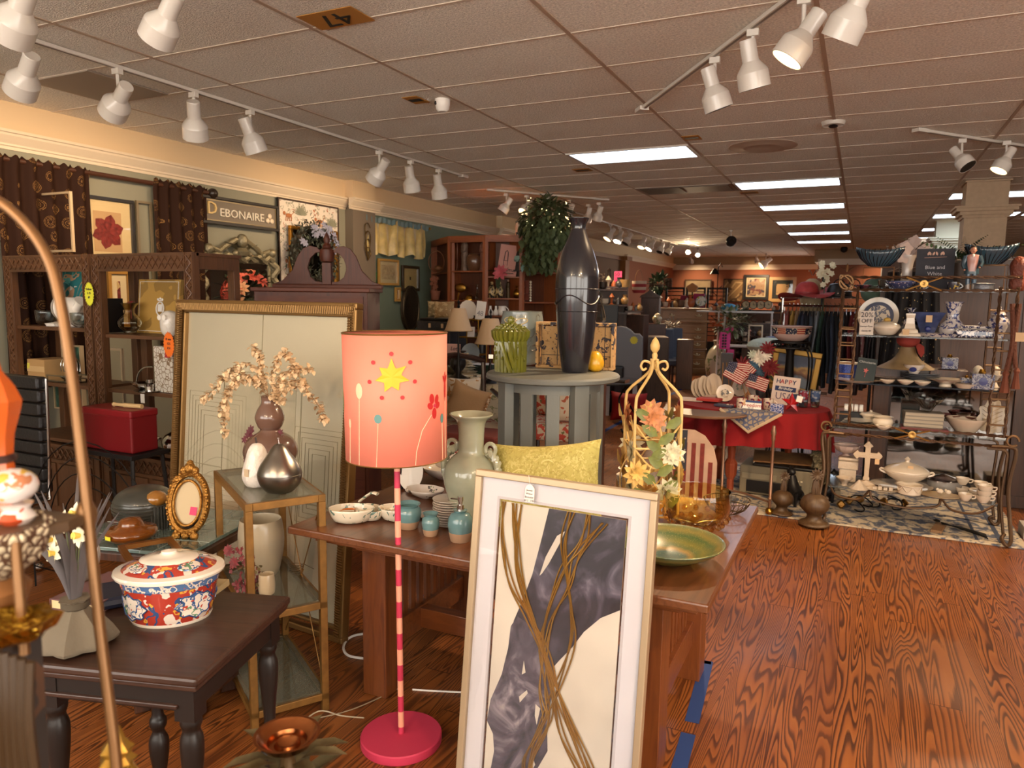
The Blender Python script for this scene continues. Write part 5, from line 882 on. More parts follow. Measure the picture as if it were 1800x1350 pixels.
q=Zp(30,918,zs);t=thing('millefiori_ornament','white and multicoloured swirled glass ornament on near stand','ornament',(q[0],q[1],zs));part('base',M().lathe([(.014,0),(.018,.006),(.012,.014),(.016,.02)],18),pat('e8dcd6',[('c4502c','noise',40,.56,1)],.15,.8),t);part('disc',M().ball(-.004,0,.038,.024,16,szz=.75),pat('e4dcd8',[('c4805a','noise',55,.58,.7),('5a5c74','noise',40,.64,1),('d8b04a','noise',30,.3,.38)],.08,.9),t)
q=Dp(5,1005,.72);t=thing('lace_basket','cream openwork basket bowl under the near shelf','basket',(q[0]-.02,q[1],q[2]-.01));part('bowl',M().lathe([(.02,0),(.045,.02),(.055,.05),(.052,.055),(.042,.025),(.001,.006)],24,.05,12),pat('d8c8a8',[('5a4030','edge',110,0,.12)],.5,.1,bump=.5),t);part('wood_foot',M().lathe([(.03,-.025),(.035,-.01),(.022,.002)],16),mat('8a5c34',.5),t)
q=Dp(25,1125,.68);t=thing('gold_foil_dish','crumpled gold leaf dish at the left edge','dish',tuple(q));part('dish',M().lathe([(.015,0),(.03,.008),(.036,.02),(.03,.018),(.001,.006)],20,.15,7),mat('c8a03c',.25,1,bump=1,bs=60),t)
t=thing('carved_cabinet','dark carved cabinet corner at the lower left edge','cabinet',(0,0,0));a=Dp(78,1098,.72);zc=a[2];m=M();pts=[(a[0],a[1]),(a[0]-.02,a[1]-.12),(a[0]-.3,a[1]-.1),(a[0]-.3,a[1]+.03)]
def pris(pts,z0,z1):n=len(pts);return M().add([(x,y,z0)for x,y in pts]+[(x,y,z1)for x,y in pts],[list(range(n))[::-1],list(range(n,2*n))]+[(i,(i+1)%n,(i+1)%n+n,i+n)for i in range(n)])
part('top',pris(pts,zc-.012,zc),mat('4a3824',.5),t,0,.003);part('case',pris([(x-.006,y-.0)for x,y in pts],0,zc-.012),pat('221810',[('40301c','noise',9,.56,.66,1),('4a2c14','noise',14,.3,.4)],.5,.1),t,0)
m=M();b=Dp(35,1250,.64);
for i in range(5):m.tube(spline([(b[0]-.03+.012*i,b[1],b[2]-.06),(b[0]-.02+.01*i,b[1]-.004,b[2]),(b[0]-.028+.012*i,b[1],b[2]+.05)],4),.004,5)
part('carving',m,mat('3a2812',.5),t)
q=Dp(207,1345,.80);t=thing('gold_tassel','gold rope tassel ornament at the foot of the brass rod','tassel',(q[0],q[1],q[2]-.03));TA=mat('a88034',.35,.6);m=M()
for i in range(16):a=2*PI*i/16;m.tube([(.012*math.cos(a),.012*math.sin(a),.03),(.024*math.cos(a+.4),.024*math.sin(a+.4),.0),(.02*math.cos(a+.9),.02*math.sin(a+.9),-.03)],.003,5,3)
part('skirt',m,TA,t);part('knot',M().lathe([(.012,.03),(.018,.036),(.012,.043),(.016,.05),(.008,.06),(.004,.075)],14,.1,7),TA,t)
t=thing('white_pitcher','small pale grey china pitcher behind the daffodils','pitcher',tuple(Zp(85,1040,TT)[:2])+(TT,));t.location.y+=.12;t.scale=(.8,)*3;part('body',M().lathe([(.03,0),(.045,.03),(.04,.08),(.03,.12),(.04,.15),(.036,.15),(.028,.12),(.001,.02)],20,sm=2),mat('7c7670',.3,coat=.3),t);part('handle',M().tube([(.038,0,.06),(.09,0,.09),(.09,0,.16),(.02,0,.165)],.009,7,4),mat('a8a29c',.25,coat=.4),t)
# copper leaf candle stand
q=Dp(505,1300,1.12);zc=q[2];t=thing('candle_stand','copper cupped candle stand wrapped in grey-green metal leaves','candle holder',(q[0],q[1],0));COPR=mat('a9683c',.25,1)
part('cup',M().lathe([(.007,zc-.02),(.016,zc-.02),(.024,zc-.014),(.036,zc-.006),(.046,zc+.008),(.05,zc+.01),(.045,zc+.01),(.035,zc-.0),(.03,zc-.001),(.027,zc-.008),(.02,zc-.008),(.017,zc-.003),(.012,zc-.009),(.001,zc-.012)],40),COPR,t);m=M()
for i in range(9):a=2*PI*i/9+.3;m.leaf((.02*math.cos(a),.02*math.sin(a),zc-.03),(math.cos(a),math.sin(a),.2 if i%2 else.55),.075,.024,.3)
for i in range(7):a=2*PI*i/7;m.leaf((.012*math.cos(a),.012*math.sin(a),zc-.09),(math.cos(a)*.5,math.sin(a)*.5,.8),.075,.035,.5)
part('metal_leaf',m,mat('6f6244',.5,.3,var=.3,vs=40),t);part('stem',M().lathe([(.03,zc-.12),(.024,zc-.08),(.012,zc-.04),(.01,zc-.02)],14).lathe([(.09,0),(.09,.02),(.03,.05),(.016,.1),(.014,zc-.13),(.03,zc-.12)],18),mat('5a4428',.45,.4),t)
# turquoise glass-topped table behind with amber glass and gilt frame
t=thing('tiled_table','low table with pale turquoise glass tile top behind side table','table',(-3.0,1.86,0),.25);GT=pat('5f7470',[('8c9c96','edge',9,0,.012)],.08,.8);part('tabletop',M().box(0,.62,0,.6,.585,.6),GT,t,0,.002);part('top_frame',M().box(-.02,.64,-.02,.62,.55,.584),DWOOD,t,0,.003)
for x in(.02,.56):
    for y in(.02,.54):part('leg',M().box(x,x+.045,y,y+.045,0,.56),DWOOD,t,0)
m=M();
for i in range(1,4):m.box(.62*i/4-.001,.62*i/4+.001,0,.6,.6,.6008);m.box(0,.62,.6*i/4-.001,.6*i/4+.001,.6,.6008)
part('tile_joint',m,mat('b8c0b8'),t,0);ZA=.601
AG=mat('9c5410',.06,trans=.55,coat=.5);q=Zp(240,957,ZA);t=thing('amber_glass_jar','squat amber glass jar with yellow sticker, in front of ribbed vase','jar',away(232,962,ZA,.09));t.scale=(1.12,)*3;part('body',M().lathe([(.04,0),(.06,.004),(.085,.022),(.092,.038),(.082,.052),(.055,.06),(.045,.066),(.042,.076),(.03,.088),(.001,.092)],36,sm=3),AG,t);part('sticker',M().box(-.012,.016,-.098,-.0965,.03,.044),mat('d8d838'),t,0)
q=Zp(265,920,ZA);GV=mat('34342f',.35,coat=.4);t=thing('ribbed_vase','dark grey horizontally ribbed ball vase behind the amber jar','vase',away(256,932,ZA,.11));t.scale=(1.1,)*3;m=M().lathe([(.05,0),(.1,.03),(.12,.075),(.11,.12),(.07,.15),(.03,.158)],36,sm=3)
for i in range(10):z=.025+i*.013;r=.12*math.sqrt(max(.05,1-((z-.078)/.085)**2));m.tube([(r*math.cos(2*PI*j/36),r*math.sin(2*PI*j/36),z)for j in range(36)],.004,5,closed=True)
part('body',m,GV,t);q=Zp(283,925,ZA);t=thing('amber_ball_bottle','dark ribbed bottle with round amber glass stopper','bottle',away(277,932,ZA,.05));t.scale=(1.05,)*3;m=M().cyl(0,0,0,.045,.1)
for i in range(22):a=2*PI*i/22;m.tube([(.045*math.cos(a),.045*math.sin(a),0),(.046*math.cos(a),.046*math.sin(a),.1)],.005,5)
part('ribbed_body',m,GV,t);part('stopper',M().ball(0,0,.125,.047,20,szz=.75),mat('8a5c22',.08,coat=.9),t)
q=Zp(320,948,ZA);t=thing('gilt_oval_frame','gilt oval photo frame standing on the turquoise table','picture frame',(q[0],q[1]+.02,ZA),.38,rx=-.22);GL=mat('9a6c30',.35,.8,bump=.8,bs=80);k=.25;OVL=[(.078*math.cos(2*PI*i/40),.115*math.sin(2*PI*i/40))for i in range(40)]
part('frame',M().tube([(x*1.05,0,.15+z*1.1)for x,z in OVL],.016,8,closed=True).tube([(x*.78,-.01,.15+z*.84)for x,z in OVL],.006,6,closed=True),GL,t);m=M()
for i in range(34):a=2*PI*i/34;m.ball(.088*math.cos(a),-.012,.15+.136*math.sin(a),.0085,6)
for x,z,r in((0,.3,.026),(-.025,.29,.018),(.025,.29,.018),(0,.32,.016),(-.04,.01,.02),(.04,.01,.02),(0,.012,.018),(-.055,.25,.014),(.055,.25,.014)):m.ball(x,-.01,z,r,8,sy=.7)
part('moulded_flowers',m,GL,t);part('print',M().poly([(x*.8,.15+z*.86)for x,z in OVL],-.002,.004),mat('c2ae8c',.8),t,0);part('sticker',M().box(.0,.03,-.005,-.0035,.1,.135),mat('e8406a',.7),t,0,rot=(0,.1,0));part('easel_back',M().box(-.03,.03,.0,.005,.02,.2),BLK,t,0,loc=(0,.008,0),rot=(-.35,0,0));part('strut',M().poly([(-.02,0),(.06,0),(.0,.16)],.03,.036),BLK,t,0,rot=(0,0,.6))
q=Zp(185,985,ZA);solo('gold_frame_corner',M().frame(.2,.26,.022,-.0,.018),mat('8a5a28',.35,.7),'small bronze frame lying at the near edge of turquoise table','picture frame',(q[0]-.02,q[1]+.07,ZA+.018),1.1,rx=PI/2)
# small wood chest under side table
t=thing('wooden_chest','small dark octagonal wood chest on bracket feet beyond the side table','chest',(-2.4,1.98,0),.2);pts=[(.2*math.cos(PI/8+PI/4*i),.2*math.sin(PI/8+PI/4*i))for i in range(8)];part('case',pris(pts,.1,.42),wood('3a2016','54301f',.4,8,'z'),t,0,.003);part('top',pris([(x*1.05,y*1.05)for x,y in pts],.42,.44),DWOOD,t,0,.003);part('base',pris([(x*1.05,y*1.05)for x,y in pts],.09,.11),DWOOD,t,0)
for i in range(4):a=PI/4+PI/2*i;part('foot',M().at(.16*math.cos(a),.16*math.sin(a),0,rz=a).box(-.03,.03,-.035,.035,0,.09),DWOOD,t,0,.008)
# blue tape on the floor
BT=mat('26407a',.7)
def tape(a,b,w_,lab):a=Vector(a[:2]);b=Vector(b[:2]);d=(b-a);n=Vector((-d.y,d.x)).normalized()*w_/2;v=[a-n,b-n,b+n,a+n];return solo('floor_tape',M().add([(p.x,p.y,.0006)for p in v]+[(p.x,p.y,.0016)for p in v],[(0,3,2,1),(4,5,6,7),(0,1,5,4),(1,2,6,5),(2,3,7,6),(3,0,4,7)]),BT,lab,'tape',smooth=0)
tape(Zp(1243,1162),Zp(1216,1270),.055,'blue painter tape strip on floor right of the mission table');tape(Zp(1210,1290),Zp(1190,1365),.055,'torn lower length of blue floor tape by white frame');tape(Zp(1212,1160),Zp(1250,1166),.028,'short blue tape piece meeting the long strip at a corner')
tape(Zp(1040,770),Zp(1250,655),.06,'long blue tape line crossing the floor toward the dresser');tape(Zp(735,1047),Zp(780,1058),.04,'blue tape piece on floor under mission table')
# rug
def rug_mat():
    m,nt,b=new('rug');v=coords(nt);n=nz(nt,v,12,6,dist=.8);n2=nz(nt,v,60,2);c=ramp(nt,mth(nt,'ADD',n,mth(nt,'MULTIPLY',mth(nt,'SUBTRACT',n2,.5),.25)),[(.38,lin('4f5566')),(.47,lin('7c7c80')),(.52,lin('b8aa94')),(.7,lin('c4b69e'))]);nt.links.new(c,b.inputs['Base Color']);b.inputs['Roughness'].default_value=.95;bumpy(nt,b,n2,.3);return m
t=thing('area_rug','cream and slate blue distressed rug under the iron shelf','rug',(-1.3,5.79,0));part('pile',M().box(0,2.42,0,1.75,.001,.011),rug_mat(),t,0,.004);part('binding',M().frame(2.42,1.75,.02,0,.012),mat('c4b69e',.9),t,0,rot=(-PI/2,0,0),loc=(0,1.75,.013))
part('border_stripe',M().box(2.12,2.14,.06,1.7,.011,.0125).box(2.26,2.29,.06,1.7,.011,.0125),mat('454d60',.95),t,0)
# ================================================================= MIDDLE AND BACK OF THE SHOP
CH=wood('74391a','8c4a24',.5,7,'z',.05);CHX=wood('74391a','8c4a24',.5,7,'x',.05);ZC=2.465
CP=[Zp(757,424,ZC),Zp(787,415,ZC),Zp(853,413,ZC),Zp(919,413,ZC),Zp(985,418,ZC)]
CP=[(p[0],p[1])for p in CP]
def zc_(i,px,py):return zat(px,py,((CP[i][0]+CP[i+1][0])/2,(CP[i][1]+CP[i+1][1])/2))
Z01,Z02,Z11,Z12,Z21,Z22,Z23,Z31,Z32,Z33=zc_(0,772,480),zc_(0,772,527),zc_(1,820,476),zc_(1,820,527.5),zc_(2,886,486),zc_(2,886,524),zc_(2,886,555),zc_(3,950,478),zc_(3,950,531),zc_(3,950,575)
SHZ=[[Z01,Z02,1.2],[Z11,Z12,1.2],[Z21,Z22,Z23],[Z31,Z32,Z33]]
cab=[]
for i in range(4):
    a,b=CP[i],CP[i+1];dx,dy=b[0]-a[0],b[1]-a[1];L=math.hypot(dx,dy);lab=('side-facing end unit','unit with the two robed figures','unit with the pink card','unit behind the black vase')[i]
    t=thing('display_cabinet','tall cherry wood open display cabinet, '+lab,'cabinet',(a[0],a[1],0),math.atan2(dy,dx),'cherry wood display cabinets');cab.append((t,L));D=.3;e=.04
    if i==0:D=.1
    part('stile',M().box(0,e,0,D,0,ZC),CH,t,0,.003);part('stile',M().box(L-e,L,0,D,0,ZC),CH,t,0,.003);part('header',M().box(e,L-e,0,.03,ZC-.09,ZC),CHX,t,0,.003);part('top',M().box(e,L-e,.03,D,ZC-.02,ZC),CHX,t,0);part('back',M().box(e,L-e,D-.012,D,0,ZC-.02),wood('4a2614','5c3018',.5,7,'z'),t,0)
    for z in SHZ[i]:part('shelf',M().box(e,L-e,.012,D-.012,z-.018,z),CHX,t,0)
    part('base',M().box(e,L-e,.0,.03,0,.5),CHX,t,0)
def incab(i,u,z,y=.1):a,b=CP[i],CP[i+1];L=cab[i][1];ux,uy=(b[0]-a[0])/L,(b[1]-a[1])/L;return(a[0]+ux*u*L-uy*y,a[1]+uy*u*L+ux*y,z)
N0_=names()
ST=mat('6c5648',.5,var=.3,vs=30)
def robed(loc,hh,lab,mt=ST):
    t=thing('robed_figurine',lab,'figurine',loc);k=hh;part('robe',M().lathe([(.11*k,0),(.12*k,.03*k),(.09*k,.2*k),(.1*k,.45*k),(.085*k,.6*k),(.1*k,.72*k),(.09*k,.8*k),(.03*k,.86*k)],14,.05,5,2),mt,t);part('head',M().ball(0,0,.92*k,.05*k,10,szz=1.3),mat('a07c66',.5),t);part('arms',M().tube([(-.09*k,0,.76*k),(-.07*k,-.07*k,.58*k),(.02*k,-.1*k,.56*k)],.03*k,6,3).tube([(.09*k,0,.76*k),(.07*k,-.07*k,.6*k),(.0,-.1*k,.58*k)],.03*k,6,3),mt,t);return t
robed(incab(1,.36,Z11),.36,'tall robed figure left of the brown jar in cherry cabinet');robed(incab(1,.86,Z11),.35,'tall robed figure right of the brown jar in cherry cabinet',mat('7c5448',.5,var=.3,vs=30))
pot('ginger_jar','brown glazed jar between two robed figures','jar',mat('5c3c28',.3,coat=.5),[(.3,0),(.34,.03),(.5,.45),(.48,.85),(.34,1.0),(.38,1.06),(.3,1.06),(.28,.9)],incab(1,.62,Z11),.17);pot('candlestick','slim dark candlestick left of robed figures','candlestick',mat('5a3422',.4,.4),[(.12,0),(.04,.06),(.03,.3),(.07,.38),(.03,.45),(.03,.9),(.07,1)],incab(1,.16,Z11),.3,12)
m=M().tube([(-.06,0,.13),(-.02,0,.15),(.03,0,.11),(.03,0,.05)],.012,7,3);t=thing('brass_fish','brass fish ornament on the middle cherry shelf','ornament',incab(1,.25,Z12));part('body',M().ball(0,0,.13,.05,14,sx=1.4,sy=.5).leaf((.06,0,.13),(1,0,.4),.05,.05),GOLD,t);part('tail',M().leaf((.05,0,.13),(1,0,-.5),.05,.05).tube([(-.02,0,.08),(-.03,0,0)],.01,6),GOLD,t)
t=thing('brass_bell','brass bell on a tray beside the fish ornament','bell',incab(1,.5,Z12));part('bell',M().lathe([(.05,0),(.04,.03),(.03,.05),(.01,.06)],16),BRASS,t);part('tray',M().cyl(0,0,0,.07,.008),BRASS,t)
m=M();[m.ball(0,0,.02+.035*i,.022-.002*i,8)for i in range(5)];solo('glass_stack',m,CRYS,'stacked amber and glass balls in cherry cabinet','ornament',incab(1,.7,Z12));pot('candlestick','tall brass candlestick on middle cherry shelf','candlestick',BRASS,[(.14,0),(.04,.05),(.03,.3),(.06,.36),(.03,.42),(.03,.9),(.05,1)],incab(1,.9,Z12),.34,12)
m=M();[m.tube([(.1*math.cos(2*PI*i/20),0,.12+.12*math.sin(2*PI*i/20))for i in range(20)],.006,5,closed=True)];m.ball(.03,0,.05,.05,10,szz=.7)
solo('wicker_hoop',m,mat('6a4426',.6),'wicker hoop basket in the side-facing cherry unit','basket',incab(0,.6,Z01,-.06));m=M();[m.flower((rnd.uniform(-.05,.05),0,rnd.uniform(.1,.25)),.03,6)for _ in range(12)];m.lathe([(.04,0),(.06,.1),(.05,.1)],12);solo('dried_posy',m,mat('8a5440',.7),'dried rust coloured posy in the side-facing cherry unit','flowers',incab(0,.55,Z02,-.06))
a=incab(2,.62,Z21,.06);t=thing('pink_card','pink Delmarie sign card with a chair drawing on cherry shelf','sign',a,math.atan2(CP[3][1]-CP[2][1],CP[3][0]-CP[2][0]),rx=-.1,ry=.12);part('card',M().box(-.13,.13,0,.006,0,.33),mat('b88478',.8),t,0);text('lettering','Delmarie',.06,(0,-.003,.07),FR,INK,t,shear=.3)
m=M();m.box(-.08,-.03,-.002,0,.16,.165);m.box(-.078,-.074,-.002,0,.11,.16);m.box(-.036,-.032,-.002,0,.11,.16);m.tube([(-.075,-.002,.165),(-.07,-.002,.25),(-.055,-.002,.27),(-.04,-.002,.25),(-.035,-.002,.165)],.004,4);part('chair_drawing',m,INK,t)
robed(incab(2,.9,Z21,.08),.32,'dark carved figure beside the pink card',mat('2e2620',.5));q=incab(2,.45,Z21,-.03);t=thing('silk_peony','large pink silk flower drooping over the cherry shelf','flower',(q[0],q[1],Z21+.02));part('petals',M().flower((0,-.02,.02),.09,9,(0,-1,.2),.55).flower((0,-.03,.02),.06,8,(0,-1,.2),.6,.7),mat('b05058',.6,var=.2),t);part('leaf',M().leaf((0,0,.02),(-1,-.2,.3),.16,.07).leaf((0,0,0),(1,-.2,.2),.17,.07).leaf((0,-.03,0),(-.1,-.3,-1),.16,.07),mat('2e3a26',.6),t)
for u,lab in((.15,'left'),(.36,'right')):t=thing('rooster_figure','black and cream spotted hen figurine, %s of a pair on cherry shelf'%lab,'figurine',incab(2,u,Z22));part('body',M().lathe([(.03,0),(.045,.05),(.04,.09),(.02,.13),(.012,.14)],14,sm=2),pat('b8a070',[('1c1814','noise',40,.5,1)],.4,.3),t);part('head',M().ball(0,0,.155,.02,8),pat('b8a070',[('1c1814','noise',60,.5,1)],.4,.3),t)
robed(incab(2,.6,Z22),.2,'small bronze seated figure beside spotted hens',mat('4a3a24',.4,.5));pot('brass_jug','narrow brass jug at the right of the spotted hens','jug',BRASS,VASE,incab(2,.86,Z22),.1)
for u,k,lab in((.12,.09,'leftmost'),(.27,.09,'second'),(.62,.13,'tallest')):pot('bud_vase','small white bottle vase on low cherry shelf, %s'%lab,'vase',PORC,[(.3,0),(.38,.1),(.4,.4),(.16,.7),(.14,1.1),(.1,1.1)],incab(2,u,Z23 if k<.1 else 1.0),k,14)
t=thing('creamer','white painted cream jug between bud vases','jug',incab(2,.44,Z23));part('body',M().lathe([(.03,0),(.05,.04),(.04,.08),(.045,.1),(.04,.1)],16,sm=2),PORC,t);part('handle',M().tube([(.04,0,.03),(.075,0,.06),(.045,0,.09)],.006,6,3),PORC,t)
t=thing('teal_scarf_hat','grey hat wrapped in a pale teal ribbon in the cherry cabinet','hat',incab(3,.15,Z31));part('crown',M().lathe([(.12,0),(.1,.02),(.085,.12),(.07,.2),(.0,.21)],20),mat('3a3836',.7),t);part('ribbon',M().lathe([(.1,.1),(.11,.12),(.1,.16),(.09,.16)],20).leaf((.06,-.06,.13),(.5,-.4,-1),.2,.05).leaf((.03,-.08,.13),(.1,-.4,-1),.15,.05),mat('7ca09a',.5),t)
m=M();
for s in(1,-1):m.tube([(0,0,.06),(s*.035,0,.1),(s*.03,0,.16),(0,0,.2)],.006,5,4);m.tube([(0,0,.2),(s*.06,0,.2),(s*.1,0,.22),(s*.08,0,.24),(s*.06,0,.22)],.006,5,4)
m.tube([(0,0,.18),(0,0,.3)],.007,6).ball(0,0,.3,.014,8).ball(0,0,.13,.016,8)
t=thing('scroll_cross','white scrolled metal cross on a wooden foot','cross',tuple(Dp(957,476,6.9))and incab(3,.58,Z31));part('cross',m,mat('b8b4b0',.4,.4),t);part('foot',M().lathe([(.04,0),(.035,.03),(.012,.06)],14),mat('3a2a1e'),t)
m=M();[m.box(-.06,.06,-.002,.01,.02+.07*i,.085+.07*i)for i in range(3)];solo('carved_plaque',m,mat('6a3020',.4,bump=.5),'red carved panel leaning on third cherry shelf','panel',incab(3,.15,Z32),.1);m=M();[m.ball(0,0,.015+.028*i,.014,8)for i in range(8)];solo('bead_spindle',m,CREAM,'white and copper beaded spindle by the red carved panel','ornament',incab(3,.34,Z32))
pot('ceramic_button','small white button on lowest visible cherry shelf','ornament',PORC,CUP,incab(3,.95,Z33),.05,10)
q=Zp(905,410,ZC);solo('tin_can',M().cyl(0,0,0,.06,.15),pat('c8c0b4',[('26303c','noise',12,.5,1)],.4),'printed tin standing on top of cherry cabinet','tin',(CP[3][0]-.08,CP[3][1]+.12,ZC))
c=(CP[3][0]+.3,CP[3][1]+.1,ZC);t=plant('ivy_plant','trailing green ivy with tiny lights on top of cherry cabinets','plant',c,.27,.38,1300,.085,['566142','67704a','465034'],center=.3,droop=.8,pot=mat('4a3826'));m=M()
for i in range(420):a=rnd.uniform(0,2*PI);r=rnd.uniform(.05,.26);z=-rnd.random()*.42+.05;m.leaf((r*math.cos(a)*(1+z),-.1+r*.5*math.sin(a)-.05,z),(rnd.uniform(-1,1),-.6,-.8),.08,.045)
part('foliage',m,mat('4a5434',.55),t);m=M()
for i in range(22):a=rnd.uniform(PI,2*PI);e=rnd.uniform(-.6,1);c2=math.sqrt(1-e*e);m.ball(.28*c2*math.cos(a),.28*c2*math.sin(a),.15+.28*e,.0045,6)
part('fairy_light',m,mat('ffe9a0',.5,emit=2.5),t)
rescale(N0_,1.27)
# cream lamps, brass tier stand, black basket, plates
def tlamp(px,py,d,wpx,hpx,lab,pleat=0,zb=None):
    q=Dp(px,py,d);s=d/FPX;R=wpx*s/2;h=hpx*s;zb=zb if zb is not None else(.765 if px>0 else 0);t=thing('table_lamp',lab,'lamp',(q[0],q[1],zb));z=q[2]-zb
    part('lamp_shade',M().lathe([(R,z),(R*.88,z+h*.15),(R*.5,z+h)],40,.012 if pleat else 0,20,2 if not pleat else 0),mat('c9ab86',.7,bump=.1),t);part('shade_trim',M().tube([(R*math.cos(2*PI*i/30),R*math.sin(2*PI*i/30),z)for i in range(30)],.004,5,closed=True),mat('b0946c',.7),t)
    part('base',M().lathe([(.07,0),(.06,.02),(.02,.05),(.03,z*.3),(.012,z*.5),(.012,z+h*.9)],18,sm=2),IRON,t);part('finial',M().lathe([(.01,z+h),(.016,z+h*1.08),(.006,z+h*1.16),(.014,z+h*1.26),(0,z+h*1.4)],12),IRON,t);return t
tlamp(806,581,7.3,50,39,'cream bell shaded table lamp left of the numbered card');tlamp(862,604,7.5,56,44,'cream pleated lamp shade half hidden by asparagus jar',1)
pv=Dp(806,660,5.0);zt2=.76;q=Zp(838,664,.76);t=thing('covered_table','round table under a patterned cream cloth with dishes','table',(q[0],q[1]+.1,0));t.scale=(1.25,1.25,1);N0_=names()
part('tabletop',M().lathe([(.001,zt2-.02),(.5,zt2-.02),(.5,zt2),(.001,zt2)],40),mat('8c8478'),t);part('tablecloth',M().lathe([(.002,zt2+.004),(.5,zt2+.004),(.515,zt2-.02),(.53,zt2-.2),(.56,.25)],60,.02,11),pat('a89a80',[('6a6a44','noise',12,.58,.66,2)],.9,0),t,1);part('pedestal',M().cyl(0,0,0,.06,zt2-.02),DWOOD,t)
def tb(px,py):q=Zp(px,py,zt2+.005);return(q[0],q[1],zt2+.005)
pot('soup_plate','cream and brown stacked bowls on the covered table','bowl',pat('d8ccb4',[('4a3a2c','noise',30,.62,1)],.2,.5),[(.4,0),(1,.12),(1.05,.3),(1,.3),(.9,.16),(.001,.1)],tb(833,668),.1);t=thing('candle_pedestal','short twisted black pedestal with pink price card','candle holder',tb(805,670));k=.28
part('stem',M().lathe([(.09,0),(.1,.01),(.07,.03),(.03,.05),(.025,.07),(.05,.1),(.06,.14),(.045,.18),(.03,.2),(.06,.22),(.06,.225)],20,.05,8,2),mat('221c1a',.4),t);part('price_card',M().box(-.055,.055,-.065,-.063,.21,.28),mat('d8aca0',.8),t,0);text('lettering','Lot',.04,(0,-.067,.245),FR,INK,t,shear=.3)
t=thing('tall_candlestick','tall black baluster candlestick with flared cup','candle holder',tb(846,655));part('column',M().lathe([(.09,0),(.09,.01),(.05,.03),(.03,.06),(.04,.1),(.04,.3),(.03,.36),(.045,.38),(.035,.4),(.06,.45),(.07,.47),(.065,.47)],20,sm=2),mat('1c1818',.4),t)
t=thing('display_plate','grey blue plate on stand behind ivory pine ornament','plate',tb(822,660));part('plate',M().at(0,.05,.17,rx=PI/2-.2).lathe([(a*.085,b*.085)for a,b in PLATE],28),mat('8c9498',.25,coat=.5),t);part('stand',M().tube([(-.04,0,.0),(-.04,.04,.12),(.04,.04,.12),(.04,0,0)],.004,5),IRON,t)
m=M();
for i in range(9):m.at(0,0,.01+.02*i,rz=i*.7).lathe([(.085-.008*i,0),(.001,.025)],10,.15,5)
solo('pine_ornament',m,mat('c8b898',.7),'ivory scalloped pine tree ornament on covered table','ornament',tb(822,664),smooth=0);m=M();[m.leaf((0,0,.02),(rnd.uniform(-1,1),rnd.uniform(-1,.4),rnd.uniform(.1,1)),.09,.04)for _ in range(60)];solo('silk_leaves',m,mat('9c9272',.6),'pale ivory silk leaves beside the short black pedestal','leaves',tb(796,664));t=thing('green_box','dark green box with white lace top on the covered table','box',tb(847,662));part('box',M().box(-.09,.09,-.05,.05,0,.1),mat('1e3428',.5),t,0);part('lace',M().lathe([(.1,0),(.001,.01)],20,.12,10,z=.1),PAPER,t)
pot('serving_platter','flat dark oval platter right of the green box','platter',mat('2a1e1a',.3),[(.5,0),(1,.06),(1.02,.1),(.001,.04)],tb(868,668),.12,sx=1.3);pot('glass_compote','footed glass compote on the covered table','compote',CRYS,[(.3,0),(.08,.1),(.08,.4),(.6,.6),(.7,.9),(.66,.9),(.5,.62)],tb(834,664),.1)
rescale(N0_,1.42)
# brass tier stand with card 48
q=Dp(822,562,8.3);t=thing('brass_tier_stand','brass rod tiered stand holding glass pieces behind the cream lamp','stand',(q[0],q[1],0));zt_=q[2]+.0;m=M()
for x in(-.12,.14):
    for y in(0,.2):part('upright',M().tube([(x,y,0),(x,y,zt_-.0)],.007,8),BRASS,t)
for z in(zt_,zt_-.2,zt_-.4,zt_-.6):part('shelf',M().box(-.12,.14,0,.2,z-.012,z-.004),glass('d8dcd8'),t,0);part('shelf_rail',M().tube([(-.12,0,z),(.14,0,z),(.14,.2,z),(-.12,.2,z)],.006,6,closed=True),BRASS,t)
for i in range(14):x,z=rnd.uniform(-.1,.12),zt_-.2-.2*(i%3);solo('cut_glass_cup',M().lathe([(a*.03,b*.06)for a,b in CUP],10,.05,5),[CRYS,mat('7a3a4a',.2,coat=.5),mat('b89c5c',.2,coat=.5)][i%3],'small coloured glass cup on the brass tier stand','cup',(q[0]+x,q[1]+.02+.16*rnd.random(),z),0,'glass cups on the brass tier stand')
t=thing('number_card','white card printed 48 on top of the brass tier stand','sign',(q[0]+.1,q[1]+.1,zt_+.002),rx=-.1,ry=.08);t.scale=(1.5,)*3;part('card',M().box(-.04,.04,0,.003,0,.14),PAPER,t,0);text('lettering','48',.055,(0,-.002,.045),FR,mat('8a8a90'),t)
t=thing('number_card','lower white handwritten card under the 48 card','sign',(q[0]+.02,q[1]+.04,zt_-.2),rx=-.1);t.scale=(1.5,)*3;part('card',M().box(-.03,.03,0,.003,0,.08),PAPER,t,0);text('lettering','sale',.02,(0,-.002,.05),FR,INK,t)
t=thing('display_plate','white fluted plate standing behind cream lamp finial','plate',(q[0]-.16,q[1]+.3,zt_+.1));t.scale=(1.4,)*3;part('plate',M().at(0,0,.0,rx=PI/2-.1).lathe([(a*.085,b*.07)for a,b in PLATE],28,.02,14),PORC,t);part('stand',M().tube([(-.05,0,-.1),(0,.03,0),(.05,0,-.1)],.004,5),BRASS,t)
q=Dp(760,573,8.5);t=thing('black_basket','black woven chest with tags left of the cream lamp','chest',(q[0],q[1],0));zb=q[2]-.02;part('chest',M().box(-.22,.24,0,.4,zb-.35,zb+.08),pat('141214',[('2a2626','edge',60,0,.1)],.5,0),t,0,.02);part('lid',M().box(-.2,.22,.02,.38,zb+.08,zb+.11),BLK,t,0,.02);part('base',M().box(-.2,.22,.02,.38,0,zb-.35),DWOOD,t,0)
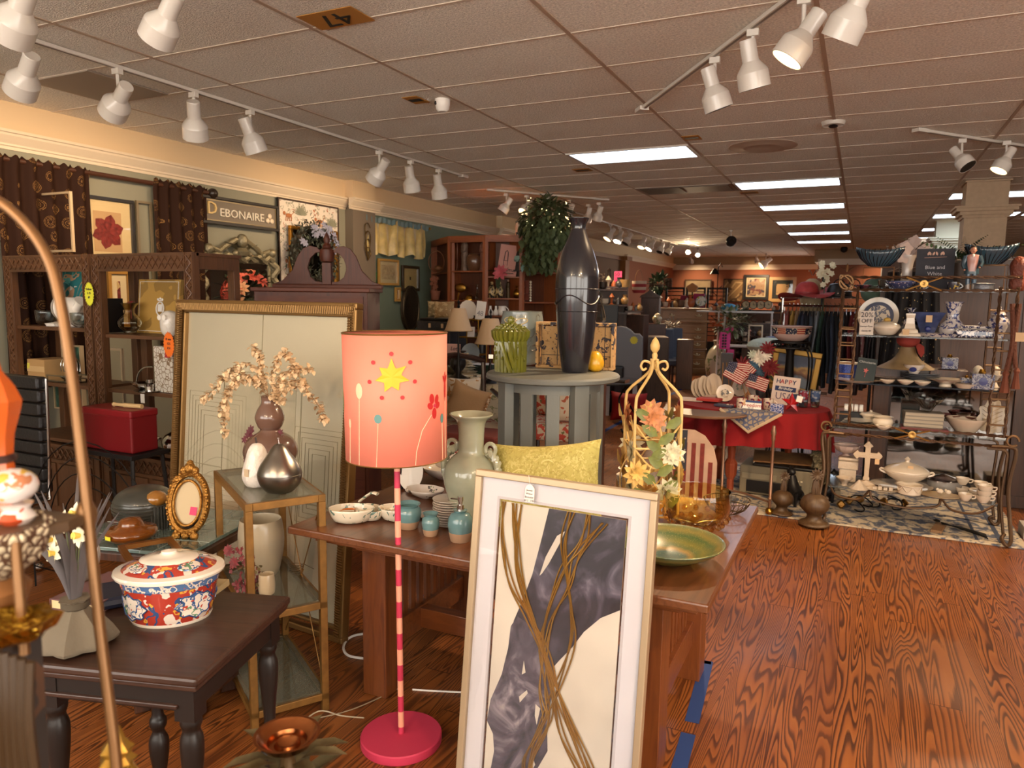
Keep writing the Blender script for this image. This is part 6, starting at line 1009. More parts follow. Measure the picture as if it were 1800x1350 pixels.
for x in(-.05,.12):part('tag',M().box(x,x+.03,-.008,-.004,zb-.0,zb+.05),TAGM,t,0)
m=cush(.36,.2,.12,14);solo('throw_pillow',m,pat('8a7a58',[('b8a47c','noise',16,.55,.7)],.8,0),'olive tasselled bolster cushion on the black woven chest','cushion',(q[0]+.05,q[1]+.1,zb+.11),smooth=1);t=thing('throw_pillow','gold brocade cushion corner with tassel on black chest','cushion',(q[0]+.16,q[1]+.0,zb+.11),.3);part('cover',cush(.24,.2,.1,12),pat('9c7c50',[('c0a478','noise',20,.55,.7)],.6,0),t,1);part('tassel',M().tube([(.1,-.03,.02),(.11,-.05,-.1)],[.003,.014],8),mat('a08050',.7),t)
# dark armchair with cushions
def ac(px,py,z):return Zp(px,py,z)
q=Zp(868,702,.7);q=q-[.05,.05,0];t=thing('armchair','dark carved wood armchair loaded with cushions','chair',(q[0]-.28,q[1]+.1,0),.75);t.scale=(1.15,1.15,1);AW=mat('2e1812',.3,coat=.5)
for s in(-1,1):
    part('arm',M().tube([(s*.3,.25,.72),(s*.33,.05,.66),(s*.32,-.15,.68),(s*.3,-.3,.7),(s*.29,-.34,.67),(s*.3,-.31,.64)],.022,8,4,flat=.8),AW,t);part('arm_post',M().tube([(s*.3,-.26,.69),(s*.31,-.2,.55),(s*.27,-.24,.42)],.02,8,3),AW,t);part('leg',M().tube([(s*.26,-.28,.42),(s*.28,-.3,.2),(s*.26,-.32,0)],.024,8,3),AW,t);part('leg',M().tube([(s*.24,.28,.42),(s*.25,.32,0)],.022,8),AW,t);part('back_post',M().tube([(s*.24,.28,.42),(s*.25,.36,1.0)],.022,8),AW,t)
part('seat',M().box(-.29,.29,-.3,.3,.38,.44),pat('a89478',[('8a4034','noise',12,.6,1)],.8,0),t,0,.02);part('seat_rail',M().box(-.3,.3,-.31,.31,.33,.38),AW,t,0,.01);part('crest_rail',M().tube([(-.26,.36,1.0),(0,.4,1.06),(.26,.36,1.0)],.03,8,4),AW,t)
o=(q[0]-.28,q[1]+.1,.45);t=thing('throw_pillow','tan linen cushion with ruffled edge on the dark armchair','cushion',(o[0]-.06,o[1]-.02,.45),.35,rx=-.3,ry=.35);part('cover',cush(.38,.38,.15,18),mat('a8845c',.8,bump=.2),t,1);m=M()
for i in range(14):m.ball(.19,0,.02+.026*i,.016,6,sy=.6)
part('ruffle',m,pat('cdb89c',[('a06c3c','noise',40,.5,.7)],.8,0),t);solo('throw_pillow',cush(.36,.34,.13,16),pat('cdbfa8',[('a87a44','noise',15,.56,.7,1)],.8,0),'cream and gold leaf printed cushion at the back of armchair','cushion',(o[0]-.14,o[1]+.2,.52),.5,smooth=1,rx=-.2)
q=Dp(950,745,6.9);CORAL=pat('c4b49a',[('b04434','noise',9,.52,.7,2),('6a6a40','noise',14,.66,1)],.85,0);t=thing('upholstered_chair','coral and cream floral chair behind the grey slatted table','chair',(q[0]+.05,q[1]+.3,0),.15);part('seat',M().box(-.3,.3,-.3,.3,.3,.46),CORAL,t,0,.04);part('backrest',M().box(-.3,.3,.22,.34,.46,.98),CORAL,t,0,.05)
for x in(-.26,.26):
    for y in(-.26,.26):part('leg',M().tube([(x,y,.3),(x,y,0)],.02,8),AW,t)
t=thing('throw_pillow','cream round cushion with coral print on floral chair','cushion',(q[0]+.15,q[1]+.2,.46),.2,rx=-.3);part('cover',cush(.34,.32,.14,14),pat('cdbda4',[('b05a3c','noise',10,.56,.66,1)],.85,0),t,1);part('piping',M().tube([(-.17,0,.0),(.17,0,.0)],.006,5),mat('a04434'),t)
t=thing('low_table','low black oval table with a pale edge behind celadon vase','table',tuple(Zp(905,850,.3)[:2])+(0,));zz=.42;part('tabletop',M().lathe([(.001,zz-.03),(.5,zz-.03),(.5,zz),(.001,zz)],48,sx=1.2),BLK,t);part('edge',M().tube([(.605*math.cos(2*PI*i/48),.505*math.sin(2*PI*i/48),zz)for i in range(48)],.006,5,closed=True),mat('c8c0b0',.4),t);part('base',M().cyl(0,0,0,.25,zz-.03),BLK,t)
q=Dp(815,780,4.2);t=thing('patterned_rug_roll','folded red and cream patterned textiles behind celadon vase','textile',(q[0],q[1],0));part('fold',M().box(-.25,.2,0,.3,.0,q[2]-.02),pat('b89c84',[('8c3a30','edge',22,0,.12)],.9,0),t,0,.02);part('red_fold',M().box(-.25,.2,0,.3,q[2]-.02,q[2]+.05),mat('5c2018',.85),t,0,.02)
# iron and glass occasional table with red cushion, grey headboard
q=Zp(1085,762,0);t=thing('iron_side_table','black scrolled iron table with glass top right of grey table','table',(q[0]-.15,q[1]+.2,0));zq=.62;part('glass_top',M().lathe([(.001,zq),(.42,zq),(.42,zq+.012),(.001,zq+.012)],40),glass('c0c8c4',.03),t)
part('top_ring',M().tube([(.42*math.cos(2*PI*i/32),.42*math.sin(2*PI*i/32),zq)for i in range(32)],.012,6,closed=True),IRON,t)
for i in range(4):a=PI/4+PI/2*i;c_,s_=math.cos(a),math.sin(a);part('leg',M().tube([(r*c_,r*s_,z)for r,z in((.4,zq),(.28,zq-.1),(.2,zq-.22),(.3,.25),(.38,.1),(.34,.02),(.28,.06))],.012,6,4),IRON,t)
m=M();[m.box(-.2,.2,-.12+.01*i,.1,.012+.008*i,.018+.008*i)for i in range(3)];solo('glass_tray',m,SILVER,'silver tray of glassware on the black iron table','tray',(q[0]-.15,q[1]+.2,zq+.0),smooth=0)
solo('red_cushion',cush(.5,.4,.2,12),mat('9c1c20',.7),'red cushion on the floor behind black iron table','cushion',(q[0]-.1,q[1]+.8,.02),smooth=1)
q=Zp(1086,735,0);t=thing('upholstered_headboard','grey scalloped upholstered headboard on white legs with a yellow burst','headboard',(q[0]-.35,q[1]+.1,0),.15);hp=[(0,.45),(.62,.45),(.62,1.12),(.57,1.17),(.5,1.17),(.45,1.22),(.38,1.26),(.31,1.27),(.24,1.26),(.17,1.22),(.12,1.17),(.05,1.17),(0,1.12)];part('panel',M().poly(hp,0,.08),mat('77777a',.85),t,0,.015)
for x in(.12,.5):part('leg',M().box(x,x+.06,.02,.06,0,.45),mat('c8c4bc',.5),t,0)
pts=[((.06 if i%2 else.045)*math.cos(2*PI*i/24),(.06 if i%2 else.045)*math.sin(2*PI*i/24))for i in range(24)];part('price_burst',M().poly([(.5+a,1.08+b)for a,b in pts],-.004,0),mat('c8b82c'),t,0)
pot('crystal_decanter','cut crystal decanter between black vase and grey headboard','decanter',CRYS,[(.3,0),(.45,.1),(.4,.5),(.3,.9),(.2,1.1),(.18,1.3),(.26,1.4),(.1,1.7),(.0,1.75)],tuple(Dp(1050,562,5.2)-[0,0,.02]),.13,10,wav=.08,wk=5)
# wooden box for decanter to stand on
q=Dp(1050,566,5.2);solo('wooden_riser',M().box(-.07,.05,-.05,.07,0,q[2]-.02+0),DWOOD,'dark wood stand carrying the crystal decanter','stand',(q[0],q[1]+.03,0),bev=.004,smooth=0)
# far clutter: dark shelves, black tub chair, basket, desk, clock cabinet
def under(px,py,d,w,lab):q=Dp(px,py,d);return solo('storage_crate',M().box(-w/2,w/2,-w*.4,w*.4,0,q[2]-.004),DWOOD,lab,'crate',(q[0],q[1]+.1,0),bev=.004,smooth=0)
def boxthing(nm,lab,cat,px0,py0,px1,py1,d,mt,dd=.4,parts=None,floor=True,bev=.01):
    a=Dp(px0,py0,d);b=Dp(px1,py1,d);cx=(a[0]+b[0])/2;cy=(a[1]+b[1])/2;w=math.hypot(b[0]-a[0],b[1]-a[1]);z0=0 if floor else b[2];t=thing(nm,lab,cat,(cx,cy,z0),math.atan2(b[1]-a[1],b[0]-a[0]));h=a[2]-z0
    part('body',M().box(-w/2,w/2,0,dd,0,h),mt,t,0,bev);return t,w,h
t,w,h=boxthing('display_shelf','dark open shelf crowded with small ornaments right of black vase','shelf',1047,500,1102,560,11.5,wood('3a2418','4a3020',.5),.35)
for i in range(3):part('shelf_front',M().box(-w/2,w/2,-.12,0,h-.06-.2*i,h-.03-.2*i),DWOOD,t,0)
cols=['6a4a34','9c7a4a','3c3a3a','a85a30','c8b8a0','2c2420']
def bits(n,pxa,pxb,py,d,hr,lab,grp,y=0,led=0):
    if led:A=Dp(pxa-4,py,d);B=Dp(pxb+4,py,d);solo('plank_shelf',M().box(0,math.hypot(B[0]-A[0],B[1]-A[1]),-.1,.25,-.025 if led==1 else-A[2],-.002),DWOOD,'dark plank carrying the '+grp,'shelf',(A[0],A[1]+y,A[2]),math.atan2(B[1]-A[1],B[0]-A[0]),'planks for '+grp,smooth=0)
    for i in range(n):
        px=pxa+(pxb-pxa)*i/max(1,n-1);q=Dp(px,py,d);hh=hr*(.5+.5*((i*37)%11)/10);c=mat(cols[(i*5+n)%6],.35,coat=.3)
        pr=[VASE,CUP,[(.3,0),(.1,.1),(.15,.6),(.3,.8),(.1,1.1),(.0,1.2)],[(.4,0),(.4,.8),(.2,1),(.1,1.2),(.08,1.25)]][i%4];solo('ornament',M().lathe([(a*hh*.8,b*hh*.8)for a,b in pr],12),c,lab+', '+'first second third fourth fifth sixth seventh eighth ninth tenth eleventh'.split()[i]+' from the left','ornament',(q[0],q[1]+y,q[2]),0,grp)
bits(6,1050,1098,508,11.4,.24,'small ornament on the dark shelf top beside black vase','ornaments on the dark shelf',led=1);bits(5,1052,1098,535,11.33,.2,'small ornament on the dark shelf second level','ornaments on the dark shelf',led=1)
t,w,h=boxthing('canvas_print','small dark floral canvas standing on the dark shelf','picture',1050,480,1063,500,11.45,pat('5c4436',[('a89478','noise',22,.55,1)],.7,0),.03,floor=False)
t=thing('pink_sign','bright pink handwritten sign above the dark shelf','sign',tuple(Dp(1086,496,11.4)));t.scale=(1.2,)*3;part('card',M().box(-.052,.052,0,.006,0,.14),mat('e2487c',.8),t,0);text('lettering','50',.07,(-.01,-.004,.1),FR,INK,t);text('lettering','1/2',.05,(-.01,-.004,.04),FR,INK,t)
pot('trophy','slim dark bronze statuette on the dark shelf','statuette',mat('2a2018',.4,.4),[(.2,0),(.2,.2),(.05,.3),(.12,.5),(.08,.8),(.1,.9),(0,1)],tuple(Dp(1070,505,11.45)),.3,10)
t,w,h=boxthing('tub_chair','square black leather tub chair in front of dark shelf','chair',1056,536,1086,572,10.5,BLK,.5);part('cushion',M().box(-w/2+.03,w/2-.03,-.3,0,.3,.5),BLK,t,0,.03);part('arm',M().box(w/2-.05,w/2+.1,-.45,.3,0,.72),BLK,t,0,.03)
q=Dp(1123,515,13.5);t=thing('striped_bag','red and white striped bag with rope handles','bag',(q[0],q[1],q[2]));part('bag',M().lathe([(.1,0),(.13,.04),(.14,.22),(.135,.22),(.12,.05)],20,sy=.5),stripes(['a83a3c','d8c0a8'],.11,'z',.8),t);part('handle',M().tube([(-.07,-.03,.22),(-.05,-.03,.36),(0,-.03,.42),(.05,-.03,.36),(.07,-.03,.22)],.007,5,3),mat('7a5030'),t)
t,w,h=boxthing('clock_cabinet','dark wood cabinet with arched top beside striped bag','cabinet',1127,523,1156,600,13.4,wood('3a2018','4c2c1e',.4),.35);part('arched_top',M().poly([(-w/2-.03,h),(w/2+.03,h),(w/2,h+.04),(w*.3,h+.07),(0,h+.14),(-w*.3,h+.07),(-w/2,h+.04)],-.03,.35),DWOOD,t,0);part('door',M().box(-w/2+.05,-.01,-.01,0,.1,h-.1),DWOOD,t,0);part('door',M().box(.01,w/2-.05,-.01,0,.1,h-.1),DWOOD,t,0)
t=plant('topiary_plant','small spiky green plant on the clock cabinet','plant',(float(t.location[0])+.1,float(t.location[1])+.2,h+.1),.16,.3,160,.12,['3a4a30','2c3a26'],pot=mat('4a3c30'));t,w,h=boxthing('white_dish_shelf','white round dish shelf with glass bowl near striped bag','shelf',1099,547,1126,552,11.5,WHITE,.3,floor=False);under(1112,553,11.6,.4,'dark pedestal under the white dish shelf');bits(5,1101,1124,546,11.45,.16,'small cream piece on the white shelf by the clock cabinet','pieces on the white shelf',led=1)
t,w,h=boxthing('wood_desk','dark wooden desk carrying a lined basket','desk',1102,592,1175,640,11.8,wood('3c281c','4e3626',.35),.6);t,w,h=boxthing('wicker_basket','wicker basket with ruffled grey liner and heart on desk','basket',1110,568,1134,590,11.7,mat('7a5638',.7,bump=.5),.2,floor=False)
part('liner',M().tube([(-w/2+w*i/20,-.01+.012*math.sin(i*1.9),h+.012*math.cos(i*2.3))for i in range(21)],.03,6).tube([(-w/2+w*i/20,-.02+.01*math.sin(i*1.9),h*.55)for i in range(21)],.02,6),mat('98948c',.8),t);part('heart',M().tube([(.03*(16*math.sin(a)**3)/16+.03,-.035,h*.6+.03*(13*math.cos(a)-5*math.cos(2*a)-2*math.cos(3*a))/16)for a in[2*PI*i/24 for i in range(24)]],.006,5,closed=True),mat('8a8c94'),t);part('handle',M().tube([(-w/2,.1,h),(-w*.4,.1,h+.16),(-w*.1,.1,h+.2)],.008,5,4),mat('5a4030'),t)
pot('ginger_jar','cream lidded ginger jar by the clock cabinet','jar',pat('c8b898',[('8a8a5c','noise',16,.6,1)],.2,.5),[(.3,0),(.5,.4),(.55,.7),(.35,.95),(.3,1),(.34,1.05),(.15,1.2),(.05,1.25),(.0,1.3)],tuple(Dp(1155,570,13.1)),.16)
t,w,h=boxthing('low_chest','low dark red-brown chest under ginger jar','chest',1137,569,1170,600,13.0,wood('3c201a','4c2c20',.35),.4)
# tall pine chest of drawers
DR=wood('86603a','9a7046',.4,6,'x',.2);a=Zp(1157,655,0);q=Dp(1158,541,16.2);r_=Dp(1248,540,16.2);w=math.hypot(r_[0]-q[0],r_[1]-q[1]);t=thing('chest_of_drawers','tall carved pine chest of drawers with brass pulls','chest of drawers',(q[0],q[1],0),math.atan2(r_[1]-q[1],r_[0]-q[0]));h=q[2]
part('case',M().box(.04,w-.04,.02,.5,.08,h-.04),DR,t,0,.005);part('top',M().box(-.02,w+.02,-.02,.52,h-.04,h),DR,t,0,.01);part('plinth',M().box(.0,w,-.01,.5,0,.12),DR,t,0,.01);part('waist_moulding',M().box(.0,w,-.03,.5,h*.78,h*.81),DR,t,0,.008);part('lower_moulding',M().box(.0,w,-.015,.5,h*.36,h*.38),DR,t,0,.008);m=M();[m.box(.04+i*(w-.08)/30,.04+(i+.5)*(w-.08)/30,-.01,.02,h*.76,h*.78)for i in range(30)];part('dentil',m,DR,t,0)
for z0,z1,n in((.84,.95,1),(.62,.74,1),(.51,.61,1),(.4,.5,1),(.24,.35,1),(.1,.22,1)):
    d_=part('drawer',M().box(.08,w-.08,0,.02,h*z0,h*z1),DR,t,0,.006)
    for x in(w*.25,w*.78):part('pull',M().tube([(x-.07,0,h*(z0+z1)/2),(x-.03,-.03,h*(z0+z1)/2-.02),(x+.03,-.03,h*(z0+z1)/2-.02),(x+.07,0,h*(z0+z1)/2)],.012,5).ball(x,-.01,h*(z0+z1)/2+.01,.026,6),mat('c8b48c',.4,.4),d_)
bits(11,1160,1225,540,16.1,.26,'small curio on top of the tall pine chest','curios on the pine chest',.1)
t=thing('desk_clock','round white floral clock before a magenta box on pine chest','clock',tuple(Dp(1232,539,16.0)));part('rim',M().at(0,0,.12,rx=PI/2).lathe([(.11,-.02),(.12,0),(.12,.03),(.11,.03)],28),mat('4a4a4c',.3),t);part('dial',M().at(0,0,.12,rx=PI/2).lathe([(.001,.02),(.11,.02)],28),pat('d8dcd4',[('c8b838','noise',16,.6,1),('6a8a6a','noise',14,.35,.42)],.4,0),t)
solo('magenta_box',M().box(-.13,.1,0,.05,0,.3),mat('9c2a58',.7),'magenta box behind the round floral clock','box',tuple(Dp(1229,540,16.2)),smooth=0);solo('magenta_card',M().box(-.1,.14,0,.03,0,.26),mat('7c1c38',.7),'dark magenta folder leaning on the pine chest','folder',tuple(Dp(1200,540,16.25)),ry=.2,smooth=0)
t=thing('birdhouse','little wooden house on a pole over the pine chest','birdhouse',tuple(Dp(1215,539,16.1)));part('house',M().poly([(-.08,.32),(.08,.32),(.12,.44),(0,.52),(-.12,.44)],0,.12),mat('a87444',.6),t,0);part('pole',M().tube([(0,.06,0),(0,.06,.32)],.015,6),IRON,t)
# blue parson chairs and desk side
for i,(px,lab)in enumerate(((1158,'left'),(1174,'right'))):q=Zp(px+8,674-4*i,0);t=thing('dining_chair','slate blue parsons chair, %s of the two by the pine chest'%lab,'chair',q,.5);part('backrest',M().box(-.2,.2,0,.08,.42,1.08),mat('4f5866',.8),t,0,.03,rot=(-.08,0,0));part('seat',M().box(-.22,.22,-.45,.05,.38,.5),mat('4f5866',.8),t,0,.03);[part('leg',M().box(x,x+.04,y,y+.04,0,.38),DWOOD,t,0)for x in(-.2,.16)for y in(-.42,0)]
t,w,h=boxthing('wood_panel_desk','plain brown desk end between blue chairs and pine chest','desk',1190,597,1217,655,13.4,wood('4a3020','5a3c28',.4),.3)
t=plant('silver_branches','silvery dried flowers behind the blue chairs','flowers',tuple(Dp(1180,588,15)),.16,.3,120,.08,['9c9488','7a7064']);t,w,h=boxthing('round_mirror_back','dark round tray leaning on the pine chest side','tray',1243,600,1252,652,15.6,BLK,.05)
# black louvre screen, pictures, shelf with clocks on the back wall
q=Dp(1168,560,19);t=thing('louvre_screen','black folding louvre screen behind the pine chest','screen',(q[0],q[1],0));hL=float(Dp(1168,505,19)[2]);
for k in range(3):
    x0=.0+.53*k+.0;fr=part('frame',M().frame(.5,hL,.05,0,.04,x0,0),BLK,t,0);m=M();[m.box(x0+.05,x0+.45,0,.03,hL-.12-.1*j,hL-.1-.1*j)for j in range(12)];part('slat',m,BLK,t,0)
def backpic(px0,py0,px1,py1,y,lab,fr,art,mm=.1,mw=.05,matc='d8c8a0'):return framed(px0,py0,px1,py1,'y',y,lab,fr,mw,art,matc,mm)
backpic(1308,483,1350,527,24.95,'black framed collage of buildings on the peach wall','1c1a1a',pat('9c7c5c',[('3a3440','noise',3,.52,.6),('b8a488','noise',4,.6,1),('6a3a34','noise',5,.3,.4)],.6,0),.03,.09);backpic(1353,487,1398,531,24.95,'pale framed print with dark mount right of the collage','b8945c',pat('c8a470',[('3a4046','noise',4,.55,.65)],.6,0),.12,.1,'2a2e30');backpic(1272,490,1306,531,24.9,'brown abstract canvas with circles left of the collage','3a2c20',pat('8c6c44',[('b89868','edge',1.6,.1,.16),('5c4228','noise',3,.55,.65)],.7,0),.0,.03);backpic(1204,491,1250,520,24.9,'long pale relief panel behind the louvre screen','5a4434',mat('a89474',.8,var=.2,vs=3),.0,.04)
backpic(1133,489,1151,512,22,'grey birch tree canvas left on the peach corner','7a706a',pat('7c7068',[('4a4240','wave',3,.7,1)],.7,0),.0,.02);backpic(1170,489,1181,510,24,'narrow grey birch tree canvas right of the plant','7a706a',pat('8c8078',[('4a4240','wave',3,.7,1)],.7,0),.0,.02)
q=Yp(1279,546,21);r_=Yp(1382,547,21);t=thing('console_shelf','long orange-brown console carrying four clocks','console',(q[0],21,0));w=r_[0]-q[0];hC=q[2];part('top',M().box(0,w,0,.4,hC-.05,hC),wood('9c5a2c','a86430',.4,5,'x'),t,0);part('case',M().box(.05,w-.05,.05,.4,0,hC-.05),wood('4a2c1c','5a3824',.5),t,0)
for i in range(3):part('shelf',M().box(.1,w-.1,0,.05,hC-.5-.35*i,hC-.46-.35*i),CHX,t,0)
for i,px in enumerate((1311,1324,1337,1350)):
    q=Yp(px,545,20.95);s=.098;t=thing('wall_clock','round black rimmed clock, %s of four in a row'%('first','second','third','last')[i],'clock',q,0,'row of four clocks');part('rim',M().at(0,0,.14,rx=PI/2).lathe([(.1,0),(.115,0),(.115,.05),(.1,.05)],24),BLK,t);part('dial',M().at(0,0,.14,rx=PI/2).lathe([(.001,.04),(.1,.04)],24),mat('cbb890',.6),t);part('hand',M().box(-.006,.006,-.045,-.042,.14,.2).box(0,.05,-.045,-.042,.134,.146),BLK,t,0)
solo('clock_plinth',M().box(-.15,.95,0,.12,0,.04),BLK,'black plinth under the four clocks','plinth',(Yp(1309,546,20.93)[0],20.93,Yp(1309,547,20.93)[2]),smooth=0)
bits(3,1288,1298,546,20.8,.2,'dark ornament left of the four clocks','ornaments on the console',led=2);bits(4,1360,1376,546,20.8,.3,'tall reddish carving right of the four clocks','carvings on the console',led=1)
bits(5,1342,1372,572,19.5,.22,'gilt piece on the console lower shelf','pieces on console lower shelf',led=2)
q=Dp(1261,505,18);t=thing('hanging_lantern','black iron lamp stand with shade in front of the brown canvas','lamp',(q[0],q[1],0));part('pole',M().tube([(0,0,0),(0,0,2.45),(.06,0,2.55),(.1,0,2.45)],.012,6),IRON,t);part('shade',M().lathe([(.12,2.28),(.03,2.42)],14,x=-.08),IRON,t);m=M();[m.tube([(0,0,1.0+.15*i),(.12*(-1)**i,0,1.1+.15*i)],.01,5)for i in range(7)];part('branch',m,IRON,t)
# white shelf unit with pink goods
q=Zp(1260,670,0);d0=dep(q);t=thing('white_shelf','white metal shelf unit with plants and pink crates','shelf',(q[0],q[1],0));hS=float(Dp(1265,546,d0)[2]);WM=mat('c8c4be',.4)
for x in(-.02,.1,1.0):part('upright',M().tube([(x,0,0),(x,0,hS)],.018,6),WM,t)
part('shelf',M().box(-.45,1.0,-.1,.3,hS-.03,hS),WM,t,0);part('shelf',M().box(-.02,1.0,-.1,.3,hS*.5,hS*.5+.03),WM,t,0);bits(4,1250,1262,546,d0,.2,'glass bottle on the white shelf unit','bottles on the white shelf')
t,w,h=boxthing('pink_crate','bright pink crate with round holes on the white shelf','crate',1266,584,1283,614,d0-.3,mat('d8408c',.6),.2,floor=False);m=M();[m.at(-w*.2+w*.25*i,-.003,h*.15+h*.17*j,rx=PI/2).cyl(0,0,0,.022,.006,8)for i in range(2)for j in range(5)];part('hole',m,BLK,t)
boxthing('pink_sign','pink price card standing over the pink crate','sign',1275,574,1289,582,d0-.3,mat('d85090',.7),.01,floor=False);boxthing('pink_basket','pink basket below the crate with holes','basket',1278,614,1290,630,d0-.3,mat('c83c74',.6),.2,floor=False)
solo('blue_bowl',M().ball(0,0,.08,.17,12,szz=.6),mat('3f88a8',.5),'turquoise bowl on the top of white shelf','bowl',tuple(Dp(1281,549,d0)),0);t=plant('green_plant','leafy green plant on the white shelf','plant',tuple(Dp(1283,578,d0-.1)),.3,.3,260,.14,['5a6a44','6f7a50','a8a890']);pot('white_jug','tall cream painted jug on floor under white shelf','jug',pat('c0b8a4',[('6a7a50','noise',9,.6,.7)],.3,.4),[(.3,0),(.36,.1),(.4,.5),(.3,.85),(.16,1.0),(.2,1.15),(.15,1.15)],tuple(Zp(1262,665,0)),.7,18)
boxthing('orange_lampshade','orange pleated shade beside the white shelf','lampshade',1255,566,1270,574,d0-.2,mat('b0562c',.7),.2,floor=False);t,w,h=boxthing('dark_bookcase','dark bookshelf of trinkets behind the bouquet','bookcase',1296,568,1360,640,16.3,wood('2c1c16','3c281e',.5),.4)
for i in range(4):part('shelf',M().box(-w/2,w/2,-.2,0,h-.25-.3*i,h-.22-.3*i),DWOOD,t,0)
for i in range(4):bits(5,1300,1335,590+10*i,16.05,.18,'trinket on the dark bookshelf, level %s'%('one','two','three','four')[i],'trinkets on dark bookshelf',led=1)
t=thing('picture_frame','thick white empty picture frame on the dark bookshelf','picture frame',tuple(Dp(1314,605,15.7)));under(1317,606,15.7,.3,'dark box carrying the thick white frame');part('frame',M().frame(.3,.42,.03,0,.03),CREAM,t,0)
t=plant('dark_foliage','dark trailing foliage on the bookshelf top','plant',tuple(Dp(1305,568,16.4)),.25,.2,200,.12,['2e2c26','44442e']);boxthing('cooler_box','blue and white cooler box behind the bouquet','box',1351,592,1366,606,10.5,stripes(['1f3a6a','1f3a6a','c8ccd0'],.18,'z'),.2,floor=False);under(1358,606,10.6,.3,'dark crate under the blue cooler')
boxthing('leaning_frame','grey mounted frame standing behind flags','picture frame',1268,620,1288,652,9.5,mat('6a6460',.5),.04)
solo('lace_cloth',M().ball(0,0,.1,.3,12,szz=.4),mat('b8bca8',.9,bump=1,bs=40),'pale crocheted cloth heaped behind the bouquet','cloth',tuple(Dp(1352,622,9.8)));under(1352,623,9.8,.4,'dark stool under the crocheted cloth')
# ================================================================= PATRIOTIC TABLE AND IRON RACK
PT=.76;c0=(-.8,6.5);t=thing('red_cloth_table','oval table under a long red cloth with patriotic goods','table',(c0[0],c0[1],0));RC=mat('7c1014',1.0)
part('tabletop',M().lathe([(.001,PT-.03),(.49,PT-.03),(.49,PT-.004),(.001,PT-.004)],40,sx=1.22,sy=.95),DWOOD,t)
def clothf(u,v):
    a=2*PI*u;r=.51+(.015+.035*v)*(1+math.sin(a*17))*.5 if v>0 else.508;c_,s_=math.cos(a),math.sin(a);drop=.27+.1*abs(math.cos(a-.35))**3;return(1.22*r*c_,.95*r*s_,PT-drop*v)
part('tablecloth',M().grid(clothf,120,6).lathe([(.002,PT),(.51,PT)],60,sx=1.22,sy=.95),RC,t,1)
for x,y in((-.13,-.12),(.3,.2),(-.3,.3)):part('leg',M().lathe([(.03,0),(.03,.12),(.05,.16),(.055,.26),(.03,.3),(.035,.42),(.05,.45),(.05,PT-.03)],8,x=x,y=y),wood('8a3a24','9c4a2c',.3),t,.4)
BL=mat('8c6a54',.35,.6);t=thing('gilt_console','brass legged half round console in front of the red cloth','console table',(0,0,0));L1,L2=(-.93,5.95),(-.545,5.83);zc=.735
HC=[(-1.1+.34*math.cos(PI+PI*i/24),6.03+.34*math.sin(PI+PI*i/24))for i in range(25)];part('top',pris(HC,zc,zc+.018),mat('6a5444',.4,.3),t);part('beaded_edge',M().tube([(x,y,zc+.004)for x,y in HC],.008,5,closed=True),BL,t)
for(x,y),h_ in((L1,zc),(L2,.70),((-1.38,5.98),zc)):part('leg',M().lathe([(.012,.05),(.012,.12),(.02,.13),(.012,.14),(.011,.58),(.018,.6),(.014,.62),(.022,.65),(.014,.68),(.012,h_)],14,x=x,y=y).ball(x,y-.02,.03,.025,8),BL,t)
part('stretcher',M().tube([(L1[0],L1[1],.13),(-.75,5.93,.12),(L2[0],L2[1],.1)],.009,6,4).tube([(L1[0],L1[1],.13),(-1.38,6.1,.13)],.009,6),BL,t)
part('hoof',M().ball(L2[0],L2[1]-.02,.035,.03,10),BRASS,t)
SCF=pat('8c7e6c',[('4a5068','edge',26,0,.12)],.9,0);q=Zp(1318,715,PT+.01);t=thing('printed_scarf','blue and tan printed kerchief hanging in a point','cloth',(-.74,6.0,PT+.006),-.1);part('fall',M().add([(-.24,-.03,.012),(.24,-.03,.012),(.0,-.06,-.15),(-.24,-.026,.012),(.24,-.026,.012),(.0,-.056,-.15)],[(0,2,1),(3,4,5),(0,1,4,3),(1,2,5,4),(2,0,3,5)]),SCF,t,0);part('top_fold',M().add([(-.24,-.03,.012),(.24,-.03,.012),(.1,.12,.012),(-.1,.12,.012)],[(0,1,2,3)]),SCF,t,0);part('border',M().tube([(-.24,-.032,.012),(0,-.062,-.15),(.24,-.032,.012)],.004,4,flat=3),mat('b0987c',.9),t)
def pt(px,py,dy=0):q=Zp(px,py,PT+.004);return(q[0],q[1]+dy,PT+.004)
# stacked red and white flat goods
for i,(px,py,w_,d_,col,lab)in enumerate(((1215,705,.2,.14,'c8b4a4','white and red packaged runner at the left table end'),(1245,708,.2,.12,'a8342c','red folded napkins on the left of red table'),(1256,702,.16,.12,'b8a090','pale folded napkin under the red ones'),(1272,716,.16,.08,'3a3c50','dark blue folded napkin at table front'))):q=pt(px,py);solo('folded_textile',M().box(-w_/2,w_/2,-d_/2,d_/2,0,.018+.006*(i%3)),mat(col,.7),lab,'napkins',(q[0],q[1]+.05,q[2]+.012*(i==1)),-.1*i,bev=.004,smooth=0)
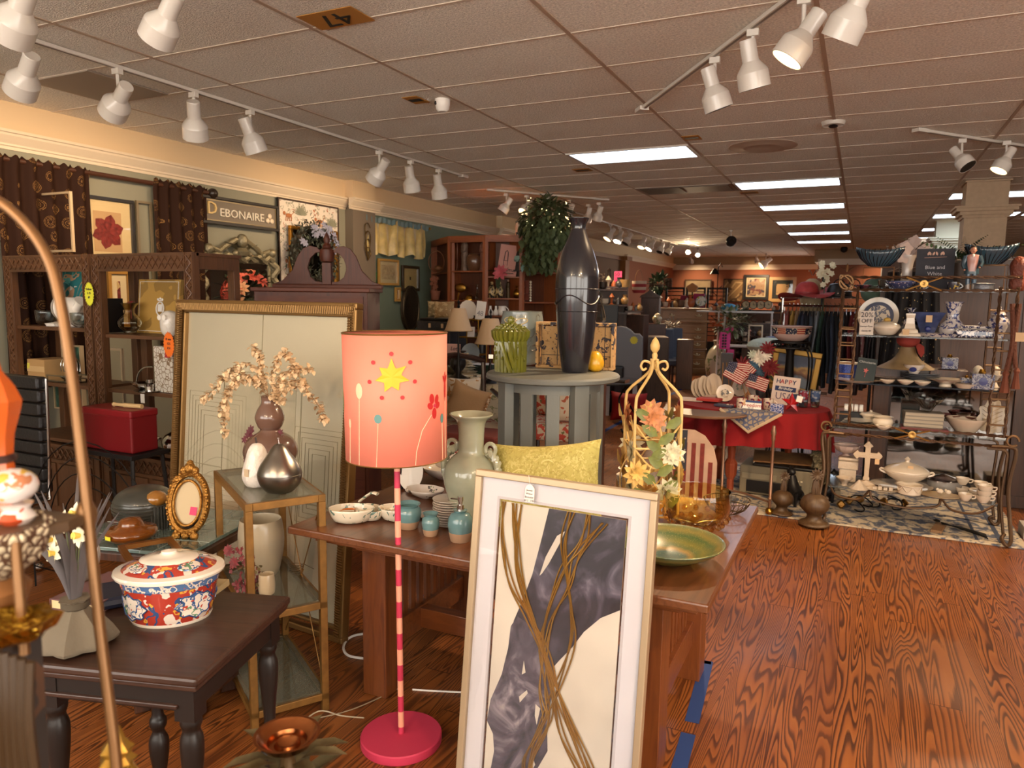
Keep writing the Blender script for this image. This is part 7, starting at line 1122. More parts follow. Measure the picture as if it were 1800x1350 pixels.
# plates standing in racks
def standplate(px,py,r,rz,lab,art=None,rim='c8b8a4',k=1):
    q=pt(px,py);t=thing('standing_plate',lab,'plate',(q[0],q[1]+.03,q[2]),rz);part('plate',M().at(0,0,r*.98,rx=PI/2-.2).lathe([(a*r,b*r*.8)for a,b in PLATE],28,.012,20),mat(rim,.3,coat=.4),t)
    if art:part('painted_scene',M().at(0,-.008,r*.98,rx=PI/2-.2).lathe([(.001,.012),(r*.45,.013)],24),pat('b8a894',[(art,'noise',30,.5,1)],.4,0),t)
    part('stand',M().tube([(-r*.5,-.03,0),(-r*.4,.02,r*.6)],.003,5).tube([(r*.5,-.03,0),(r*.4,.02,r*.6)],.003,5).tube([(-r*.5,-.03,0),(r*.5,-.03,0)],.003,5),IRON,t);return t
for i,(px,rz,r)in enumerate(((1222,1.1,.085),(1228,1.15,.09),(1235,1.15,.1),(1246,1.05,.1),(1252,1.05,.11))):standplate(px,699,r,rz,'pale plate seen edge-on in the black plate rack, %s from left'%('first','second','third','fourth','fifth')[i])
standplate(1273,706,.075,.1,'cream fluted plate with a grey town scene at front','4c4c4c');standplate(1301,697,.09,-.5,'white oval plate with bronze ring behind mugs','7c8474');standplate(1331,697,.1,-.4,'large grey-white plate on stand left of birthday card','7a6450');standplate(1295,694,.085,-.7,'thin bronze rimmed oval plate by the bouquet',None,'7a5c40')
# little flags
def flagm():return[mat('d2bfae',.8),mat('8c1c26',.8),mat('262c48',.8)]
def flagmesh(w_,h_,star=True,n=13,vert=False):
    m=M();m.m=0;m.box(0,w_,0,.002,0,h_);m.m=1
    for i in range(0,n,2):z=h_*i/n;m.box(0,w_,-.001,.003,z,z+h_/n)
    m.m=2;m.box(0,w_*.42,-.002,.004,h_*6/13,h_);m.m=0
    for i in range(5):
        for j in range(4):m.box(w_*.42*(i+.3)/5,w_*.42*(i+.3)/5+h_*.03,-.003,-.002,h_*(6+1.7*j+.5)/13,h_*(6+1.7*j+.5)/13+h_*.03)
    return m
for i,(px,py,ry,lab)in enumerate(((1268,704,.75,'small stick flag tilted left behind the cream plate'),(1284,703,.35,'small stick flag leaning right beside another flag'),(1312,703,-.9,'small stick flag drooping left of the bouquet'),(1322,704,1.2,'small stick flag partly behind the oval plates'))):
    q=pt(px,py);t=thing('stick_flag',lab,'flag',q,-.1,ry=-.15*i);t.scale=(1.2,)*3;part('pole',M().tube([(0,0,0),(0,0,.28)],.003,5),mat('8a6438'),t);part('flag',flagmesh(.15,.1),flagm(),t,0,loc=(0,-.004,.19 if i<2 else.12),rot=(0,ry*.6,0))
# bouquet
q=pt(1333,700,.1);t=thing('patriotic_bouquet','red white and blue silk dahlia bouquet in a vase','flowers',q);part('vase',M().lathe([(.03,0),(.04,.05),(.03,.12),(.04,.15),(.034,.15)],16,sm=2),mat('3a3c40',.3),t);s=M()
for(x,z,r,c_,n_)in((-.16,.29,.09,'5c0e16',12),(.07,.28,.1,'640e16',14),(.05,.45,.075,'6a1018',12),(-.02,.36,.085,'cfc6b8',14),(-.06,.3,.07,'3f5f78',12),(.0,.24,.065,'3a5468',12),(.04,.39,.06,'d8d0c2',12),(-.08,.39,.05,'b8c0b0',10)):
    part('blossom',M().flower((x,-.03,z),r,n_,(.1*x,-1,.15),.3,.2).flower((x,-.035,z),r*.7,n_,(0,-1,.2),.32,.5).flower((x,-.04,z),r*.4,8,(0,-1,.2),.4,1),mat(c_,.7,var=.2,vs=30),t);s.tube([(0,0,.12),(x,0,z)],.003,4)
part('stem',s,mat('3a4a2c'),t);part('leaf',M().leaf((0,-.03,.2),(.4,-.6,-.6),.12,.05).leaf((.05,-.03,.22),(.8,-.5,-.5),.12,.05).leaf((-.05,0,.18),(-.6,-.4,-.7),.11,.05),mat('2e3a2c'),t)
# mugs, freedom sign, star, card, tumblers
MUG=pat('cdbcaa',[('7c1c22','noise',22,.56,.66,1.5),('3a4468','noise',26,.62,.7,1)],.25,.5)
for px,py,lab in((1303,720,'leftmost patterned mug'),(1323,714,'middle patterned mug behind the small plaque'),(1350,720,'rightmost patterned mug with handle showing')):q=pt(px,py);t=thing('mug',lab+' on red table','mug',q);part('cup',M().lathe([(.03,0),(.038,.01),(.042,.09),(.038,.09),(.034,.02)],22),MUG,t);part('handle',M().tube([(.04,0,.02),(.066,0,.035),(.064,0,.06),(.04,0,.075)],.006,6,3),MUG,t)
q=pt(1320,722);t=thing('word_plaque','blue and white plaque reading Freedom leaning on mugs','sign',(q[0],q[1]-.02,q[2]),-.1,rx=-.1);part('board',M().box(-.08,.08,0,.012,0,.085),mat('2c3e6c',.7),t,0);part('face',M().box(-.08,.08,-.002,0,.018,.068),PAPER,t,0);text('lettering','Freedom',.042,(.004,-.004,.048),FR,mat('a01c24',.7),t,shear=.2);text('lettering','for all',.018,(.0,-.004,.026),FR,INK,t);part('tag',M().box(-.075,-.045,-.005,-.003,.045,.09),TAGM,t,0)
q=pt(1391,724);t=thing('red_star','glossy red barn star with a white paper tag','ornament',(q[0],q[1]-.01,q[2]),-.2);V=[(0,-.03,.06)]+[((.085 if i%2==0 else.036)*math.sin(2*PI*i/10),0,.075+(.085 if i%2==0 else.036)*math.cos(2*PI*i/10))for i in range(10)]+[(0,.03,.06)];part('star',M().add(V,[(0,1+(i+1)%10,1+i)for i in range(10)]+[(11,1+i,1+(i+1)%10)for i in range(10)]),mat('9c1018',.25,coat=.6),t,0);part('tag',M().box(.02,.065,-.034,-.032,.1,.15),PAPER,t,0,rot=(0,.2,0))
q=pt(1376,712);t=thing('birthday_card','white card reading HAPPY Birthday USA','sign',(q[0]+.0,q[1]+.03,q[2]),-.28,rx=-.12,ry=.05);part('card',M().box(-.115,.115,0,.006,0,.24),mat('d2c0b4',.8),t,0)
for i,(c_,col)in enumerate(zip('HAPPY',('26335c','a82a2c','26335c','a82a2c','26335c'))):text('lettering',c_,.055,(-.068+.034*i,-.003,.195),FR,mat(col),t,.002)
part('banner',M().box(-.09,.09,-.003,-.001,.115,.155),mat('26335c'),t,0);text('lettering','Birthday',.036,(0,-.005,.138),FR,PAPER,t,shear=.25);text('lettering','USA',.085,(-.005,-.003,.068),FR,mat('6a5c70'),t,.0015,sx=.95)
for px,lab,col in((1411,'blue and red printed glass tumbler beside the star','7a2c3c'),(1432,'tall clear tumbler with blue stars, rightmost','44587c')):q=pt(px,716);t=thing('glass_tumbler',lab,'glass',q);part('glass',M().lathe([(.03,0),(.036,.004),(.042,.15),(.039,.15),(.032,.01)],24),CRYS,t);part('printed_band',M().lathe([(.0375,.05),(.0425,.14)],24),pat('8c94a0',[(col,'noise',30,.48,1)],.2,.3),t)
q=pt(1365,726);solo('blue_box',M().box(-.05,.05,0,.03,0,.07),pat('2a3c74',[('b8b4c0','edge',50,0,.05)],.4,.2),'blue box with white fireworks behind the red star','box',(q[0],q[1],q[2]),smooth=0);q=pt(1290,716);m=M();[m.ball(.03*i,0,.012,.014,8)for i in range(5)];solo('bead_garland',m,pat('b8a494',[('8a1c22','noise',16,.5,1)],.5),'red white and blue wooden bead garland','garland',(q[0]-.05,q[1],q[2]));solo('small_red_star',M().flower((0,0,.03),.035,5,(0,-1,0),.5),mat('9c1018'),'tiny red star standing behind the mugs','ornament',pt(1332,708));solo('star_cards',M().box(-.05,.05,0,.02,0,.1),pat('26304c',[('c8c0b8','noise',70,.68,1)],.7,0),'star spangled card pack behind the tumblers','cards',pt(1402,714),smooth=0)
# iron plant stand with patriotic bowl, landscape painting
q=Zp(1390,700,PT+.004);sy_=7.3;sx_=Yp(1390,601,sy_)[0];t=thing('plant_stand','black iron plant stand with scrolled ring holding a bowl','stand',(sx_,sy_,0));zr=float(Yp(1390,601,sy_)[2])
part('ring',M().tube([(.17*math.cos(2*PI*i/32),.17*math.sin(2*PI*i/32),zr)for i in range(32)],.01,6,closed=True).tube([(.17*math.cos(2*PI*i/32),.17*math.sin(2*PI*i/32),zr-.05)for i in range(32)],.008,6,closed=True),IRON,t);m=M()
for i in range(12):a=2*PI*i/12;m.tube([(.17*math.cos(a+.12*math.cos(b)),.17*math.sin(a+.12*math.cos(b)),zr-.03+.022*math.sin(b))for b in[2*PI*j/10 for j in range(11)]],.006,4)
part('scrollwork',m,IRON,t);part('pillar',M().lathe([(.05,zr-.5),(.035,zr-.1),(.05,zr-.05)],14).lathe([(.03,0),(.04,zr-.5)],14),IRON,t)
for i in range(3):a=PI/2+2*PI*i/3+PI/3*0;part('leg',M().tube([(.15*math.cos(a),.15*math.sin(a),zr-.03),(.2*math.cos(a),.2*math.sin(a),zr-.15),(.19*math.cos(a),.19*math.sin(a),zr-.45),(.1*math.cos(a),.1*math.sin(a),zr-.7),(.2*math.cos(a),.2*math.sin(a),0)],.009,6,4),IRON,t)
pl=[(-.19,zr-.12),(.19,zr-.12)];part('leg',M().tube([(-.16,-.06,zr-.03),(-.2,-.08,zr-.15),(-.19,-.08,zr-.4),(-.17,-.06,zr-.6)],.009,6,4).tube([(.16,-.06,zr-.03),(.2,-.08,zr-.15),(.19,-.08,zr-.4),(.17,-.06,zr-.6)],.009,6,4),IRON,t)
t=thing('patriotic_bowl','large pink-white bowl with a stars and stripes band','bowl',(sx_,sy_,zr+.01));k=1;part('bowl',M().lathe([(.08,0),(.11,.005),(.155,.045),(.165,.07)],48).lathe([(.163,.07),(.17,.125),(.188,.135),(.186,.14),(.165,.13),(.15,.06),(.001,.02)],48),mat('c8aca4',.25,coat=.5),t)
def band_mat():
    m,nt,b=new('flag_band');v=nt.nodes.new('ShaderNodeTexCoord');s=nt.nodes.new('ShaderNodeSeparateXYZ');nt.links.new(v.outputs['Object'],s.inputs[0]);an=mth(nt,'ARCTAN2',s.outputs[1],s.outputs[0]);f=mth(nt,'FRACT',mth(nt,'MULTIPLY',mth(nt,'ADD',an,3.3),.955));isf=mth(nt,'GREATER_THAN',f,.45)
    st=mth(nt,'GREATER_THAN',mth(nt,'FRACT',mth(nt,'MULTIPLY',s.outputs[2],55.0)),.5);c1=mix(nt,st,lin('8c2028'),lin('c8a484'));c2=mix(nt,mth(nt,'GREATER_THAN',nz(nt,v.outputs['Object'],60,0),.62),lin('20263c'),lin('c8bca8'));nt.links.new(mix(nt,isf,c1,c2),b.inputs['Base Color']);b.inputs['Roughness'].default_value=.25;return m
part('painted_band',M().lathe([(.168,.068),(.176,.122)],60),band_mat(),t)
a=Yp(1352,608,7.6);b=Yp(1438,608,7.6);t=thing('landscape_painting','gold framed sunset landscape painting behind iron stand','painting',(a[0],7.6,a[2]-.42),0,rx=-.1,ry=.12);w,h=b[0]-a[0],.42;part('frame',M().frame(w,h,.055,-.03,0),mat('a8803c',.4,.6),t,0,.008)
def land():
    m,nt,b=new('landscape');v=nt.nodes.new('ShaderNodeTexCoord');s=nt.nodes.new('ShaderNodeSeparateXYZ');nt.links.new(v.outputs['Object'],s.inputs[0]);n=nz(nt,v.outputs['Object'],9,4);f=mth(nt,'ADD',s.outputs[2],mth(nt,'MULTIPLY',mth(nt,'SUBTRACT',n,.5),.22));nt.links.new(ramp(nt,f,[(.02,lin('4a6070')),(.12,lin('6a7480')),(.16,lin('5c3a28')),(.21,lin('8a5c3c')),(.24,lin('c89c50')),(.28,lin('5a6274')),(.4,lin('44485c'))]),b.inputs['Base Color']);b.inputs['Roughness'].default_value=.5;return m
part('painting',M().box(.05,w-.05,-.012,-.004,.05,h-.05),land(),t,0)
solo('easel',M().tube([(.0,0,0),(.16,.12,1.2)],.012,6).tube([(.5,0,0),(.34,.12,1.2)],.012,6).tube([(-.05,-.01,PT+.0),(.55,-.01,PT)],.014,6),DWOOD,'dark wooden easel carrying the landscape painting','easel',(a[0]+.0,7.66,0))
# flag board, printer, finials, dog figures under the table
q=Zp(1190,905,0);a=Yp(1170,870,5.75);t=thing('flag_board','worn wooden stool back painted as an american flag','flag board',(-1.33,5.5,0),.1,rx=-.12);bp_=[(0,0),(.42,0),(.42,.42),(.39,.53),(.32,.62),(.24,.66),(.15,.66),(.07,.61),(.02,.52),(0,.42)];part('board',M().poly(bp_,0,.02),mat('a88c78',.8,var=.15),t,0,.003);m=M()
for i in range(6):x=.03+.065*i;m.box(x,x+.033,-.002,0,.02,.56 if 0<i<5 else.42)
part('red_stripe',m,mat('6a2620',.8,var=.2,vs=30),t,0);part('blue_field',M().poly([(0,.34),(.19,.34),(.19,.655),(.12,.65),(.05,.59),(.0,.45)],-.004,-.001),mat('2a2c36',.8),t,0);m=M()
for i in range(5):
    for j in range(6):m.at(.02+.036*i+.01*(j%2),-.0045,.365+.045*j).poly([((.009 if k_%2==0 else.004)*math.sin(PI*k_/5),(.009 if k_%2==0 else.004)*math.cos(PI*k_/5))for k_ in range(10)],-.001,.001)
part('star',m,mat('a89888',.8),t,0,kind='stuff');q=Zp(1385,860,.0);t=thing('printer','old beige and black printer on the floor under the red table','printer',(-.85,6.35,.0),-.05);BG=mat('7a705c',.6);part('body',M().box(0,.62,0,.35,.02,.26),BG,t,0,.01);part('front_panel',M().box(.06,.5,-.012,0,.04,.14),BLK,t,0,.004);part('paper_tray',M().box(.02,.3,-.01,.0,.15,.2),mat('8c826c'),t,0,.003);part('lid',M().box(.1,.66,.0,.36,.26,.285),BLK,t,0,.01);m=M();[m.box(.34+.03*i,.355+.03*i,-.014,-.01,.17,.18)for i in range(6)];part('button',m,CREAM,t,0)
solo('cork_mat',M().box(-.25,.28,0,.3,0,.012),mat('8a6038',.9,var=.3),'curled cork sheet on top of the printer','mat',(-.5,6.4,.29),.1,rx=.12,smooth=0)
def finial(px,py,k,lab,tilt=0):q=Zp(px,py,.014);t=thing('wooden_finial',lab,'finial',q,.3,ry=tilt);FW=wood('3e2a18','523c24',.5,8,'z');part('base',M().lathe([(r*k,z*k)for r,z in[(.3,0),(.32,.03),(.28,.07),(.2,.1),(.15,.18),(.17,.25),(.28,.36),(.3,.48),(.24,.6),(.14,.66),(.09,.68)]],24,sm=2),FW,t);m=M();[m.tube([(.06*k*math.cos(2*PI*i/12),.06*k*math.sin(2*PI*i/12),.66*k),(.07*k*math.cos(2*PI*i/12),.07*k*math.sin(2*PI*i/12),.78*k),(.04*k*math.cos(2*PI*i/12),.04*k*math.sin(2*PI*i/12),.97*k)],.022*k,5,2)for i in range(12)];part('tassel',m,FW,t);part('rosette',M().flower((0,-.02*k,1.1*k),.15*k,12,(0,-1,.1),.4).flower((0,-.03*k,1.1*k),.1*k,10,(0,-1,.1),.4,.6).ball(0,0,1.03*k,.06*k,8),FW,t);return t
finial(1373,903,.27,'carved wood finial with tassel, left and smaller of the two',.04);finial(1430,922,.34,'carved wood finial with tassel, right and larger of the two',0)
def dog(px,py,s,lab,rz):
    q=Zp(px,py,.013);t=thing('dog_figure',lab,'figurine',(q[0],q[1]+.05,q[2]),rz);k=s;part('body',M().tube([(-.1*k,0,.16*k),(0,0,.2*k),(.06*k,0,.3*k),(.09*k,0,.42*k)],[.09*k,.1*k,.08*k,.05*k],10,0).ball(.12*k,0,.47*k,.06*k,10,sx=1.3),BLK,t);part('ear',M().leaf((.09*k,-.03*k,.5*k),(-.2,-.2,1),.08*k,.05*k).leaf((.09*k,.03*k,.5*k),(-.2,.2,1),.08*k,.05*k),BLK,t)
    for x,y in((.07,-.05),(.07,.05),(-.1,-.05),(-.1,.05)):part('leg',M().tube([(x*k,y*k,.2*k),(x*k,y*k,0)],[.035*k,.022*k],7),BLK,t)
    part('tail',M().tube([(-.15*k,0,.14*k),(-.25*k,0,.1*k),(-.3*k,0,.16*k)],.015*k,6,3),BLK,t)
dog(1395,890,.55,'black iron dog figure between the two finials',2.2);dog(1452,885,.5,'black iron dog figure beside the iron rack leg',.6)
t=thing('feather_ornament','brown and white feathered bird ornament near rack leg','ornament',tuple(Zp(1440,870,.05)[:2])+(.15,));m=M();[m.leaf((rnd.uniform(-.05,.05),-.03+rnd.uniform(-.02,.02),.05+.32*rnd.random()),(rnd.uniform(-.5,.5),-.6,rnd.uniform(-1,.3)),.07,.03)for _ in range(160)];part('feathers',m,mat('8c8064',.8,var=.6,vs=40),t);part('body',M().lathe([(.02,-.13),(.06,0),(.07,.15),(.05,.3),(.03,.38)],12,sm=2),mat('6a5a44',.8),t)
solo('magazine_stack',M().box(-.2,.22,0,.3,0,.06).box(-.18,.2,.02,.28,.06,.1),mat('8a7c64',.7,var=.3),'pile of tan papers between the printer and iron rack','papers',(-.28,6.55,.015),.1,smooth=0);t=thing('grey_sack','grey cloth skirted stool at the left under red table','stool',(-1.5,7.3,0));part('skirt',M().lathe([(.26,0),(.24,.2),(.2,.42)],40,.04,12),mat('6c6660',.9),t);part('seat',M().lathe([(.21,.42),(.2,.46),(.001,.47)],30),mat('5c4238',.8),t)
# clothes rail with hats
YR=7.95;zr2=float(Yp(1440,524,YR)[2]);xa=float(Yp(1376,524,YR)[0]);xb=xa+.95;t=thing('clothes_rail','chrome clothes rail with wire top shelf carrying hats','clothes rail',(xa,YR,0));L=xb-xa
part('rail',M().tube([(0,0,zr2-.08),(L,0,zr2-.08)],.012,8),SILVER,t);m=M();[m.tube([(0,-.15+.05*i,zr2),(L,-.15+.05*i,zr2)],.004,5)for i in range(7)];[m.tube([(L*i/6,-.15,zr2),(L*i/6,.15,zr2)],.005,5)for i in range(7)];part('wire_shelf',m,SILVER,t)
for x in(0,L):part('post',M().tube([(x,0,0),(x,0,zr2)],.014,8),SILVER,t);part('foot',M().tube([(x,-.25,.02),(x,.25,.02)],.014,8),SILVER,t)
gc=['7a3a30','a8843c','9c7c5c','1a2030','2a3040','1c1c22','3a4048','8c949c','3f5a50','1c2028','20242c','2c3444','1a1c20','9aaab8','2a2024','7c3034','6a2c34','3a2a2c','8a5c5c','2c2c30','40383c','1e1e22']
for i,c_ in enumerate(gc):
    x=xa+.06+i*(L-.1)/len(gc);w_=.38;lo=.6+.25*((i*7)%5)/5
    if i<8:lo=.45+.1*(i%3)
    t=thing('hanging_garment','garment hanging on the chrome rail, %s'%(['rust coloured','mustard','tan scarf','navy blouse','slate shirt','black top','charcoal jacket','silver grey top','sage trousers','black jeans','dark trousers','denim blue jeans','black jeans beside pale denim','pale blue denim shirt','dark brown coat','red jacket','maroon patterned dress','plum cardigan','rose floral blouse','black dress','grey coat','near black coat'][i]),'clothing',(x,YR,zr2-.08))
    def gf(u,v,i=i,lo=lo):a=2*PI*u;ww=(.06+.14*min(1,v*3))*(1+.15*v)*(1 if v>.02 else.3);return((.014+.012*math.sin(a*2+i)+.006*math.sin(a*5))*math.cos(a)*1.6+.012*math.sin(v*5+i),ww*math.sin(a),-.05-lo*v)
    part('cloth',M().grid(gf,20,10),pat(c_,[('a89c90','noise',30,.6,1)],.8,0)if i in(16,18)else mat(c_,.8,var=.1),t,1);part('hanger',M().tube([(0,0,0),(.012,0,.02),(0,0,.035)],.003,5).tube([(0,-.17,-.09),(0,0,-.02),(0,.17,-.09)],.004,5).tube([(0,0,-.02),(0,0,.01)],.003,5),SILVER,t)
q=Yp(1418,522,YR-.05);t=thing('sun_hat','wide brimmed coral red straw sun hat on the clothes rail','hat',(q[0],YR-.05,zr2+.005),.2);HT=mat('a83c3c',.75,var=.12,vs=30,bump=.4,bs=120)
part('brim',M().grid(lambda u,v:((.1+.16*v)*math.cos(2*PI*u)*1.05,(.1+.14*v)*math.sin(2*PI*u),.03+.05*v*math.sin(2*PI*u*2+.6)*v+.04*v*math.cos(2*PI*u)),60,8),HT,t,1);part('crown',M().lathe([(.11,.02),(.115,.05),(.1,.11),(.06,.15),(.0,.16)],30,sm=2),HT,t);part('band',M().lathe([(.114,.03),(.118,.04),(.116,.055)],30),mat('8a2c30'),t)
q=Yp(1470,522,YR);t=thing('cowboy_hat','black felt hat with silver conchos beside red sun hat','hat',(q[0]+.02,YR,zr2+.005));part('crown',M().lathe([(.12,0),(.11,.05),(.09,.12),(.06,.14),(.0,.12)],26,.05,2,2),BLK,t);part('brim',M().lathe([(.11,.01),(.17,.0),(.17,.006),(.11,.02)],30),BLK,t);m=M();[m.ball(.115*math.sin(a),-.115*math.cos(a),.04,.01,8)for a in(-.5,0,.5)];part('concho',m,SILVER,t)
q=Yp(1428,495,8.2);t=thing('dress_form','wire topped ivory dress form behind the red sun hat','dress form',(q[0],8.2,0));zq=q[2];part('torso',M().lathe([(.1,zq-.6),(.14,zq-.4),(.1,zq-.25),(.13,zq-.08),(.07,zq+.0),(.03,zq+.03)],20,sm=2),mat('b09a78',.8),t);part('finial',M().tube([(-.04,0,zq+.1),(-.03,0,zq+.12),(0,0,zq+.06),(.03,0,zq+.12),(.04,0,zq+.1)],.005,5,3),SILVER,t);part('pole',M().cyl(0,0,0,.015,zq-.6),IRON,t)
q=Yp(1450,490,7.9);t=thing('orchid_stem','white orchid spray behind the hats','flowers',(q[0],7.9,0));m=M();[m.flower((rnd.uniform(-.06,.08),rnd.uniform(-.03,.03),q[2]+rnd.uniform(-.07,.16)),.032,6,(rnd.uniform(-.4,.4),-1,.2),.8)for _ in range(15)];part('blossom',m,mat('d8d0b4',.6),t);part('stem',M().tube([(0,0,0),(0,0,q[2])],.005,5),mat('3a4a2c'),t)
m=M();z0=float(Yp(1480,500,8.1)[2]);[m.tube([((.0+.14*k_)+.05*math.cos(a),0,z0+.05*math.sin(a))for a in[2*PI*j/14 for j in range(13)]],.006,5)for k_ in range(3)];m.tube([(-.15,0,z0-.06),(.6,0,z0-.06)],.008,6).tube([(-.15,0,0),(-.15,0,z0+.1)],.01,6);solo('scroll_hook_rail',m,IRON,'brown scrolled iron rail top left of the blue and white shelf','rail',(Yp(1475,500,8.1)[0],8.1,0))
# wardrobe with mirror behind the rack
WX0,WX1=.12,1.3;WZ=2.02;t=thing('mirrored_wardrobe','brown wooden wardrobe with mirror panel behind the iron rack','wardrobe',(WX0,7.0,0));WW=wood('3a2416','4a2e1c',.4,6,'z');w=WX1-WX0
part('case',M().box(.02,w,.03,.5,0,WZ),WW,t,0);part('door_panel',M().box(.42,w,.0,.03,.95,WZ-.02),WW,t,0,.004);part('stile',M().box(.02,.14,-.01,.03,0,.95),WW,t,0,.003);part('mirror',M().box(.16,w-.15,.012,.03,.12,.95),mat('7c7874',.05,1),t,0);part('plinth',M().box(.0,w+.02,-.03,.5,0,.1),WW,t,0,.004);part('right_stile',M().box(w-.14,w+.02,-.01,.5,0,WZ),WW,t,0,.003)
q=Yp(1613,500,6.9);t=thing('polka_dot_dress','black dress with small gold dots hanging on the wardrobe','dress',(q[0],6.9,1.9));DD=pat('141216',[('b89c6c','vor',26,0,.16)],.8,0);part('cloth',M().grid(lambda u,v:((u-.5)*(.3+.12*v),.03*math.sin(u*26)*(.3+v)-.0,-.75*v),40,8),DD,t,1);part('hanger',M().tube([(-.15,0,0),(0,0,.04),(.15,0,0)],.005,5),SILVER,t)
t=thing('dark_coat','plain black coat hanging left of the polka dot dress','coat',(Yp(1578,500,6.95)[0],6.95,1.9));part('cloth',M().grid(lambda u,v:((u-.5)*(.16+.06*v),.03*math.sin(u*20)*(.3+v),-.8*v),24,8),mat('1e1c1e',.85),t,1);part('hanger',M().tube([(-.08,0,0),(0,0,.03),(.08,0,0)],.005,5),SILVER,t);q=Yp(1545,512,7.2);solo('felt_hat',M().ball(0,0,0,.13,16,szz=.9),mat('4f6a5c',.8),'sage green felt hat behind the blue patterned plate','hat',(q[0]-.02,7.2,q[2]))
solo('hat_stand',M().tube([(0,0,0),(0,0,1.62)],.012,6),IRON,'thin iron stand carrying the green felt hat','stand',(q[0]-.02,7.2,0));solo('grey_fabric',M().box(-.02,.4,0,.3,0,1.5),mat('8a8680',.9,var=.1),'grey cloth-covered partition at the right edge','partition',(1.42,6.6,0),bev=.02,smooth=0);solo('white_box',M().box(0,.2,0,.2,0,.09),mat('a8a096',.8),'pale box on the floor at the right edge of rug','box',(1.13,6.05,.0),bev=.004,smooth=0)
# ---- wrought iron rack
RX,RY=-.13,5.9;RWd=1.07;IB=mat('523824',.42,.5,bump=.6,bs=90);IG=mat('745434',.4,.6);t=thing('baker_rack','wrought iron etagere rack with rope twist rails and glass shelves','rack',(RX,RY,0));RD=.4
SHF=[.27,.725,1.06,1.41,1.735]
def rope(a,b,r=.011):
    m=M();a=Vector(a);b=Vector(b);L=(b-a).length;n=int(L/.02)+2
    for ph in(0,PI):
        d=(b-a).normalized();u=d.orthogonal().normalized();v=d.cross(u);m.tube([a+(b-a)*i/n+(u*math.cos(i*.9+ph)+v*math.sin(i*.9+ph))*r*.55 for i in range(n+1)],r*.62,5)
    return m
for y in(0,RD):
    for x in(0,.1,RWd-.1,RWd):part('upright',rope((x*1.0,y,.74),(x,y,1.76))if y==0 else M().tube([(x,y,.74),(x,y,1.76)],.008,6),IB,t)
    for x0 in(0,RWd-.1):
        m=M();[m.tube([(x0,y,z),(x0+.1,y,z)],.006,6)for z in(.82,.95,1.0,1.12,1.2,1.33,1.45,1.6)];part('ladder_rung',m,IG,t)
part('rail',rope((-.02,0,1.825),(RWd+.02,0,1.825)),IB,t);part('rail',rope((-.0,0,1.735),(RWd,0,1.735)),IB,t);part('rail',rope((-.04,0,.745),(RWd+.04,0,.745)),IB,t);part('rail',rope((-.05,0,.672),(RWd+.05,0,.672)),IB,t)
def xorn(z0,z1):
    cx,cz=RWd/2-.02,(z0+z1)/2;m=M().tube([(cx-.11,-.01,z1),(cx,-.01,cz),(cx+.11,-.01,z0)],.006,5).tube([(cx-.11,-.01,z0),(cx,-.01,cz),(cx+.11,-.01,z1)],.006,5).at(cx,-.012,cz,rx=PI/2).lathe([(.022,0),(.026,.008),(.014,.01),(.001,.004)],16);m.T=Matrix.Identity(4);return m
part('cross_ornament',xorn(1.735,1.825),mat('b08a4c',.35,.8),t);part('cross_ornament',xorn(.672,.745),mat('b08a4c',.35,.8),t)
for z in SHF[1:]:part('glass_shelf',M().box(.0 if z>.8 else-.03,RWd+(.0 if z>.8 else.03),.0,RD,z-.012,z-.002),mat('5a6468',.05,0,coat=.5,alpha=.45)if z!=1.06 else mat('2a3440',.08,coat=.5,alpha=.9),t,0)
part('glass_shelf',M().box(-.02,RWd+.0,.0,RD,SHF[0]-.012,SHF[0]-.002),mat('5a6468',.05,0,coat=.5,alpha=.45),t,0)
for s,x in((-1,-.05),(1,RWd+.05)):
    for y in(0,RD):part('scroll_leg',M().tube([(x+s*-.12,y,.672),(x+s*.0,y,.672),(x+s*.025,y,.62),(x+s*-.0,y-.01*(y==0),.4),(x+s*.02,y-.03*(y==0),.18),(x+s*.03,y-.08*(y==0),.05),(x+s*.0,y-.13*(y==0),.02),(x-s*.03,y-.12*(y==0),.06),(x-s*.01,y-.07*(y==0),.08)],.013,8,5),mat('5c4632',.4,.6),t);part('inner_leg',M().tube([(x+s*-.14,y+.03,.65),(x-s*.03,y+.03,.64),(x-s*.02,y+.03,.55),(x-s*.03,y+.03,.3),(x+s*.0,y+.02,.05)],.01,6,4),mat('5c4632',.4,.6),t)
    part('corner_scroll',M().tube([(x+.035*math.cos(a),-.01,.72+.035*math.sin(a))for a in[2*PI*j/16 for j in range(15)]],.008,6),IG,t)
part('swag',M().tube([(0,.02,.27),(.05,.0,.2),(.2,-.01,.19),(.27,0,.26),(.3,0,.2),(.5,-.01,.17),(.7,0,.2),(.73,0,.26),(.8,0,.19),(.95,-.01,.19),(RWd,.02,.27)],.009,6,5),mat('5c4632',.4,.6),t)
m=M();[m.tube([(RX*0+.02+.045*math.cos(a+k_),-.01,1.79+.05*math.sin(a))for a in[2*PI*j/14 for j in range(15)]],.008,6)for k_ in(0,.8)];[m.leaf((.02,0,1.86),(s,-.2,1),.07,.02)for s in(-.9,0,.9)];part('pineapple_finial',m,IG,t)
YF=RY
def rk(px,py,z,dy=.08):q=Yp(px,py,RY+dy);return(q[0],RY+dy,z)
Z5,Z4,Z3r,Z2r,Z1r=SHF[4],SHF[3],SHF[2],SHF[1],SHF[0]
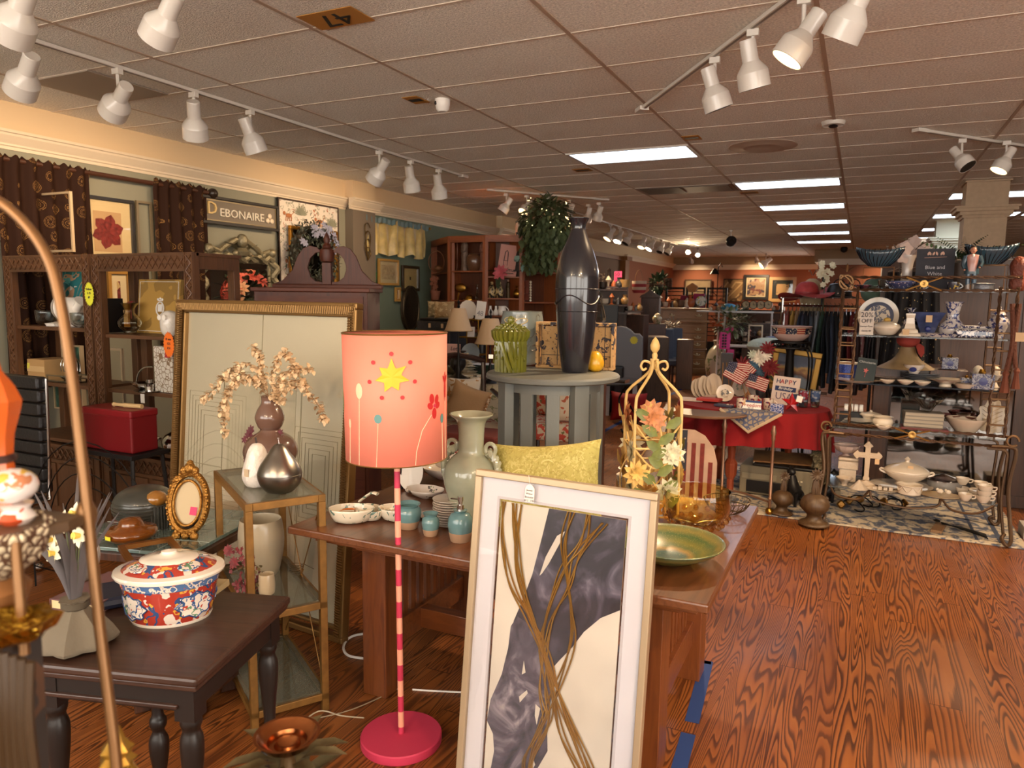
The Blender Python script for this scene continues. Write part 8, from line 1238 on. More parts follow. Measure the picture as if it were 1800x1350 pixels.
# tassel at right
t=thing('rope_tassel','brown rope cord with two tassels tied on the rack right side','tassel',(RX+RWd-.03,RY-.03,1.1));m=M().tube([(0,0,.55),(.02,-.01,.3),(.0,-.01,.1)],.016,7,4).tube([(.04,0,.55),(.03,-.01,.3),(.05,-.01,.12)],.014,7,4);part('cord',m,mat('5c3220',.8,bump=.8,bs=90),t);part('tassel',M().lathe([(.01,.1),(.022,.08),(.014,.06),(.03,-.05),(.001,-.05)],14,.06,7).lathe([(.01,.12),(.02,.1),(.013,.08),(.026,-.02),(.001,-.02)],14,.06,7,x=.06),mat('6a3824',.8),t);part('paper_tag',M().box(.03,.08,-.03,-.028,.3,.36),TAGM,t,0)
# ---- china profiles for the rack
BW=pat('c4bcb8',[('343c6c','noise',22,.56,.72,1.5),('4a5484','noise',45,.62,1)],.2,.6);BW2=pat('c8c0bc',[('23284c','noise',26,.5,.64,1.5)],.2,.6);IVR=mat('d0c2ae',.25,coat=.6);IV2=mat('b8a894',.3,coat=.4,bump=.5,bs=70);GRYD=mat('8c8a88',.25,coat=.5)
def rp(nm,lab,cat,mt,pr,px,py,z,k,dy=.08,**kw):return pot(nm,lab,cat,mt,pr,rk(px,py,z,dy),k,**kw)
def cradle(lab,px,py):
    q=rk(px,py,0,.2);z=float(Yp(px,py,RY+.2)[2]);t=thing('fluted_bowl',lab,'bowl',(q[0],q[1],z));TB=mat('2f4450',.15,coat=.8);prf=[(.045,0),(.06,.01),(.1,.06),(.13,.13),(.125,.13),(.095,.065),(.001,.015)]
    part('bowl',M().grid(lambda u,v:((lambda r,h:(r*math.cos(2*PI*u)*1.25,r*math.sin(2*PI*u)*.8,h*(1+.12*math.cos(4*PI*u)*(h>.06))))(np.interp(v,np.linspace(0,1,7),[p[0]for p in prf])*(1+.02*math.cos(2*PI*u*30)),np.interp(v,np.linspace(0,1,7),[p[1]for p in prf]))),120,12),TB,t,1);m=M()
    for i in range(28):a=2*PI*i/28;m.tube([(r*math.cos(a+.25*h/.13)*1.25*1.015,r*math.sin(a+.25*h/.13)*.8*1.015,h)for r,h in((.055,.006),(.08,.035),(.1,.06),(.117,.1),(.128,.125))],.003,4)
    part('dark_stripe',m,mat('151c28',.2,coat=.5),t);z0=z-Z5;part('wire_riser',M().tube([(-.1,-.06,-z0),(-.1,-.06,-.005),(.1,-.06,-.005),(.1,-.06,-z0)],.0025,4).tube([(-.1,.06,-z0),(-.1,.06,-.005),(.1,.06,-.005),(.1,.06,-z0)],.0025,4).tube([(-.1,-.06,-.005),(-.1,.06,-.005)],.0025,4).tube([(.1,-.06,-.005),(.1,.06,-.005)],.0025,4),mat('a87c54',.4,.7),t);return t
cradle('teal and black striped boat bowl on wire riser, left on the rack top',1545,469);cradle('teal and black striped boat bowl on wire riser, right on the rack top',1740,465)
t=thing('porcelain_hands','white ceramic branch vase with pale orchid blooms on rack top','vase',rk(1594,480,Z5,.25));part('vase',M().lathe([(.03,0),(.045,.03),(.035,.12),(.04,.2),(.055,.25),(.05,.25),(.03,.18)],20,sm=2),mat('b0a49c',.25,coat=.5),t);m=M();m2=M();[m.flower((rnd.uniform(-.15,.13),rnd.uniform(-.05,.03),.26+rnd.uniform(-.04,.1)),.05,5,(rnd.uniform(-.4,.4),-1,.2),.95)for _ in range(12)];m2.tube([(0,0,.2),(.06,0,.32),(.14,0,.36)],.004,5,3).tube([(-.03,0,.0),(-.06,0,.25),(-.1,0,.34)],.004,5,3);part('blossom',m,mat('a8948c',.6),t);part('branch',m2,mat('3a2a20'),t);part('leaf',M().leaf((-.04,0,.02),(-1,-.3,1),.14,.06).leaf((-.04,0,.02),(.8,-.3,1),.14,.06),mat('26301e'),t)
q=rk(1643,480,0,.15);t=thing('shop_card','dark card reading Blue and White on the rack top','sign',(q[0],q[1],Z5),0,rx=-.08);part('card',M().box(-.12,.12,0,.006,0,.3),mat('24242c',.7),t,0);text('lettering','Blue and',.036,(0,-.003,.165),FR,mat('a8a4a8'),t);text('lettering','White',.036,(0,-.003,.12),FR,mat('a8a4a8'),t);m=M();[m.leaf((x,-.003,.25),(dx,0,1),.03,.014,0,(0,-1,0))for x,dx in((-.05,.3),(-.03,-.4),(-.02,.5),(.01,-.3),(.03,.4),(.05,-.2))];m.tube([(-.07,-.003,.235),(.07,-.003,.24)],.0015,4);part('sprig',m,mat('b08c7c'),t)
def fern(px,py,lab):q=rk(px,py,0,.28);t=thing('fern_plant',lab,'plant',(q[0],q[1],Z5));m=M();
q=rk(1690,475,0,.3);t=thing('fern_plant','green fern with long fronds behind the dark card','plant',(q[0],q[1],Z5));part('pot',M().lathe([(.05,0),(.07,.2),(.06,.2)],16),mat('4a3c34'),t)
for(dx,dz,L)in((-1.0,.5,.34),(-.8,.9,.22),(.9,.35,.3),(.6,.9,.2),(-.4,.4,.2),(.3,.5,.18),(1.0,.6,.2),(-.9,.15,.22),(.0,1,.16)):
    m=M();n=Vector((dx,-.15,dz)).normalized();P0_=Vector((0,0,.22));L=L*1.25
    for i in range(14):
        p=P0_+n*L*i/13+Vector((0,0,-.03*(i/13)**2*4*.3))
        for s in(-1,1):m.leaf(p,(n.x*.5-n.z*s,-.2,n.z*.5+n.x*s),.055*(1.05-i/14),.02)
    part('frond',m,mat('3c4e24' if L>.25 else '2a3820',.5),t)
# colonial man figurine
q=rk(1706,500,0,.06);t=thing('colonial_figurine','porcelain man in blue coat and pink waistcoat on the rack','figurine',(q[0],q[1],Z5));t.scale=(.88,)*3;SK=mat('b07c64',.4);BC=mat('26404c',.35,coat=.4)
part('legs',M().tube([(-.02,0,.0),(-.022,0,.1),(-.018,0,.17)],[.014,.02],10).tube([(.022,.005,.0),(.02,0,.1),(.018,0,.17)],[.014,.02],10),mat('3c5468',.35,coat=.4),t);part('stockings',M().tube([(-.02,0,0),(-.021,0,.06)],.0155,10).tube([(.022,.005,0),(.021,0,.06)],.0155,10).ball(-.02,-.012,.006,.012,8,sy=1.6,szz=.6).ball(.022,-.01,.006,.012,8,sy=1.6,szz=.6),mat('9c9088',.4),t)
part('torso',M().lathe([(.034,.15),(.036,.2),(.042,.25),(.04,.275),(.016,.285)],16,sx=1.05,sy=.75,sm=2),mat('a8786c',.35,coat=.4),t);part('coat',M().at(0,.008,0).lathe([(.046,.13),(.042,.2),(.048,.255),(.04,.28),(.018,.288)],18,sx=1.1,sy=.7),BC,t);part('sleeve',M().tube([(.045,0,.27),(.062,-.005,.22),(.05,-.03,.185)],[.018,.012],8,3).tube([(-.045,0,.27),(-.06,.0,.21),(-.05,-.01,.17)],[.018,.012],8,3),BC,t)
part('head',M().ball(0,-.003,.315,.022,14,szz=1.25).ball(0,-.026,.313,.004,6).ball(-.022,0,.313,.005,6).ball(.022,0,.313,.005,6),SK,t);part('hair',M().ball(0,.005,.325,.024,12,szz=1.1),mat('2c1c14',.5),t);part('hand',M().ball(.046,-.034,.18,.008,8).ball(-.05,-.012,.162,.008,8),SK,t);part('face',M().ball(-.008,-.0235,.32,.0022,6).ball(.008,-.0235,.32,.0022,6).tube([(-.006,-.024,.303),(.006,-.024,.303)],.0012,4),mat('3a1c18'),t);part('cravat',M().ball(0,-.03,.272,.01,8,szz=1.4),PAPER,t)
# top deck row
rp('fruit_bowl','dark red and blue lustre bowl at the left of rack top deck','bowl',pat('2a1a24',[('5c3038','noise',25,.55,1)],.2,.6),BOWL,1517,500,Z5,.062);rp('crystal_dish','small cut crystal dish beside the dark bowl','dish',CRYS,BOWL,1532,500,Z5,.05,wav=.08,wk=8);rp('crystal_dish','upright cut crystal compote left of the lattice bowl','dish',CRYS,CUP,1556,500,Z5,.09,wav=.06,wk=8);rp('lattice_bowl','blue diamond lattice china bowl behind top rail','bowl',pat('3c4468',[('b8b0ac','vor',60,0,.25)],.25,.5),BOWL,1583,500,Z5,.105)
for px,lab in((1617,'left of the brass cross'),(1676,'right of the brass cross')):t=thing('painted_mug','grey mug with gold cartouche, '+lab,'mug',rk(px,500,Z5));part('cup',M().lathe([(.03,0),(.036,.01),(.038,.06),(.034,.06),(.03,.01)],20),pat('3c3a44',[('b0903c','noise',20,.52,.62),('a8a09c','noise',25,.62,1)],.25,.5),t);part('handle',M().tube([(.036,0,.015),(.056,0,.03),(.036,0,.05)],.005,6,3),GRYD,t)
rp('tin_box','grey round lidded tin right of the colonial figurine','tin',mat('6a6a6e',.35,.5,bump=.6),[(.9,0),(.95,.1),(.95,.75),(1,.8),(1,.95),(.001,1)],1727,500,Z5,.055,sx=1.3);t=thing('carved_owl','red-brown carved wooden owl at rack right end','carving',rk(1788,500,Z5,.12));t.scale=(.85,)*3;part('body',M().lathe([(.04,0),(.06,.04),(.055,.14),(.065,.2),(.04,.26),(.0,.28)],16,.06,5,2),mat('6a3220',.5,bump=1,bs=40),t);part('ear',M().leaf((-.04,0,.25),(-.5,0,1),.06,.04).leaf((.04,0,.25),(.5,0,1),.06,.04),mat('6a3220',.5),t)
# shelf 4
t=thing('display_plate','round cream plate painted with a blue bird, standing','plate',rk(1542,575,Z4,.28));part('plate',M().at(0,0,.135,rx=PI/2-.12).lathe([(a*.14,b*.12)for a,b in PLATE],40),mat('b8a690',.25,coat=.5),t);part('blue_ring',M().at(0,-.012,.135,rx=PI/2-.12).lathe([(.098,.012),(.105,.013)],40),mat('2c3048'),t);part('painted_bird',M().at(0,-.018,.135,rx=PI/2-.12).lathe([(.001,.009),(.08,.01)],30),pat('b8a690',[('2c3048','noise',32,.52,.66,1)],.3,.3),t)
t=thing('price_sign','handwritten white card reading 20% OFF','sign',rk(1523,583,Z4,.03),rx=-.05);part('card',M().box(-.048,.045,0,.004,0,.175),mat('ccc0b4',.8),t,0)
for s,z,k_ in(('20%',.145,.05),('OFF',.1,.042),('Except Firm',.062,.017),('Family 48',.03,.016)):text('lettering',s,k_,(-.002,-.003,z),FR,INK,t)
t=thing('lidded_tureen','cream round covered dish with yellow knob','tureen',rk(1558,585,Z4,.1));part('bowl',M().lathe([(.04,0),(.06,.01),(.088,.05),(.09,.06)],30,sm=2),IVR,t);part('lid',M().lathe([(.092,.06),(.085,.075),(.05,.095),(.015,.102)],30,sm=2),IVR,t);part('knob',M().ball(0,0,.112,.016,8,sx=1.5),mat('b08c3c',.4),t)
rp('serving_bowl','grey serving bowl behind the cream covered dish','bowl',GRYD,BOWL,1578,575,Z4,.1,.26);t=thing('ivory_candle_base','stepped ivory square pedestal ornament','ornament',rk(1598,590,Z4,.08));part('body',M().lathe([(r*.1,z*.1)for r,z in[(.98,0),(.95,.15),(.75,.25),(.7,.45),(.5,.55),(.4,.9),(.36,1.3),(.42,1.5),(.42,1.62),(.001,1.62)]],4),IVR,t,0,.002,rot=(0,0,PI/4));part('tag',M().box(-.045,-.005,-.085,-.083,.01,.05),TAGM,t,0)
rp('bud_vase','blue and white square bottle vase behind cobalt bowl','vase',BW2,[(.3,0),(.45,.1),(.45,1.0),(.3,1.15),(.22,1.3),(.22,1.8),(.42,2.0),(.38,2.0)],1600,565,Z4+.0,.1,.3);t=thing('cobalt_bowl','deep blue square flared bowl with tag','bowl',rk(1630,570,Z4,.25));part('bowl',M().at(0,0,0,rz=PI/4).lathe([(.05,0),(.06,.01),(.1,.1),(.15,.17),(.145,.17),(.09,.09),(.001,.02)],4),mat('3a4468',.2,coat=.6,var=.4,vs=12),t,0,.004);part('tag',M().box(-.02,.02,-.12,-.118,.1,.15),TAGM,t,0);part('blue_spot',M().ball(.0,-.085,.05,.02,10,sy=.3),mat('1c2868',.3),t)
rp('tall_vase','blue and white trumpet vase with round body on rack','vase',BW,[(.3,0),(.34,.03),(.42,.2),(.38,.42),(.22,.6),(.2,.8),(.24,1.1),(.32,1.22),(.29,1.22),(.2,1.0)],1673,583,Z4,.2,.18,n=28);rp('ginger_jar','blue and white lidded temple jar at rack right','jar',BW,[(.22,0),(.24,.04),(.25,.2),(.4,.6),(.42,.8),(.3,.98),(.2,1.02),(.3,1.08),(.28,1.14),(.12,1.3),(.05,1.38),(.08,1.42),(.0,1.5)],1753,590,Z4,.15,.08,n=28)
rp('low_dish','flat blue and white oval tray behind the ivory pedestal','dish',BW,[(.8,0),(.95,.15),(1,.2),(.95,.2),(.001,.06)],1650,588,Z4,.12,.1,sx=1.3);t=thing('lidded_box','oblong blue flowered lidded butter dish','dish',rk(1712,590,Z4,.1));part('dish',M().box(-.12,.12,-.05,.05,0,.06),BW2,t,0,.015);part('lid',M().box(-.09,.09,-.035,.035,.062,.085),BW2,t,0,.015);part('knob',M().ball(.03,0,.1,.012,8),BW2,t);part('rim',M().box(-.125,.125,-.052,.052,.058,.066),GRYD,t,0,.005)
rp('small_tureen','grey-blue covered sugar dish behind the butter dish','dish',BW,[(.4,0),(.6,.3),(.6,.5),(.5,.62),(.2,.75),(.12,.85),(.0,.9)],1728,578,Z4,.09,.26)
# shelf 3
t=thing('green_booklet','dark green booklet reading Chinoiserie leaning on the rack','booklet',rk(1519,655,Z3r,.04),rx=-.12,ry=.12);part('cover',M().box(-.065,.065,0,.006,0,.18),mat('242e30',.7),t,0);text('lettering','Chinoiserie',.024,(0,-.003,.15),FR,mat('a8a8a4'),t);part('sprig',M().flower((0,-.003,.09),.018,5,(0,-1,0)).tube([(0,-.003,.04),(0,-.003,.09)],.0015,4),mat('a8504c'),t)
t=thing('blue_basket','cobalt blue beaded basket left on the rack','basket',rk(1492,640,Z3r,.2));part('basket',M().lathe([(.05,0),(.065,.01),(.07,.12),(.065,.12),(.06,.01)],24,sx=1.0),pat('1c2c6c',[('3c54a8','edge',90,0,.15)],.4,.4),t);part('lace_rim',M().tube([(.07*math.cos(2*PI*i/24),.07*math.sin(2*PI*i/24),.125)for i in range(24)],.008,5,closed=True),PAPER,t)
FLD=pat('b4a498',[('6a5c58','edge',40,0,.05)],.3,.5)
for i in range(3):rp('flat_plate','cream fluted dinner plate, %s of the stack behind booklet'%('lowest','middle','top')[i],'plate',FLD,PLATE,1562,652,Z3r+.012*i,.14,.2,wav=.02,wk=10)
for i in range(6):rp('stacked_plate','blue rimmed grey plate in the stack beneath paisley bowl','plate',mat('8c9098',.25,coat=.4),PLATE,1617,655,Z3r+.012*i,.13,.2,grp='blue rimmed plates under the paisley bowl')
t=thing('paisley_bowl','white tea bowl with a blue paisley fruit on top of plates','bowl',rk(1607,645,Z3r+.074,.16));part('bowl',M().lathe([(.03,0),(.035,.01),(.065,.05),(.07,.065),(.066,.065),(.05,.03),(.001,.01)],28),mat('c8beb4',.2,coat=.6),t);part('painted_fruit',M().at(-.01,-.058,.034,rx=PI/2+.4).lathe([(.001,.004),(.02,.002)],16,sx=1.2),mat('2c3468',.3),t)
for px,lab,r_ in((1560,'small white oval dish with blue dots at shelf edge',.05),(1592,'plain small white saucer, middle of shelf edge',.055),(1622,'plain small white saucer, right of another',.055)):rp('small_dish',lab,'dish',IVR,BOWL,px,664,Z3r,r_,.03)
rp('open_napkins','cream leaf shaped dish hanging over the shelf left end','dish',IVR,PLATE,1508,660,Z3r,.13,.05,wav=.08,wk=5,sx=1.2);rp('footed_platter','wide shallow cream footed platter on dark shelf','platter',IVR,[(.35,0),(.32,.15),(.6,.28),(1,.42),(1,.45),(.5,.32),(.001,.2)],1663,665,Z3r,.12,.08,wav=.015,wk=16);rp('scallop_dish','cream scallop edged dish right of the footed platter','dish',IVR,[(.6,0),(1,.4),(1,.45),(.001,.1)],1696,668,Z3r,.07,.03,wav=.05,wk=10)
def bwbox(px,z,s,lab,dy=.1):t=thing('oil_lamp_box',lab,'lamp',rk(px,600,z,dy));part('block',M().box(-s/2,s/2,-s/2,s/2,0,s*.8),pat('8c8c94',[('2a3058','noise',60,.48,.6,1)],.25,.5),t,0,.004);part('front_medallion',M().at(0,-s/2-.001,s*.4,rx=PI/2).lathe([(.001,.003),(s*.2,.002)],16),mat('34386c',.3),t);part('brass_cap',M().lathe([(s*.15,s*.8),(s*.18,s*.84),(s*.14,s*.92),(s*.12,s),(.001,s)],16),BRASS,t)
bwbox(1672,1.17,.105,'square blue and white block lamp with brass cap, upper left one',.3);bwbox(1732,Z3r,.135,'largest square blue and white block lamp at front right',.06);bwbox(1705,Z3r,.08,'small blue and white block lamp left of the largest',.14)
solo('wood_riser',M().box(-.14,.1,-.08,.1,0,.105),DWOOD,'dark wood riser lifting the upper block lamp','riser',rk(1672,650,Z3r,.3),smooth=0,bev=.003)
for px,lab in((1720,'left of the pair'),(1751,'right of the pair')):t=thing('egg_cup','ivory egg in a footed cup, '+lab,'egg cup',rk(px,640,Z3r,.22));part('cup',M().lathe([(.03,0),(.02,.02),(.015,.045),(.035,.075),(.04,.09),(.036,.09)],20,sm=2),IVR,t);part('egg',M().ball(0,0,.11,.032,16,szz=1.25),mat('c8bca8',.35),t)
solo('egg_mat',M().box(-.12,.12,-.06,.06,0,.0+.0005),DWOOD,'thin dark mat under the two ivory egg cups','mat',rk(1735,650,Z3r-.001,.22),smooth=0)
t=thing('garden_hat_form','cream painted metal hat form with red scarf behind the shelf','hat stand',rk(1593,640,Z3r,.3));part('cone',M().lathe([(.2,.1),(.1,.16),(.06,.22),(.05,.26)],24,sm=2),mat('8c7450',.6,var=.3),t);part('scarf',M().ball(0,-.02,.31,.08,14,szz=.7).leaf((.06,-.04,.3),(.4,-.4,-1),.12,.08),mat('8a3026',.8),t);part('riser',M().box(-.2,.25,-.04,.05,.0,.1),DWOOD,t,0)
# shelf 2
for(px,r_,pr,lab,dy,mt_)in((1530,.08,[(.5,0),(.6,.05),(.72,.6),(1,.85),(1,.92),(.9,.9),(.9,1.0),(.3,1.15),(.12,1.2),(.14,1.3),(0,1.34)],'white covered casserole with flared rim on the lower shelf',.25,IVR),(1552,.07,[(.5,0),(.75,.1),(.98,.5),(.95,.85),(.8,1.0),(.9,1.15),(1,1.2),(.9,1.2),(.7,1.0)],'ribbed white cache pot in front of covered casserole',.1,IVR)):pot('white_pot',lab,'pot',mt_,pr,rk(px,740,Z2r,dy),r_,wav=.02 if r_<.08 else 0,wk=18)
rp('shell_dish','small white shell dish in front of the ribbed pot','dish',IVR,BOWL,1553,744,Z2r,.055,.0,wav=.04,wk=8)
for i in range(3):rp('china_plate','white scalloped plate in the low stack at lower left, %s'%('bottom','middle','top')[i],'plate',mat('a8a49c',.3,coat=.4),PLATE,1510,740,Z2r+.014*i,.1+.01*(2-i),.12,wav=.03,wk=8)
t=thing('cup_row','row of white and black napkin rings behind the plates','napkin rings',rk(1500,700,Z2r+.09,.28))
for i in range(4):part('ring',M().at(-.06+.035*i,0,.02,ry=PI/2).lathe([(.025,0),(.03,.004),(.03,.024),(.025,.028)],16),WHITE,t)
part('black_holder',M().box(-.09,.1,-.02,.02,-.09,-.012),BLK,t,0)
BKG=mat('8c8478',.7)
for i in range(4):b=thing('book','pale grey book in flat pile, %s of four'%('bottom','second','third','top')[i],'book',rk(1624,735,Z2r+.035+.026*i,.1),.03*i,'pale grey books piled on the red tray');part('cover',M().box(-.13,.12,-.06,.09,0,.0035).box(-.13,.12,-.06,.09,.0215,.025).box(-.13,-.126,-.06,.09,0,.025),BKG,b,0);part('pages',M().box(-.126,.117,-.056,.086,.0035,.0215),mat('a89c88',.8),b,0)
t=thing('red_lacquer_tray','red lacquer scroll ended tray under the books','tray',rk(1625,742,Z2r,.05));part('tray',M().box(-.15,.15,-.06,.12,.018,.034),mat('5c1c18',.3,coat=.4),t,0,.003);part('scroll_foot',M().tube([(-.14,-.05,.012),(-.14,.11,.012)],.012,10),mat('5c1c18',.3,coat=.4),t);part('scroll_foot',M().tube([(.14,-.05,.012),(.14,.11,.012)],.012,10),mat('5c1c18',.3,coat=.4),t)
def crys(px,z,s,lab,dy,tilt):t=thing('crystal_bowl',lab,'bowl',rk(px,700,z,dy),.4,rx=.1,ry=tilt);part('bowl',M().lathe([(r*s,h*s)for r,h in[(.2,0),(.3,.05),(.55,.5),(.95,.95),(.9,.95),(.45,.45),(.001,.08)]],8),CRYS,t,0);m=M();[m.tube([(.2*s*math.cos(a),.2*s*math.sin(a),.02),(.52*s*math.cos(a+.3),.52*s*math.sin(a+.3),.48*s),(.93*s*math.cos(a),.93*s*math.sin(a),.93*s)],.003,4)for a in[2*PI*j/16 for j in range(16)]];part('cut_facet',m,glass('b8b4b4',.1),t)
crys(1600,Z2r+.2,.09,'cut crystal triangular bowl, upper of two on the books',.2,.1);crys(1630,Z2r+.145,.11,'cut crystal triangular bowl, larger lower one on the books',.1,0);solo('glass_block',M().box(-.06,.06,-.05,.05,0,.2),glass('a8b0b0',.05),'clear block lifting the upper crystal bowl','riser',rk(1598,740,Z2r,.28),smooth=0);rp('milk_glass_bowl','large white ruffled milk glass bowl on lower shelf','bowl',mat('c0b09c',.25,coat=.5),BOWL,1698,745,Z2r,.115,.06,wav=.035,wk=14,hz=1)if 0 else pot('milk_glass_bowl','large white ruffled milk glass bowl on lower shelf','bowl',mat('c0b09c',.25,coat=.5),[(.3,0),(.4,.03),(.62,.3),(.85,.62),(1,.9),(.96,.9),(.75,.6),(.001,.15)],rk(1698,745,Z2r,.1),.125,wav=.035,wk=14)
for i in range(3):rp('pink_crystal_bowl','pink tinted pressed glass bowl, %s in pile behind milk glass'%('left','middle','right')[i],'bowl',glass('c8a8a4',.08),BOWL,1668+22*i,735,Z2r+.06+.03*(i%2),.085,.27,wav=.06,wk=10)
t=thing('leaf_platter','cream leaf shaped platter standing at right of lower shelf','platter',rk(1742,740,Z2r,.12),-.3,rx=-.15);lp=[(.085*math.sin(a)*(1+.12*math.cos(9*a)),.13-.12*math.cos(a)*(1+.08*math.cos(9*a)))for a in[2*PI*j/44 for j in range(44)]];part('leaf',M().poly(lp,0,.008),mat('b4a084',.35,coat=.4),t,0,.002);m=M();m.tube([(0,-.003,.02),(0,-.003,.23)],.003,4);[m.tube([(0,-.003,.05+.03*i),(s*.06,-.003,.09+.03*i)],.002,4)for i in range(5)for s in(-1,1)];part('vein',m,mat('a89478',.4),t)
# bottom shelf
t=thing('white_cross','cream carved budded cross standing on a wedge base','cross',rk(1522,848,Z1r,.08));CRM=mat('b8a48c',.5,bump=.4,bs=60);cr=[(-.022,0),(.022,0),(.022,.02),(.016,.03),(.018,.17),(.06,.17),(.07,.155),(.085,.17),(.1,.19),(.085,.21),(.07,.225),(.06,.21),(.018,.21),(.018,.25),(.034,.26),(.02,.275),(0,.3),(-.02,.275),(-.034,.26),(-.018,.25),(-.018,.21),(-.06,.21),(-.07,.225),(-.085,.21),(-.1,.19),(-.085,.17),(-.07,.155),(-.06,.17),(-.018,.17),(-.016,.03),(-.022,.02)];part('cross',M().poly([(x,z+.05)for x,z in cr],0,.02),CRM,t,0,.003);part('wedge_base',M().poly([(-.07,0),(.07,0),(.055,.03),(.0,.055),(-.055,.03)],-.02,.04),CRM,t,0,.004);part('tag',M().box(.05,.08,-.004,-.002,.18,.22),TAGM,t,0)
rp('fluted_compote','white scalloped milk glass compote with dried petals, far left','compote',mat('b8a49c',.25,coat=.5),[(.4,0),(.2,.1),(.25,.2),(.75,.4),(1,.85),(.96,.85),(.7,.5),(.001,.35)],1487,800,Z1r+.2,.09,.22,wav=.04,wk=12);t=thing('milk_glass_box','white embossed lidded box under the scalloped compote','box',rk(1490,830,Z1r+.1,.22));part('box',M().box(-.07,.07,-.05,.05,0,.06),IV2,t,0,.004);part('lid',M().box(-.072,.072,-.052,.052,.062,.09),IV2,t,0,.012);part('feet',M().box(-.06,.06,-.04,.04,-.1,0),IV2,t,0,.01)
rp('hobnail_compote','small white hobnail footed bowl at lower left','compote',IV2,[(.45,0),(.35,.1),(.5,.5),(1,.95),(1.05,1.1),(.98,1.05),(.4,.6)],1484,850,Z1r,.055,.06,wav=.05,wk=16);rp('hobnail_cone','white ruffled cone shaped dish upside down','dish',IV2,[(1,0),(1,.06),(.7,.3),(.3,.75),(.12,1.0),(.0,1.05)],1510,855,Z1r,.065,.0,wav=.04,wk=16)
def tureen(px,z,k,lab,dy):
    t=thing('soup_tureen',lab,'tureen',rk(px,850,z,dy));t.scale=(1,1,1.18);part('bowl',M().lathe([(r*k,h*k)for r,h in[(.45,0),(.5,.05),(.4,.14),(.8,.4),(1,.62),(1,.68),(.94,.66),(.7,.4)]],36,.02,8,2,sx=1.15),IVR,t);part('lid',M().lathe([(r*k,h*k)for r,h in[(1.02,.7),(.98,.78),(.7,.95),(.3,1.08),(.12,1.14)]],36,sm=2,sx=1.15),IVR,t);part('knob',M().lathe([(r*k,h*k)for r,h in[(.12,1.12),(.1,1.2),(.16,1.28),(.05,1.38),(0,1.4)]],14),IVR,t)
    for s in(-1,1):part('handle',M().tube([(s*1.0*k,0,.5*k),(s*1.35*k,0,.62*k),(s*1.3*k,0,.72*k),(s*1.05*k,0,.66*k)],.05*k,7,3),IVR,t)
    part('tag',M().box(.0,.035,-.7*k,-.69*k,.8*k,.8*k+.035),TAGM,t,0)
tureen(1592,Z1r+.03,.13,'large cream ironstone soup tureen with lid',.16);rp('under_plate','oval cream platter under the soup tureen','platter',IVR,PLATE,1585,845,Z1r,.17,.18,sx=1.2);t=thing('swag_dish','round cream dish with moulded swags in front of tureen','dish',rk(1598,868,Z1r,.02));part('dish',M().lathe([(.07,0),(.078,.005),(.074,.06),(.088,.066),(.086,.07),(.07,.062),(.068,.01)],34),IVR,t);m=M();[m.tube([(.079*math.cos(a+b*.5),.079*math.sin(a+b*.5),.045-.02*math.cos(b*PI))for b in(-.9,-.45,0,.45,.9)],.004,5,3)for a in[2*PI*j/7 for j in range(7)]];part('swag',m,IVR,t)
t=thing('oval_dish','cream oval dish heaped with small white blocks','dish',rk(1550,862,Z1r,.01));part('dish',M().lathe([(a*.08,b*.08)for a,b in PLATE],28,sx=1.3),IVR,t);m=M();[m.box(-.06+.035*i,-.035+.035*i,-.02,.01,.01,.03+.006*(i%2))for i in range(4)];part('blocks',m,IV2,t,0)
t=thing('shell_platter','ribbed cream oval platter with two small birds','platter',rk(1652,868,Z1r,.03));part('platter',M().lathe([(a*.1,b*.1)for a,b in PLATE],40,.02,20,sx=1.35),mat('b8a07c',.3,coat=.4),t);part('bird',M().ball(-.0,0,.04,.018,10,sx=1.3).ball(-.018,-.01,.055,.01,8),IVR,t);part('bird',M().ball(.05,0,.04,.016,10,sx=1.3).ball(.034,-.01,.053,.009,8),IVR,t)
rp('glass_casserole','grey smoked round casserole behind the ribbed platter','casserole',GRYD,[(.8,0),(.9,.05),(1,.6),(.96,.6),(.8,.1),(.001,.06)],1660,855,Z1r,.12,.28);rp('glass_cover','cut glass lid lying on the smoked casserole','lid',glass('c4b4b0',.1),[(1,0),(.9,.1),(.4,.25),(.1,.35),(.0,.4)],1658,850,Z1r+.075,.12,.28,wav=.04,wk=12)
def cupp(px,z,lab,dy,k=.045):t=thing('tea_cup',lab,'cup',rk(px,870,z,dy));part('cup',M().lathe([(a*k,b*k)for a,b in[(.5,0),(.55,.08),(.9,.6),(1,1.1),(.95,1.1),(.8,.5),(.001,.15)]],22,.02,12),IVR,t);part('handle',M().tube([(k*.95,0,k*.9),(k*1.4,0,k*.9),(k*1.3,0,k*.5),(k*.85,0,k*.4)],.005,6,3),IVR,t)
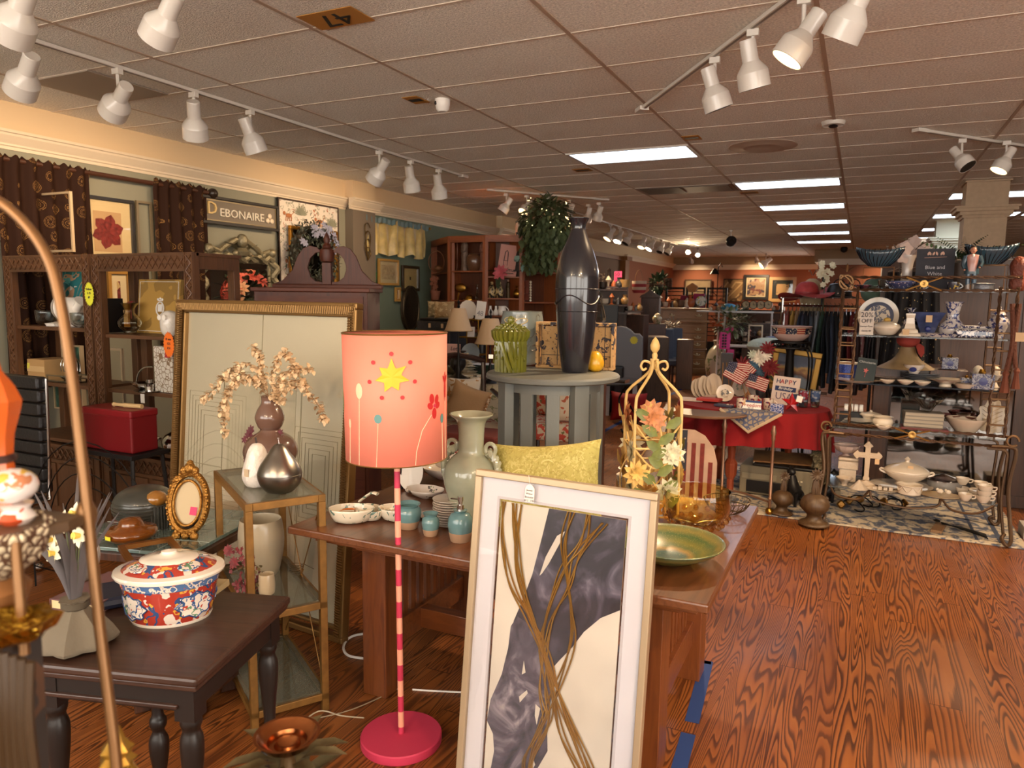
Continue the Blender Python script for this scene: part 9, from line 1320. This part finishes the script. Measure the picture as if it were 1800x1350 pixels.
cupp(1697,Z1r,'white tea cup in front, left of the stacked cups',.0);cupp(1690,Z1r+.07,'white tea cup raised behind the front left cup',.2);cupp(1729,Z1r,'bottom tea cup of the right stack',.0,.048);cupp(1730,Z1r+.035,'middle tea cup of the right stack',.0,.048);cupp(1731,Z1r+.07,'top tea cup of the right stack',.0,.048);cupp(1722,Z1r+.05,'tea cup standing behind the right stack',.22);cupp(1690,Z1r,'lower tea cup at the back row of the cups',.2)
rp('saucer_stack','stack of white saucers behind tea cups','saucers',IVR,[(.8,0),(1,.2),(1,.5),(.95,.5),(.001,.4)],1722,865,Z1r,.07,.22)
# iron pieces on the rug
def ironh(px,py,rz,lab):q=Zp(px,py,.013);t=thing('iron_hook',lab,'curtain hook',(q[0],q[1],.013),rz);part('rosette',M().at(0,0,.03,rx=1.3).lathe([(.001,.01),(.02,.012),(.032,.002),(.028,-.004)],14,.12,10),mat('7a5424',.4,.8),t);part('hook',M().tube([(0,.02,.03),(.05,.04,.06),(.12,.02,.06),(.16,-.06,.02),(.12,-.1,.01),(.09,-.06,.012)],.006,6,4),IRON,t)
for px,py,rz,lab in((1478,893,.2,'iron holdback with brass rosette, leftmost on rug'),(1492,886,.4,'iron holdback with brass rosette, second on rug'),(1511,884,-.2,'iron holdback with dark rosette in middle of rug'),(1553,888,-.4,'iron holdback with dark rosette right of middle'),(1589,890,2.6,'iron holdback with brass rosette, rightmost on rug')):ironh(px,py,rz,lab)
q=Zp(1650,930,.013);t=thing('wood_block','small plain wooden board lying on the rug','board',(q[0],q[1]-.02,.013),1.35);part('board',M().box(-.1,.14,-.03,.04,0,.02),wood('7a5a3c','8c6a48',.6),t,0,.002);m=M();[m.tube([(0,.0,.012),(.15,-.02-.018*i,.016),(.3,-.05-.03*i,.01)],.005,5)for i in range(5)];q=Zp(1655,922,.04);t=thing('iron_fork_set','bundle of black iron skewers leaning over the wooden board','skewers',(q[0],q[1],.036),.0,ry=.08)
for i in range(5):part('skewer',M().tube([(0,.01*i,.01),(.14,-.01-.014*i,.012),(.27,-.03-.024*i,.004),(.27,-.045-.024*i,.004)],.004,5),IRON,t)
part('ring_handle',M().tube([(-.03+.02*math.cos(a),.03+.02*math.sin(a),.02)for a in[2*PI*j/12 for j in range(12)]],.005,5,closed=True),IRON,t)
